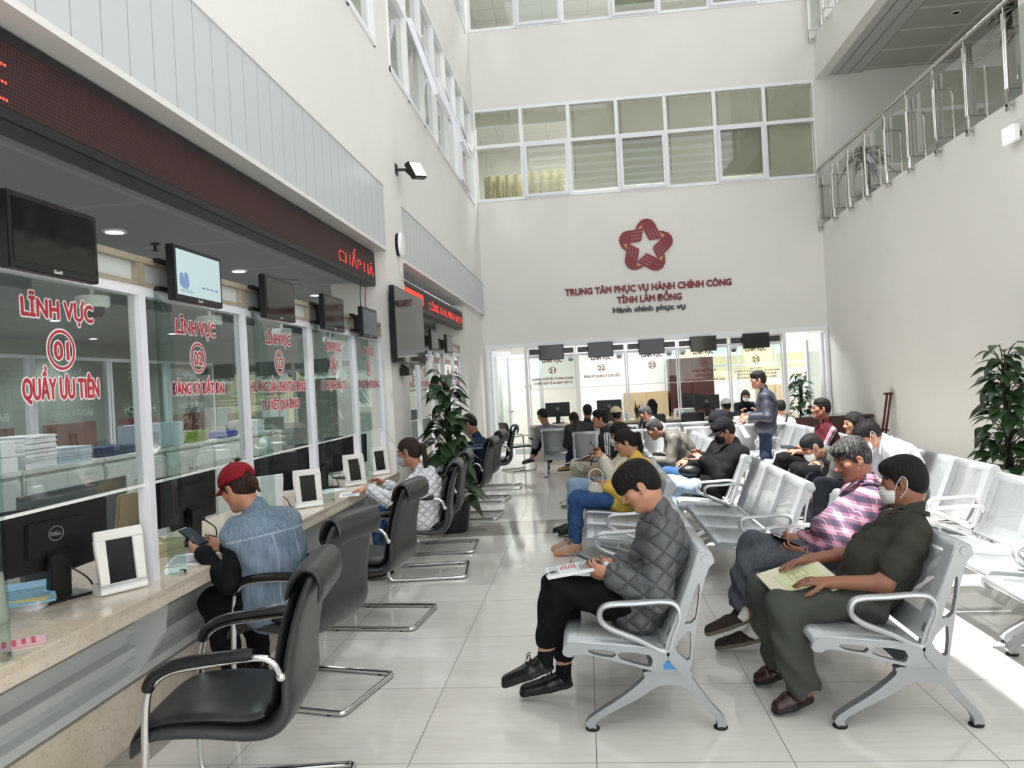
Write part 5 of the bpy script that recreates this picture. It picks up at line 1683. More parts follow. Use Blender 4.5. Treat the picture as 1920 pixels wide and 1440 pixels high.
        if top.get('lapel'):
            F = Field(); rr = (neck_r + .022) * s
            hb, hf = (t + .052) * s, (t + .012) * s
            def rp(an, h): return N + fw_ * rr * math.cos(an) * 1.1 + lat * rr * math.sin(an) + nd * h
            for q in (-1, 1):
                pts = [rp(PI, hb), rp(q * 2.2, hb * .95), rp(q * 1.4, (hb + hf) / 2), rp(q * .45, hf)]
                for a_, b_ in zip(pts, pts[1:]): F.cone(a_, b_, .012 * s, .012 * s, .008)
                for k_ in range(4):
                    pa = pts[1] + (pts[2] - pts[1]) * k_ / 3 if k_ < 3 else pts[3]
                tip = N + fw_ * (.115 * s + t) + lat * q * .065 * s - up * .045 * s
                F.cone(pts[3], tip, .012 * s, .006 * s, .01).cone(pts[2], (pts[2] + tip) / 2, .011 * s, .008 * s, .012)
            vv, qq = F.mesh(v); field_obj('collar', vv, qq, top['m'], body)
    if shoes:
        for i in (0, 1):
            a, b = A[i], toes[i]
            d = unit(b - a + V3(0, 0, .035)); d = unit(b - a)
            lt = unit(np.cross(V3(0, 0, 1), d)); u_ = np.cross(d, lt)
            heel = a - d * .035 * s - u_ * .035 * s
            # sole plane runs from heel to toe
            hp = a - V3(0, 0, .062 * s) - d * .02; tp = b - V3(0, 0, .022 * s)
            sd = unit(tp - hp); lt = unit(np.cross(V3(0, 0, 1), sd)); su = np.cross(sd, lt)
            h0 = hp - sd * .030 * s; Ls = min(np.linalg.norm(tp - hp) + .045 * s, .285 * s)
            F = Field()
            F.cone(h0 + sd * .035 + su * .032, h0 + sd * .12 * s + su * .03, .036 * s, .040 * s, .02, lt, 1.0)
            F.cone(h0 + sd * .12 * s + su * .03, h0 + sd * (Ls - .035 * s) + su * .022, .042 * s, .034 * s, .02, lt, 1.12)
            if not shoes.get('low'): F.cone(h0 + sd * .05 * s + su * .05, a + V3(0, 0, .0), .040 * s, .038 * s, .03)
            else: F.cone(h0 + sd * .05 * s + su * .04, h0 + sd * .05 * s + su * .06, .037 * s, .034 * s, .02)
            F.clip(h0 + su * .012, -su, .004)
            vs = min(v, .006)
            vv, qq = F.mesh(vs); so = field_obj('shoe', vv, qq, shoes['m'], body)
            G_ = Field()
            G_.cone(h0 + sd * .035 + su * .01, h0 + sd * .12 * s + su * .01, .040 * s, .043 * s, .02, lt, 1.0)
            G_.cone(h0 + sd * .12 * s + su * .01, h0 + sd * (Ls - .033 * s) + su * .01, .045 * s, .037 * s, .02, lt, 1.12)
            hh = shoes.get('sole_h', .016)
            G_.clip(h0 + su * (.0), -su, .003); G_.clip(h0 + su * hh, su, .003)
            vv, qq = G_.mesh(vs); field_obj('sole', vv, qq, shoes.get('sole', RUBBER), so)
            if shoes.get('laces'):
                lc = MB()
                for j in range(5):
                    c_ = h0 + sd * (.095 + .022 * j) * s + su * (.088 - .0085 * j) * s
                    for q in (-1, 1): lc.tube([Vector(c_ + lt * q * .024 * s - su * .012 * s), Vector(c_ + su * .002), Vector(c_ + sd * .018 * s - lt * q * .024 * s - su * .016 * s)], .0024 * s, 5)
                for q in (-1, 1): lc.tube([Vector(p_) for p_ in smooth_path([h0 + sd * .10 * s + su * .088 * s, h0 + sd * .09 * s + su * .115 * s + lt * q * .02, h0 + sd * .115 * s + su * .10 * s + lt * q * .035, h0 + sd * .12 * s + su * .075 * s + lt * q * .04], 3)], .0022 * s, 5)
                lc.build('laces', shoes['laces'], so)
            if shoes.get('sock'):
                F = Field().cone(A[i] - V3(0, 0, .01), A[i] + (K[i] - A[i]) * .30, .041 * s, .043 * s, .01).cone(A[i] - V3(0, 0, .014), A[i] + (toes[i] - A[i]) * .42, .037 * s, .033 * s, .02)
                vv, qq = F.mesh(vs); field_obj('sock', vv, qq, shoes['sock'], body)
    if mask:
        F = Field()
        F.ell(hw(.045, 0, -.055), (.072 * s, .066 * s, .062 * s), Rh, .02)
        F.cone(hw(.10, 0, -.02), hw(.095, 0, -.08), .012 * s, .014 * s, .03)
        F.clip(hw(.08, 0, -.016), Rh[:, 2] * .9 - Rh[:, 0] * .12, .006)
        F.clip(hw(.026, 0, 0), -Rh[:, 0] - .25 * Rh[:, 2], .006)
        mm = mat('mask_' + mask, mask, .8, bump=.2, bscale=50)
        vv, qq = F.mesh(min(v, .007), lambda Pn: .0015 * np.sin(((Pn - H) @ Rh)[:, 2] * 420), .003)
        mo = field_obj('face_mask', vv, qq, mm, body)
        for q in (-1, 1):
            pts = smooth_path([hw(.035, q * .066, -.03), hw(.015, q * .082, .005), hw(-.012, q * .092, .034), hw(-.03, q * .09, .012), hw(-.02, q * .085, -.03), hw(.02, q * .068, -.075)], 4)
            MB().tube([Vector(p) for p in pts], .0022 * s, 6).build('ear_loop', mm, mo)
    if cap:
        F = Field(); cm = cap['m']
        F.ell(hw(-.014, 0, .045), (.118 * s, .096 * s, .105 * s), Rh, .02)
        F.clip(hw(.0, 0, .036), -Rh[:, 2] + .05 * Rh[:, 0], .006)
        if cap.get('back'): F.ell(hw(-.13, 0, .02), (.03 * s, .04 * s, .05 * s), Rh, .006, 's')
        vv, qq = F.mesh(v); co = field_obj('cap', vv, qq, cm, body)
        mb = MB(); vs = []; n_ = 12; m_ = 5
        for i in range(n_ + 1):
            a = -1.15 + 2.3 * i / n_
            for j in range(m_ + 1):
                r = .098 + j / m_ * .085 * math.cos(a * .8)
                vs.append(Vector(hw(-.012 + r * math.cos(a) * 1.02, r * math.sin(a) * .9 if r < .11 else .095 * math.sin(a) * (1.0), .040 - .012 * (j / m_) - .022 * math.sin(a) ** 2 * (j / m_ + .2))))
        mb.add(vs, [(i * (m_ + 1) + j, (i + 1) * (m_ + 1) + j, (i + 1) * (m_ + 1) + j + 1, i * (m_ + 1) + j + 1) for i in range(n_) for j in range(m_)])
        bo = mb.build('cap_brim', cm, co, smooth=180); sm = bo.modifiers.new('thick', 'SOLIDIFY'); sm.thickness = .004
        MB().ball(hw(-.014, 0, .151), .008 * s, 8).build('cap_button', cm, co)
    if extra and 'glasses' in extra:
        gl = MB()
        for q in (-1, 1):
            gl.tube([Vector(hw(.098 - .004 * abs(math.cos(a)), q * .033 + .024 * math.cos(a), .004 + .017 * math.sin(a))) for a in [2 * PI * i / 16 for i in range(16)]], .0016, 5, closed=True)
            gl.tube([Vector(hw(.092, q * .058, .008)), Vector(hw(.0, q * .079, .012))], .0016, 5)
        gl.tube([Vector(hw(.1, -.01, .008)), Vector(hw(.1, .01, .008))], .0016, 5)
        gl.build('glasses', STEEL, body)
    body['_'] = 0; del body['_']
    return body, dict(H=H, Rh=Rh, N=N, P=P, S=S, E=E, W=W, K=K, A=A, toes=toes, lat=lat, up=up, fw=fw_)
# ------------------------------------------------------------ who sits where
BLK = cloth('black_cloth', '0d0e11', .8)
BLKT = cloth('black_trousers', '0b0c0e', .85)
DARKJ = cloth('dark_jeans', '23262c', .85, kind='denim', col2='33373f')
BLUEJ = cloth('blue_jeans', '24406a', .85, kind='denim', col2='3a5c8a')
LBLUE = cloth('light_jeans', '7f9cb8', .85, kind='denim', col2='9db6cd')
GREYJ = cloth('grey_jeans', '44474d', .85, kind='denim', col2='5c6068')
OLIVE = cloth('olive_trousers', '474b46', .8)
WHITES = cloth('white_shirt', 'e4e7ef', .8, .05)
SHB = mat('black_shoe_leather', '0c0c0d', .28)
SHBR = mat('burgundy_shoe_leather', '35151a', .22)
SHSU = cloth('brown_suede', '3d3632', .95)
SOLEK = mat('khaki_sole', '6b6656', .7)
SHTAN = cloth('tan_shoe', '9a7546', .8)
SHPINK = cloth('pink_sneaker', 'c2a091', .85)
SOLEO = mat('orange_sole', 'd48a5c', .6)
K9 = .010
young, jy = person('young man in a grey quilted jacket looking down at a phone, nearest on the left', (.235, 3.70, 1.075), (178, 32), (.345, 3.72, .905), (.20, 3.72, .50), 180,
    [(.075, 3.60, .675), (.11, 3.76, .68)], [(-.19, 3.66, .60), (-.14, 3.80, .545)], [(-.27, 3.70, .235), (-.19, 3.83, .105)], [(-.475, 3.70, .13), (-.41, 3.82, .035)],
    'b98a70', ('fringe', '100d0c', 0), dict(m=cloth('grey_quilt', '5d6064', .6, .06, 'quilt'), name='jacket', t=.026, puff=.006, hem=.05, collar=.06, wr=.011, sleeve=.95),
    dict(m=BLKT, len=.76, flare=.004, t=.014, wr=.010), dict(m=SHB, sole_h=.026, sock=BLK, laces=BLK), v=.0045,
    hands=[((-.85, .15, .25), (.15, .85, .35), .75), ((-.85, -.35, .1), (.2, -.8, .4), .8)], slouch=.05, neck_r=.047)
polo, jp = person('man in olive polo shirt and white mask holding a map, nearest on the right', (1.50, 3.80, 1.03), (152, 8), (1.52, 3.78, .855), (1.27, 3.78, .49), 172,
    [(1.07, 3.61, .605), (1.06, 3.92, .635)], [(.86, 3.62, .49), (.84, 3.93, .50)], [(.935, 3.62, .10), (.915, 3.93, .10)], [(.80, 3.59, .035), (.79, 3.93, .035)],
    '8a5d47', ('short', '0f0e0d', 0), dict(m=cloth('olive_polo', '3b3b35', .85), name='polo_shirt', t=.013, sleeve=.35, cuff=.014, collar=.035, lapel=True, wr=.010),
    dict(m=OLIVE, len=.93, flare=.028, t=.016, wr=.012), dict(m=SHBR, low=True, sole_h=.02), v=.0045, mask='d9dbd8', girth=1.15,
    hands=[((-.9, .3, .02), (.05, .25, -.9), .35), ((-.85, -.35, -.05), (.05, -.25, -.9), .35)], slouch=.035)
plaid, jd = person('man in a pink and navy plaid shirt reading a phone, beside the olive polo', (1.475, 4.42, 1.075), (188, 20), (1.565, 4.42, .895), (1.30, 4.42, .50), 182,
    [(1.17, 4.32, .575), (1.18, 4.50, .615)], [(.93, 4.36, .50), (.905, 4.45, .60)], [(.88, 4.42, .11), (.81, 4.36, .235)], [(.68, 4.42, .04), (.62, 4.36, .14)],
    '9b6b55', ('short', '191716', .8), dict(m=cloth('plaid', 'b9788c', .85, kind='plaid'), name='plaid_shirt', t=.015, sleeve=.96, collar=.035, lapel=True, wr=.011),
    dict(m=GREYJ, len=.86, flare=.028, t=.016, wr=.016), dict(m=SHSU, sole=SOLEK, low=True, sole_h=.024, sock=mat('white_sock', 'e6e6e2', .9)), v=.0045, girth=1.12,
    hands=[((-.9, .1, .15), (.2, .8, .35), .8), ((-.85, -.3, .1), (.2, -.75, .4), .8)], slouch=.04)
denim, jv = person('woman in a red cap and sleeveless denim vest leaning on the marble counter', (-1.90, 3.93, 1.115), (158, 24), (-1.78, 3.93, .955), (-1.70, 3.90, .50), 146,
    [(-2.05, 3.80, .80), (-2.02, 3.98, .80)], [(-2.03, 3.84, .53), (-1.98, 4.16, .52)], [(-1.96, 3.92, .09), (-1.93, 4.16, .09)], [(-2.1, 3.98, .035), (-2.06, 4.24, .035)],
    'b48468', ('tail_none', '2a1a14', 0) if False else ('crop', '2a1a14', 0), dict(m=BLK, name='black_top', t=.012, sleeve=.97, cuff=.008, collar=0, vest=cloth('denim_vest', '5d6f80', .85, kind='denim', col2='7e8fa0')),
    dict(m=BLKT, len=.96, flare=.01), dict(m=SHB), v=.0055, cap=dict(m=cloth('red_cap', '8a1a26', .8), back=True), extra=('bun',), slouch=.05, elbow=[(.2, -.3, -1.0), (.4, .6, -.6)],
    hands=[((-.8, .3, .25), (.1, .8, .5), .6), ((-.8, -.2, .2), (.1, -.7, .5), .6)], shoulder=.155)
jacket, jw = person('woman with a ponytail and grey mask in a white quilted jacket at the counter', (-1.535, 6.35, 1.065), (172, 10), (-1.425, 6.36, .865), (-1.42, 6.38, .50), 172,
    [(-1.88, 6.25, .785), (-1.80, 6.5, .79)], [(-1.82, 6.27, .53), (-1.82, 6.47, .53)], [(-1.74, 6.27, .10), (-1.78, 6.47, .10)], [(-1.92, 6.25, .035), (-1.96, 6.47, .035)],
    'ad7c62', ('tail', '2b1d17', 0), dict(m=cloth('white_quilt', 'dfe1e6', .7, .03, 'quilt', scale=.8), name='jacket', t=.028, hem=.08, collar=.02, hood=True, sleeve=.9, wr=.006),
    dict(m=BLUEJ, len=.9, thin=.95), dict(m=mat('sandal_brown', '4a2f22', .6), low=True, sole_h=.012), v=.006, mask='a9aeb8', elbow=[(.4, -.25, -.8), (.4, .3, -.8)],
    hands=[((-.95, -.1, -.1), (0, .1, -1), .45), None], shoulder=.15)
navy, _ = person('man in a navy striped shirt leaning on the counter behind the potted climber', (-1.47, 9.35, 1.13), (172, 25), (-1.37, 9.35, .93), (-1.33, 9.32, .50), 172,
    [(-1.80, 9.22, .80), (-1.78, 9.5, .80)], [(-1.74, 9.22, .53), (-1.74, 9.42, .53)], [(-1.68, 9.22, .10), (-1.68, 9.42, .10)], None,
    '9c6d55', ('short', '0f0e0d', 0), dict(m=cloth('navy_shirt', '1f2b47', .85), m2=[cloth('pale_band', '8b9bb0', .85)], stripe='bands', name='striped_shirt', t=.015, sleeve=.9, wr=.005),
    dict(m=BLKT), dict(m=SHB), v=K9)
yellow, jq = person('woman in a yellow hoodie and blue jeans looking at a phone', (.335, 7.0, 1.005), (184, 20), (.445, 7.0, .82), (.27, 7.0, .49), 182,
    [(.13, 6.92, .62), (.14, 7.06, .635)], [(-.14, 6.91, .50), (-.14, 7.10, .50)], [(-.15, 6.92, .105), (-.19, 7.08, .105)], [(-.35, 6.92, .035), (-.38, 7.08, .035)],
    'b98a6e', ('tail', '14100f', 0), dict(m=cloth('yellow_hoodie', 'dfbb56', .85), name='hoodie', t=.018, hem=.06, hood=True, collar=.02, wr=.006),
    dict(m=BLUEJ, len=.93, thin=1.0, t=.008, flare=.0), dict(m=SHPINK, sole=SOLEO, sole_h=.030, laces=mat('lace_grey', '5d534e', .8)), v=.006, bust=1,
    hands=[((-.85, .2, .2), (.2, .8, .4), .7), ((-.85, -.3, .1), (.2, -.75, .4), .7)], shoulder=.15)
cream, _ = person('masked woman in a cream sweater and light jeans holding up a phone', (.325, 7.85, 1.02), (190, 18), (.43, 7.85, .83), (.27, 7.85, .49), 184,
    [(.14, 7.76, .80), (.12, 7.90, .82)], [(-.15, 7.77, .51), (-.17, 7.95, .51)], [(-.16, 7.78, .10), (-.2, 7.95, .10)], [(-.34, 7.78, .035), (-.4, 7.95, .035)],
    'b98a6e', ('long', '14100f', 0), dict(m=cloth('cream_sweater', 'e6e0d0', .9), name='sweater', t=.022, hem=.06, wr=.006), dict(m=LBLUE, len=.9), dict(m=SHB, low=True), v=.007, mask='d8dadb', shoulder=.15)
track, _ = person('man in a black track jacket with white sleeve stripes, papers on his lap', (.17, 9.6, 1.10), (180, 0), (.235, 9.6, .915), (.25, 9.6, .49), 180,
    [(.03, 9.5, .62), (.01, 9.72, .62)], [(-.17, 9.48, .52), (-.17, 9.74, .52)], [(-.2, 9.5, .10), (-.22, 9.74, .10)], None,
    'ae7d62', ('short', '0f0e0d', 0), dict(m=cloth('black_track', '121316', .6), m2=[cloth('track_white', 'dfe1e6', .7)], stripe='sleeve', name='track_jacket', t=.02, collar=.05), dict(m=cloth('cream_trousers', 'b9b3a2', .85)), dict(m=cloth('white_shoe', 'cfc8c0', .7)), v=.008)
mauve, _ = person('man in a mauve-grey jacket with crossed legs facing window 21', (-.755, 13.05, 1.02), (130, 22), (-.70, 13.08, .82), (-.62, 13.18, .49), 108,
    [(-.90, 13.3, .53), (-.82, 13.42, .55)], [(-.86, 13.48, .58), (-.62, 13.58, .50)], [(-1.0, 13.3, .26), (-.74, 13.52, .10)], [(-1.16, 13.25, .20), (-.76, 13.7, .035)],
    'a27760', ('short', '0f0e0d', 0), dict(m=cloth('mauve_jacket', '76727a', .8), name='jacket', t=.018), dict(m=BLKT, len=.8), dict(m=cloth('charcoal_shoe', '2a2b2d', .6), low=True), v=K9)
hooded, _ = person('person in a black hooded jacket bent forward, seen from behind', (-.20, 12.2, .965), (105, 45), (-.13, 12.08, .875), (-.08, 12.0, .49), 98,
    [(-.28, 12.36, .55), (.02, 12.4, .55)], [(-.25, 12.40, .52), (.08, 12.40, .52)], [(-.34, 12.3, .2), (.07, 12.45, .10)], [(-.50, 12.28, .16), (.07, 12.62, .035)],
    'a27760', ('short', '0f0e0d', 0), dict(m=cloth('black_parka', '15161b', .6), name='hooded_jacket', t=.028, hood=True), dict(m=cloth('navy_trousers', '1d2745', .85), len=.9), dict(m=SHTAN), v=K9)
dark, _ = person('dark-haired person between the two far monitors, mostly hidden behind the track jacket', (.02, 13.2, 1.05), (100, 5), (.01, 13.2, .86), (.0, 13.18, .49), 95,
    [(-.12, 13.5, .55), (.12, 13.5, .55)], [(-.09, 13.6, .50), (.09, 13.6, .50)], [(-.09, 13.6, .10), (.09, 13.6, .10)], None, 'a27760', ('short', '12100f', 0), dict(m=cloth('charcoal_top', '2a2b30', .8)), dict(m=BLKT), dict(m=SHB), v=K9)
beige, _ = person('person in a beige cap facing the far windows, behind the masked woman', (.46, 12.02, 1.02), (110, 10), (.47, 12.0, .82), (.48, 11.98, .49), 95,
    [(.36, 12.3, .52), (.60, 12.3, .52)], [(.38, 12.4, .50), (.58, 12.4, .50)], [(.38, 12.4, .10), (.58, 12.4, .10)], None, 'a27760', ('crop', '12100f', 0), dict(m=BLK), dict(m=BLKT), dict(m=SHB), v=K9, cap=dict(m=cloth('beige_cap', 'd9c3a8', .85)))
blackcap, jb = person('person all in black with black cap and black mask, light jeans, on a phone', (1.335, 7.60, 1.025), (190, 24), (1.455, 7.60, .84), (1.17, 7.60, .49), 184,
    [(1.10, 7.50, .77), (1.11, 7.66, .79)], [(.80, 7.50, .52), (.80, 7.72, .53)], [(.84, 7.50, .10), (.82, 7.72, .10)], None, 'a5755c', ('side', '17110f', 0),
    dict(m=cloth('black_hoodie', '0c0d12', .85), name='hoodie', t=.03, hem=.06, hood=True), dict(m=cloth('pale_jeans', '8297ab', .85, kind='denim', col2='9cafc0')), dict(m=SHB), v=.007, mask='0c0c0e', cap=dict(m=cloth('black_cap', '121319', .85)), girth=1.1)
darkcap, _ = person('person in a dark cap and blue jeans behind the one all in black', (1.42, 8.35, 1.06), (184, 18), (1.50, 8.38, .87), (1.20, 8.3, .49), 182,
    [(1.06, 8.22, .66), (1.08, 8.42, .66)], [(.82, 8.22, .55), (.84, 8.40, .53)], [(.86, 8.22, .10), (.86, 8.42, .10)], None, 'a5755c', ('crop', '17110f', 0),
    dict(m=BLK, t=.022), dict(m=BLUEJ), dict(m=SHB), v=.008, cap=dict(m=cloth('navy_cap', '191b26', .85)))
bend, _ = person('grey-haired man in a grey-brown jacket bending far forward', (.805, 9.2, .965), (180, 32), (.985, 9.2, .895), (1.19, 9.2, .49), 180,
    [(.75, 9.1, .61), (.76, 9.3, .63)], [(.82, 9.08, .53), (.82, 9.32, .53)], [(.88, 9.10, .10), (.86, 9.32, .10)], None, 'a97e68', ('crop', '2a2827', .7),
    dict(m=cloth('grey_brown_jacket', '625f59', .6), name='jacket', t=.022, hem=.04), dict(m=BLUEJ), dict(m=SHB), v=.008, slouch=.06)
whitej, _ = person('grey-haired man in a white jacket leaning forward, facing left by the snake plant', (.91, 11.9, 1.03), (180, 24), (1.03, 11.92, .89), (1.17, 12.0, .49), 170,
    [(.80, 11.95, .55), (.84, 12.15, .55)], [(.80, 12.0, .50), (.82, 12.2, .50)], [(.78, 12.05, .10), (.8, 12.25, .10)], None, 'a97e68', ('crop', '3a3938', .9), dict(m=cloth('pale_jacket', 'cfd3d6', .8), name='jacket'), dict(m=BLKT), dict(m=SHB), v=K9)
longh, _ = person('woman with long black hair at window 23, seen from behind', (1.24, 14.45, 1.05), (95, 10), (1.24, 14.43, .86), (1.24, 14.38, .53), 90,
    [(1.14, 14.8, .80), (1.34, 14.8, .80)], [(1.15, 14.78, .52), (1.33, 14.78, .52)], [(1.15, 14.75, .10), (1.33, 14.75, .10)], None, 'a97e68', ('long', '0e0c0c', 0), dict(m=cloth('slate_top', '3e4450', .8)), dict(m=BLKT), dict(m=SHB), v=.011)
whitecap, _ = person('man in a white cap and grey shirt at window 24, seen from behind', (2.48, 13.75, 1.0), (105, 12), (2.49, 13.73, .82), (2.5, 13.78, .53), 92,
    [(2.40, 14.05, .60), (2.62, 14.05, .60)], [(2.42, 14.18, .52), (2.60, 14.18, .52)], [(2.42, 14.15, .10), (2.60, 14.15, .10)], None, 'a97e68', ('crop', '1a1716', 0), dict(m=cloth('grey_shirt', '5a5e66', .8)), dict(m=BLKT), dict(m=SHB), v=K9, cap=dict(m=cloth('white_cap', 'dddcd6', .85)))
stand, js = person('standing man in a shiny navy jacket and jeans holding papers, wearing glasses', (2.335, 10.5, 1.475), (176, 4), (2.43, 10.5, 1.29), (2.40, 10.5, .83), 166,
    [(2.17, 10.36, .985), (2.19, 10.58, 1.0)], [(2.37, 10.41, .44), (2.40, 10.60, .44)], [(2.40, 10.41, .08), (2.44, 10.60, .08)], [(2.22, 10.38, .03), (2.26, 10.58, .03)], 'ab7f67', ('short', '131110', 0),
    dict(m=cloth('navy_jacket', '2c3040', .58), name='jacket', t=.026, hem=.02, collar=.05, wr=.008), dict(m=cloth('navy_jeans', '1b2336', .85, kind='denim', col2='27324a'), len=.98, flare=.012), dict(m=SHB), v=.007, extra=('glasses',), slouch=.02)
bald, _ = person('balding man in a white T-shirt with a black strap, seen from behind', (2.98, 12.0, 1.02), (92, 8), (2.97, 11.99, .835), (2.95, 11.98, .49), 92,
    [(2.84, 12.3, .52), (3.1, 12.3, .52)], [(2.85, 12.4, .50), (3.05, 12.4, .50)], [(2.85, 12.4, .10), (3.05, 12.4, .10)], None, 'b58a70', ('thin', '121010', 0), dict(m=cloth('white_tee', 'e9e9ea', .85, .04), name='t_shirt', t=.02, sleeve=.4, collar=.01), dict(m=BLKT), dict(m=SHB), v=.009)
clerk, _ = person('masked clerk in black behind far window 25', (3.42, 16.62, 1.08), (258, 22), (3.41, 16.72, .92), (3.42, 16.78, .53), 266,
    [(3.28, 16.4, .78), (3.55, 16.4, .78)], [(3.33, 16.4, .52), (3.51, 16.4, .52)], [(3.33, 16.4, .10), (3.51, 16.4, .10)], None, 'b58a70', ('long', '0e0c0c', 0), dict(m=BLK), dict(m=BLKT), dict(m=SHB), v=.011, mask='d8dadb')
maroon, jm = person('man in a maroon shirt with pink and white sleeve stripes, legs crossed', (2.69, 9.0, 1.125), (180, -2), (2.745, 9.0, .915), (2.64, 9.0, .49), 180,
    [(2.37, 8.88, .655), (2.42, 9.1, .67)], [(2.21, 8.92, .58), (2.24, 9.08, .52)], [(2.10, 9.02, .30), (2.22, 9.06, .10)], None, '946650', ('crop', '100e0d', 0),
    dict(m=cloth('maroon_shirt', '46101d', .75), m2=[cloth('stripe_pink', 'b08d98', .8), cloth('stripe_white', 'd8d4d6', .8), cloth('stripe_black', '17121a', .8)], stripe='sleeve', name='striped_shirt', t=.018, sleeve=.5, open=True), dict(m=BLKT), dict(m=SHB), v=.007, girth=1.1)
greyt, _ = person('man in a grey T-shirt and white mask slumped forward with elbows on his knees', (2.065, 7.24, .865), (184, 36), (2.235, 7.25, .80), (2.50, 7.25, .49), 182,
    [(1.98, 7.14, .42), (2.0, 7.34, .43)], [(2.09, 7.10, .53), (2.10, 7.38, .53)], [(2.05, 7.13, .10), (2.05, 7.38, .10)], None, '9a6a54', ('crop', '141211', 0),
    dict(m=cloth('grey_tee', '5a5a58', .85), name='t_shirt', t=.016, sleeve=.38, cuff=.01, collar=.02), dict(m=cloth('charcoal_trousers', '272b33', .85)), dict(m=SHB), v=.006, mask='dcdedb', slouch=.06, elbow=[(0, .3, -1), (0, -.3, -1)])
whites, _ = person('man in a white shirt and white mask bent over on the right-hand bench', (2.36, 6.65, 1.005), (184, 38), (2.535, 6.65, .925), (2.66, 6.65, .49), 182,
    [(2.25, 6.56, .56), (2.27, 6.76, .57)], [(2.24, 6.52, .52), (2.24, 6.78, .52)], [(2.24, 6.55, .10), (2.24, 6.78, .10)], None, 'a97a60', ('side', '0f0e0e', 0),
    dict(m=WHITES, name='shirt', t=.018, collar=.045, lapel=True, wr=.006), dict(m=cloth('beige_trousers', '8f8a80', .85)), dict(m=SHB), v=.006, mask='e4e6e6', slouch=.07)
behind, _ = person('dark-haired person behind the man in the white shirt, facing left', (2.82, 8.35, .985), (190, 4), (2.88, 8.38, .80), (2.66, 8.35, .49), 184,
    [(2.42, 8.25, .56), (2.44, 8.45, .56)], [(2.24, 8.25, .51), (2.24, 8.45, .51)], [(2.28, 8.25, .10), (2.28, 8.45, .10)], None, 'b08368', ('long', '0f0d0d', 0), dict(m=cloth('dark_top', '23242a', .8)), dict(m=BLKT), dict(m=SHB), v=.009)
# ------------------------------------------------------------ things on the counters, in the office, in hands
PAPER = mat('paper', 'e8eaee', .8)
INK = mat('print_grey', '9aa0aa', .8)
INKR = mat('print_red', 'c04a58', .8)
INKB = mat('print_blue', '8a9cc8', .8)
MONB = mat('monitor_black', '101114', .4)
def sheets(name, label, cat, c, w, l, h, M, m=PAPER, group=None, lines=None, n=1):
    """flat paper things: c centre of the underside, M 3x3 orientation (x = width, y = length, z = up)"""
    c = Vector(c); mb = MB(); rnd = random.Random(len(label) + int(c.x * 100))
    for i in range(n):
        off = Vector((rnd.uniform(-1, 1) * .006 * (n > 1), rnd.uniform(-1, 1) * .006 * (n > 1), 0))
        mb.cbox(c + M @ (off + Vector((0, 0, h * (i + .5) / n))), (w, l, h / n * .96), M)
    o = mb.build(name, m, smooth=0)
    tag(o, label, cat, group)
    if lines:
        for mat_, rows in lines:
            g = MB()
            for (x0, x1, y0, y1) in rows: g.cbox(c + M @ Vector(((x0 + x1) / 2 * w, (y0 + y1) / 2 * l, h + .0008)), ((x1 - x0) * w, (y1 - y0) * l, .0008), M)
            g.build('printing', mat_, o, smooth=0)
    return o
def rot(rz=0, rx=0, ry=0): return Matrix.Rotation(R(rz), 3, 'Z') @ Matrix.Rotation(R(ry), 3, 'Y') @ Matrix.Rotation(R(rx), 3, 'X')
def rows(n, y0, y1, x0=-.42, x1=.42): 
    st = (y1 - y0) / n
    return [(x0, x1 - .12 * (i % 3 == 2), y0 + i * st, y0 + i * st + st * .45) for i in range(n)]

def photo_frame(x, y, rz, label):
    t = thing('display_frame', label, 'frame', (x, y, .7503), R(rz), 'white display frames along the counter')
    # faces local +x, leaning back
    Mx = Matrix.Rotation(R(-9), 3, 'Y')
    def at(v): return Mx @ Vector(v) + Vector((0, 0, .004))
    w, h, b = .105, .285, .045
    f = MB()
    for y0, y1, z0, z1 in ((-w, w, 0, b), (-w, w, h - b, h), (-w, -w + b, b, h - b), (w - b, w, b, h - b)):
        f.cbox(at((0, (y0 + y1) / 2, (z0 + z1) / 2)), (.022, y1 - y0, z1 - z0), Mx)
    f.build('frame', mat('frame_white', 'ecebe8', .45, bump=.1, bscale=200), t, bevel=.003)
    MB().cbox(at((-.006, 0, h / 2)), (.004, 2 * (w - b), h - 2 * b), Mx).build('picture', mat('frame_black', '0d0e12', .25), t, smooth=0)
    MB().box(-.085, -.014, -w, -.0, .0, .05).build('stand_box', MATS['frame_white'], t, bevel=.003)
for x, y, rz, d in ((-2.135, 3.25, -33, 'nearest white-framed black display on the counter, beside the pens'), (-2.115, 5.53, -48, 'white display frame on the counter to the right of the denim vest'),
                    (-2.12, 6.72, -40, 'white display frame just left of the masked woman in white'), (-2.10, 7.50, -38, 'last white display frame, beyond the face of the masked woman in white')):
    photo_frame(x, y, rz, d)

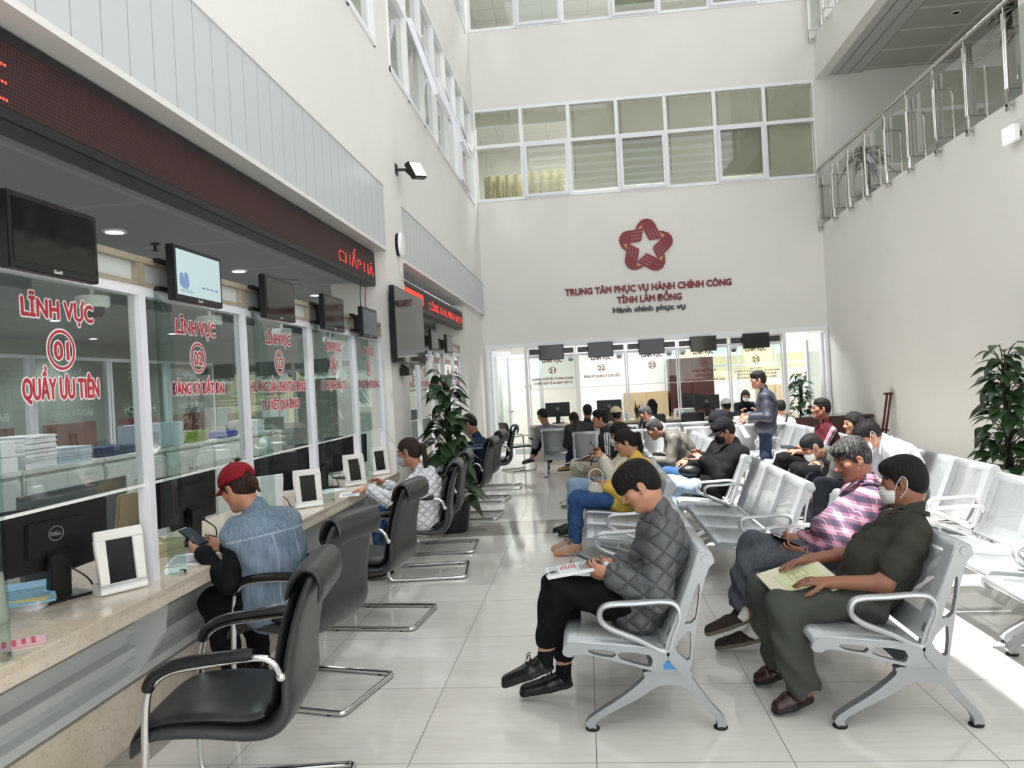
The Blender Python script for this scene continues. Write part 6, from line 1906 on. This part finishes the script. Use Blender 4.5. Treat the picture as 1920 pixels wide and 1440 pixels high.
def monitor(loc, rz, label, tilt=0, w=.50, h=.29, logo=True, grp='computer monitors on the counters', base='square', z=.7503):
    """screen faces local -x, back faces +x"""
    t = thing('computer_monitor', label, 'monitor', (loc[0], loc[1], z), R(rz), grp)
    Mx = Matrix.Rotation(R(tilt), 3, 'Y')
    c = Vector((0, 0, .13 + h / 2))
    MB().cbox(c, (.03, w, h), Mx).cbox(c + Vector((.02, 0, .0)), (.022, w * .5, h * .55), Mx).build('housing', MONB, t, bevel=.006)
    MB().cbox(c - Vector((.0158, 0, 0)), (.001, w - .02, h - .025), Mx).build('screen', SCREEN, t, smooth=0)
    MB().prism([(.005, .008), (.055, .008), (.065, .20), (.03, .22)], 'y', -.045, .045).build('stand', MONB, t, bevel=.004)
    if base == 'square': MB().box(-.10, .11, -.12, .12, 0, .012).build('base', MONB, t, bevel=.003)
    else: MB().lathe([(.11, 0), (.11, .008), (.06, .018), (1e-4, .02)], (.02, 0, 0)).build('base', MONB, t)
    if logo:
        g = MB(); o = c + Mx @ Vector((.0325, 0, .02))
        ring(g, o, (0, 1, 0), Mx @ Vector((0, 0, 1)), .030, .034, 28)
        put_text(g, 'DELL', o - Vector((0, 0, .008)), (0, 1, 0), (0, 0, 1), .046, .016, .001)
        g.build('logo', mat('logo_silver', 'a9aeb2', .3, .6), t, raw=True)
    cb = MB().tube(smooth_path([(.07, .03, .14), (.12, .08, .08), (.1, .12, .02), (.05, .16, .006), (-.02, .2, .005)], 4), .004, 6).build('cable', BLACKP, t)
    return t
monitor((-2.42, 3.18), -24, 'nearest black monitor on the counter, its back with a round logo towards us', 4)
monitor((-2.42, 4.34), -10, 'black monitor behind the counter near the red cap', 2, logo=False)
monitor((-2.40, 5.45), -38, 'black monitor behind the glass, left of the frame beside the denim vest', 3, base='round', logo=False)
monitor((-2.42, 6.62), -35, 'black monitor behind the glass, left of the frame by the woman in white', 3, logo=False)
monitor((-2.42, 7.40), -35, 'black monitor by the column, behind the last white frame', 3, logo=False)
monitor((-.58, 15.48), -90, 'black monitor with a round logo at far window 21', 0, grp='computer monitors at the far windows')
monitor((.47, 15.5), -90, 'black monitor with a round logo at far window 22', 0, grp='computer monitors at the far windows')
monitor((2.42, 15.5), -90, 'black monitor with a round logo at far window 24', 0, grp='computer monitors at the far windows')
monitor((2.35, 17.4), -90, 'black monitor on the desk behind window 24', 0, logo=False, z=.75, grp='computer monitors at the far windows')
o = MB().box(1.95, 2.9, 17.1, 17.8, .72, .75).box(1.95, 2.0, 17.1, 17.8, 0, .72).box(2.85, 2.9, 17.1, 17.8, 0, .72).build('desk', mat('dark_desk', '2b1e1a', .4), smooth=0)
tag(o, 'dark desk behind far window 24', 'desk')

# pens on a stand
def pen_stand(c, label, blue):
    t = thing('pen_stand', label, 'pen stand', c)
    MB().lathe([(.042, 0), (.043, .008), (.034, .013), (1e-4, .014)]).build('base', WHITEP, t)
    MB().ball((.01, 0, .016), (.026, .02, .012)).build('knob', WHITEP, t)
    for a, y in ((R(3), -.013), (R(-4), .014)):
        d = Vector((math.sin(a), 0, math.cos(a))); p = Vector((-.012, y, .012))
        n = MB().cyl(p + d * .05, p + d * .135, .0075, 10).build('pen', WHITEP, t)
        MB().cyl(p, p + d * .05, .009, 10).cyl(p + d * .135, p + d * .15, .008, 10).build('pen_holder', blue, n)
    MB().tube(smooth_path([(.0, .014, .15), (.03, .02, .12), (.05, .02, .08), (.03, .02, .05), (.012, .01, .03)], 4), .0035, 6).build('cord', WHITEP, t)
BLUEP = mat('blue_plastic', '22307a', .35)
pen_stand((-2.20, 3.33, .7503), 'two blue and white pens in a stand by the nearest white frame', BLUEP)
t = thing('pitcher', 'off-white ceramic pitcher cut by the left edge, on the counter', 'pitcher', (-2.42, 2.82, .7503))
MB().lathe([(.052, 0), (.055, .01), (.055, .05), (.051, .055), (.045, .17), (.043, .19), (.039, .19), (.038, .02), (1e-4, .018)]).build('body', mat('ceramic', 'cfccc3', .3), t)
MB().tube(smooth_path([(-.04, .0, .16), (-.085, 0, .14), (-.09, 0, .09), (-.05, 0, .05)], 4), .007, 8).build('handle', MATS['ceramic'], t)
MB().lathe([(.043, .19), (.044, .196), (.03, .205), (1e-4, .207)]).build('lid', MATS['ceramic'], t)
st = sheets('paper_stack', 'stack of white papers under the yellow and blue folders by the nearest monitor', 'papers', (-2.50, 3.12, .7503), .24, .32, .035, rot(12), PAPER, n=8)
sheets('folder', 'yellow folder on the paper stack by the nearest monitor', 'folder', (-2.50, 3.12, .7865), .23, .32, .006, rot(20), mat('folder_yellow', 'd8d08a', .7))
sheets('folder', 'light blue printed folder on top of the paper stack, left of the nearest monitor', 'folder', (-2.49, 3.09, .7935), .22, .31, .008, rot(38, 6), mat('folder_blue', '8cc1dd', .7), None, [(mat('print_slate', '5f8398', .8), rows(5, -.3, .2))])
sheets('booklet', 'small pink and red booklet at the left edge of the counter', 'booklet', (-2.09, 2.56, .7503), .10, .15, .008, rot(-50), mat('pink_cover', 'd9a9b4', .7), None, [(INKR, rows(4, -.4, .4))])
sheets('receipt', 'crumpled receipts beside the nearest white frame', 'paper', (-2.10, 3.62, .7503), .10, .14, .006, rot(30), mat('receipt', 'dfe6e2', .7), n=3)
sheets('paper', 'white form on the counter under the phone of the woman in the red cap', 'paper', (-2.16, 3.88, .7503), .21, .30, .004, rot(20), PAPER, None, [(INK, rows(7, -.4, .35))])
sheets('document_pile', 'pile of coloured documents behind the glass, left of the red cap', 'papers', (-2.5, 4.02, .7503), .24, .32, .07, rot(-15), mat('mixed_paper', 'cfc7a0', .8), n=9)
for i, (y, c, d) in enumerate(((5.12, 'e6e8ec', 'white papers standing upright right of the red cap'), )):
    o = MB().cbox((-2.28, y, .90), (.012, .26, .30), rot(-42, 0, 8)).cbox((-2.25, y - .03, .89), (.004, .22, .28), rot(-46, 0, 12)).build('document_holder', PAPER, smooth=0)
    tag(o, d, 'papers')
o = MB().cbox((-2.62, 4.12, .93), (.03, .25, .34), rot(-20, 0, 10)).build('paper_bag', mat('kraft', '9c8e74', .8), smooth=0, bevel=.01)
tag(o, 'brown kraft bag with green leaves printed, behind window 02', 'bag')
g = MB()
for a in (-.5, .1, .6): leaf_geo(g, Vector((-2.598, 4.10, .83)), (0.0, math.sin(a), math.cos(a)), (1, 0, 0), .09, .02, 0, False)
g.build('leaf_print', mat('leaf_print', '55683f', .7), o, smooth=0)
sheets('paper', 'sheet held down by the hand of the woman in the white jacket', 'paper', (-2.0, 6.14, .7503), .16, .24, .003, rot(15), PAPER, None, [(INK, rows(6, -.4, .3))])
sheets('paper', 'loose sheets near the stand of the monitor by the woman in white', 'paper', (-2.28, 6.42, .7503), .2, .28, .004, rot(-25), PAPER, n=2)
sheets('paper', 'loose sheet at the foot of the monitor beside the denim vest', 'paper', (-2.3, 5.28, .7503), .15, .22, .003, rot(35), PAPER)

# office furniture seen through the glass
CABM = mat('office_cabinet', 'c9cfcb', .5)
def office_cabinet(y, label):
    t = thing('office_cabinet', label, 'cabinet', (-4.2, y, 0), 0, 'row of low office cabinets')
    MB().box(-.2, .2, -.44, .44, 0, 1.14).box(-.21, .215, -.45, .45, 1.14, 1.17).build('body', CABM, t, smooth=0)
    for s in (-1, 1):
        d = MB().box(.2, .216, min(0, s * .435) + .004, max(0, s * .435) - .004, .05, 1.1).build('cabinet_door', CABM, t, smooth=0)
        MB().tube(smooth_path([(.216, s * .06, .80), (.25, s * .06, .83), (.25, s * .06, .91), (.216, s * .06, .94)], 4), .007, 8).build('handle', CHROME, d)
for i, y in enumerate((3.6, 4.52, 5.44, 6.36, 7.28, 8.2, 9.12)):
    office_cabinet(y, 'pale low office cabinet behind the service glass, %s of the row' % ('first', 'second', 'third', 'fourth', 'fifth', 'sixth', 'last')[i])
def pile(name, label, x, y, w, l, h, n, m, rz=0): sheets(name, label, 'papers', (x, y, 1.1705), w, l, h, rot(rz), m, n=n)
pile('book_stack', 'two thick white bound volumes on the office cabinets behind window 01', -4.18, 4.75, .34, .42, .22, 2, PAPER)
pile('paper_stack', 'tall stack of papers next to the bound volumes on the cabinets', -4.2, 5.25, .3, .36, .24, 30, PAPER, 4)
pile('paper_stack', 'slumped heap of papers on the cabinets behind window 01', -4.2, 5.65, .3, .34, .12, 12, mat('paper_blue', 'b9c4cf', .8), -9)
pile('paper_stack', 'blue folders lying flat on the cabinets behind window 02', -4.2, 6.2, .3, .5, .08, 5, mat('navy_folder', '2c3c58', .6), 3)
pile('carton', 'pale grey carton on the cabinets behind window 02', -4.2, 6.95, .3, .62, .24, 1, mat('carton_grey', '9aa6b4', .7))
pile('basket', 'green plastic basket on the cabinets behind window 03', -4.2, 7.65, .26, .3, .12, 1, mat('green_basket', '6d8234', .5))
pile('folder_stack', 'bright blue folders on the cabinets behind window 03', -4.2, 8.25, .3, .4, .07, 4, mat('royal_folder', '2c4a9a', .5))
pile('paper_stack', 'last paper stack on the cabinets before the column', -4.2, 9.0, .3, .36, .16, 12, PAPER)
o = MB().cbox((-3.42, 4.75, .80), (.03, 1.05, .56)).cbox((-3.42, 4.25, .26), (.04, .04, .52)).cbox((-3.42, 5.25, .26), (.04, .04, .52)).build('partition_panel', mat('partition_grey', '5d6468', .7), smooth=0)
tag(o, 'grey desk partition panel behind window 01', 'partition')
def office_chair(x, y, rz, label):
    t = thing('office_chair', label, 'chair', (x, y, 0), R(rz), 'office chairs behind the service glass')
    sweep([(-.22, .47), (-.1, .48), (.1, .475), (.2, .47)], .46, .08, 'seat', LEA, t, e=2.6)
    sweep([(.2, .58), (.22, .75), (.25, .92), (.27, 1.0)], [.38, .46, .46, .40], [.05, .06, .06, .04], 'backrest', LEA, t, e=2.4)
    MB().cyl((0, 0, .08), (0, 0, .44), .03, 10).tube([(.1, 0, .44), (.22, 0, .46), (.24, 0, .7)], .02, 8).build('column', BLACKP, t)
    b = MB()
    for k in range(5):
        a = 2 * PI * k / 5
        b.tube([(0, 0, .09), (.28 * math.cos(a), .28 * math.sin(a), .06)], .02, 6); b.ball((.28 * math.cos(a), .28 * math.sin(a), .03), .028, 8)
    b.build('star_base', BLACKP, t)
for i, (x, y) in enumerate(((-3.0, 3.3), (-3.05, 4.5), (-3.0, 5.7), (-3.05, 6.8))):
    office_chair(x, y, 170 + 12 * (i % 2), 'black office chair behind window 0%d' % (i + 1))

# plastic bag by the denim vest
F = Field()
F.cone((-1.46, 4.34, .70), (-1.50, 4.32, .50), .085, .12, .05, V3(1, 0, 0), 1.3).cone((-1.50, 4.32, .50), (-1.52, 4.3, .36), .11, .08, .05, V3(1, 0, 0), 1.2)
F.ell((-1.40, 4.36, .775), (.10, .03, .04), None, .05).ell((-1.54, 4.30, .78), (.05, .03, .05), None, .05)
vv, qq = F.mesh(.008, wrinkle(.018, 1.0, 3), .012)
t = NT('white_plastic_bag'); t.base(t.mix(t.ramp(t.noise(12, 3), .3, .7), lin('d5d9e0'), lin('eef0f4'))); t.b.inputs['Roughness'].default_value = .3; t.b.inputs['Transmission Weight'].default_value = .15; t.bump(t.noise(25, 4), .6, .01)
tag(field_obj('plastic_bag', vv, qq, t.m, None), 'crumpled white plastic bag hanging beside the denim vest', 'bag')

def phone(c, d, n, label, w=.074, l=.155, screen=True, m='0c0d10'):
    """c centre, d long direction, n direction the screen faces"""
    d = Vector(d).normalized(); n = Vector(n); n = (n - d * n.dot(d)).normalized(); x = d.cross(n)
    Mx = Matrix((x, d, n)).transposed()
    o = MB().cbox(c, (w, l, .009), Mx).build('phone', mat('phone_' + m, m, .2), bevel=.003)
    tag(o, label, 'phone')
    MB().cbox(Vector(c) + n * .0052, (w - .006, l - .008, .0008), Mx).build('phone_screen', mat('phone_screen', '2a3038', .08, emit='3a4450', estr=.4), o, smooth=0)
    MB().cbox(Vector(c) - n * .0055 + d * (l * .36) + x * (w * .22), (.026, .034, .002), Mx).build('camera_bump', BLACKP, o, smooth=0)
    return o
phone((-.01, 3.68, .725), (-.85, .0, .42), (.45, 0, .9), 'black phone in the hands of the young man in grey quilt')
phone((1.085, 4.41, .63), (-.85, .0, .40), (.5, 0, .9), 'dark phone in the hands of the plaid-shirted man')
phone((-2.13, 3.86, .875), (-.8, .25, .5), (.5, -.3, .8), 'grey phone held by the woman in the red cap')
phone((.045, 6.99, .675), (-.85, .0, .35), (.4, 0, .9), 'small phone held by the woman in yellow')
phone((.06, 7.83, .90), (-.5, .1, .8), (.8, .2, .5), 'phone held up by the masked woman in cream')
phone((1.02, 7.58, .83), (-.7, .0, .6), (.6, 0, .8), 'dark phone held by the person all in black')
phone((2.29, 8.98, .70), (-.9, .1, .1), (.1, -.4, .9), 'grey phone in the hand of the man in maroon')
phone((-.98, 13.36, .60), (-.6, .6, .4), (.4, -.4, .8), 'phone held by the man in the mauve jacket')

# papers in laps and hands
sheets('booklet', 'white leaflets with red text on the lap of the young man in grey', 'papers', (-.085, 3.71, .672), .24, .30, .016, Matrix.Rotation(R(96), 3, 'Z') @ rot(0, -7, 4), PAPER, None,
       [(INKR, rows(6, .02, .30, -.05, .40)), (INK, rows(9, -.44, -.02, -.42, .42) + rows(4, .32, .46, -.42, .4))], n=4)
Mm = Matrix.Rotation(R(100), 3, 'Z') @ rot(0, -14, -10)
mp = sheets('map', 'creased pale yellow map held on the lap of the man in the olive polo', 'map', (.985, 3.775, .572), .34, .30, .006, Mm, mat('map_paper', 'dcd9c0', .8, var=.12, vscale=9), None,
       [(mat('map_green', 'cdd2a4', .8), [(-.36, .30, -.38, .30)]), (mat('map_line', '9a9a80', .8), [(-.30, .22, .0, .012), (-.1, -.09, -.34, .24), (.05, .2, -.2, -.19), (.05, .06, -.2, .1), (.2, .21, -.2, .1), (.05, .2, .1, .11)])], n=2)
sheets('paper', 'white sheets on the lap of the man in the striped track jacket', 'paper', (-.12, 9.56, .60), .24, .34, .006, Matrix.Rotation(R(75), 3, 'Z') @ rot(0, -18, 6), PAPER, None, [(INKB, rows(5, .0, .36, -.38, .3))])
sheets('paper', 'white and red papers hanging from the hand of the standing man', 'paper', (2.06, 10.36, .86), .21, .32, .006, Matrix.Rotation(R(60), 3, 'Z') @ rot(0, 62, 0), PAPER, None, [(INKR, rows(3, .1, .4))])
sheets('envelope', 'brown envelope lying on the near seat of the right-hand bench', 'envelope', (2.62, 6.12, .402), .24, .33, .004, rot(20), mat('envelope_brown', 'b89f78', .7))
sheets('paper_box', 'white paper pile on the sunlit seat beyond the man in maroon', 'papers', (2.60, 10.2, .402), .3, .34, .12, rot(4), PAPER, n=10)
# bags
t = thing('handbag', 'small cream handbag with a loop handle on the lap of the woman in yellow', 'handbag', (.06, 6.93, .565), R(15))
MB().cbox((0, 0, .045), (.15, .07, .10), rot(0, 0, 14)).build('body', mat('bag_cream', 'd5cfc2', .4), t, bevel=.015)
MB().tube(smooth_path([(-.06, 0, .09), (-.07, 0, .18), (0, 0, .22), (.06, 0, .17), (.05, 0, .07)], 4), .006, 8).build('handle', MATS['bag_cream'], t)
MB().tube([(.05, -.04, .08), (.055, -.045, .02)], .008, 6).build('charm', mat('brass', 'b59a5a', .3, .8), t)
t = thing('shoulder_bag', 'black shoulder bag on the lap of the person all in black', 'bag', (1.0, 7.56, .60))
MB().ball((0, 0, .05), (.13, .08, .07)).build('body', mat('bag_black', '0d0e11', .35), t)
MB().tube(smooth_path([(-.1, 0, .07), (.0, -.02, .13), (.12, 0, .07)], 4), .008, 8).build('strap', MATS['bag_black'], t)
t = thing('tote_bag', 'beige tote with dark straps beside the masked woman in cream', 'bag', (.14, 8.2, .50))
MB().cbox((0, 0, .1), (.30, .14, .2), rot(10)).build('body', mat('tote_beige', 'b9a58c', .7), t, bevel=.03)
MB().tube(smooth_path([(-.12, -.03, .18), (-.08, -.03, .27), (.08, -.03, .27), (.12, -.03, .18)], 4), .009, 8).build('strap', mat('tote_strap', '4a382c', .6), t)
F = Field().ell((-.12, 9.05, .50), (.09, .1, .12), None, .03).ell((-.10, 9.0, .36), (.07, .08, .08), None, .04)
vv, qq = F.mesh(.012, wrinkle(.02, 1.2, 1), .012)
tag(field_obj('plastic_bag', vv, qq, glass_mat('clear_plastic', 'f2f4f4', 2.2, .1), None), 'clear plastic bag hanging by the knees of the man in the track jacket', 'bag')
t = thing('shoulder_strap', 'black strap across the back of the balding man in white', 'strap')
MB().tube([(3.04, 11.83, .895), (3.0, 11.79, .80), (2.9, 11.785, .66), (2.82, 11.80, .55)], .018, 8, flat=((0, 1, 0), .35)).build('band', mat('strap_black', '121214', .7), t)

# far counter
t = thing('snake_plant', 'spiky snake plant in a clear glass pot on the far counter', 'potted plant', (1.02, 15.25, .7503))
MB().lathe([(.055, 0), (.07, .05), (.06, .10), (.056, .10), (.064, .05), (.05, .008), (1e-4, .008)]).build('pot', glass_mat('pot_glass', 'dfe9e6', 1.5), t)
lf = MB(); rnd = random.Random(4)
for i in range(11):
    a = i * 2.4
    leaf_geo(lf, (.015 * math.cos(a), .015 * math.sin(a), .05), (math.cos(a) * .35, math.sin(a) * .35, 1), (math.cos(a), math.sin(a), .2), rnd.uniform(.2, .36), .022, -.05, False)
lf.build('foliage', LEAFD, t, smooth=180)
t = thing('printer', 'pale grey printer behind far window 24', 'printer', (2.0, 15.72, .7503))
MB().box(-.2, .2, -.15, .15, 0, .16).build('body', mat('printer_grey', 'b9bcb9', .5), t, bevel=.015)
MB().box(-.17, .17, -.18, -.15, .05, .07).build('tray', BLACKP, t, smooth=0)
t = thing('sanitizer_bottle', 'pale blue pump bottle on the far counter by window 24', 'bottle', (1.9, 15.2, .7503))
MB().lathe([(.032, 0), (.032, .11), (.014, .13), (1e-4, .13)]).build('bottle', mat('bottle_blue', 'a9cdd0', .25), t)
MB().cyl((0, 0, .13), (0, 0, .165), .006, 8).box(-.03, .01, -.006, .006, .16, .17).build('pump', WHITEP, t)
for i, (x, c, d) in enumerate(((.80, '3c5aa0', 'blue'), (.70, 'c9b9b0', 'pale pink'))):
    o = MB().lathe([(.03, 0), (.03, .13), (.02, .15), (1e-4, .15)], (x, 15.25, .7503)).build('bottle', mat('bottle_' + d.replace(' ', '_'), c, .3), smooth=40)
    tag(o, '%s bottle beside the snake plant on the far counter' % d, 'bottle')
# dark desk by the right wall with pens; folded stand leaning on the wall
t = thing('reception_desk', 'dark brown desk with a glass top by the right wall near the far door', 'desk', (4.15, 13.6, 0))
MB().box(-.62, .62, -.35, .35, 0, .74).box(-.66, .66, -.39, .39, .72, .76).build('body', mat('mahogany', '3a1a18', .3), t, bevel=.004)
MB().box(-.64, .64, -.37, .37, .7605, .768).build('glass_top', mat('desk_glass', '5d5a57', .08), t, smooth=0)
t = pen_stand((3.72, 13.4, .7685), 'blue and white pen with curly cord on the dark desk at right', BLUEP)
t = thing('folding_stand', 'folded dark wooden stand leaning on the right wall', 'stand', (4.72, 12.5, 0))
for y in (-.07, .07):
    MB().tube([(-.12, y, .0), (.06, y, 1.06), (.075, y, 1.14)], .028, 8, flat=((1, 0, 0), .6)).build('rail', mat('mahogany_gloss', '4a1f1c', .15), t)
MB().tube([(-.0, -.08, .55), (-.0, .08, .55)], .018, 8).build('crossbar', MATS['mahogany_gloss'], t)
MB().lathe([(1e-4, 1.10), (.07, 1.11), (.07, 1.14), (1e-4, 1.15)], (.06, 0, 0), n=14).build('head', MATS['mahogany_gloss'], t)
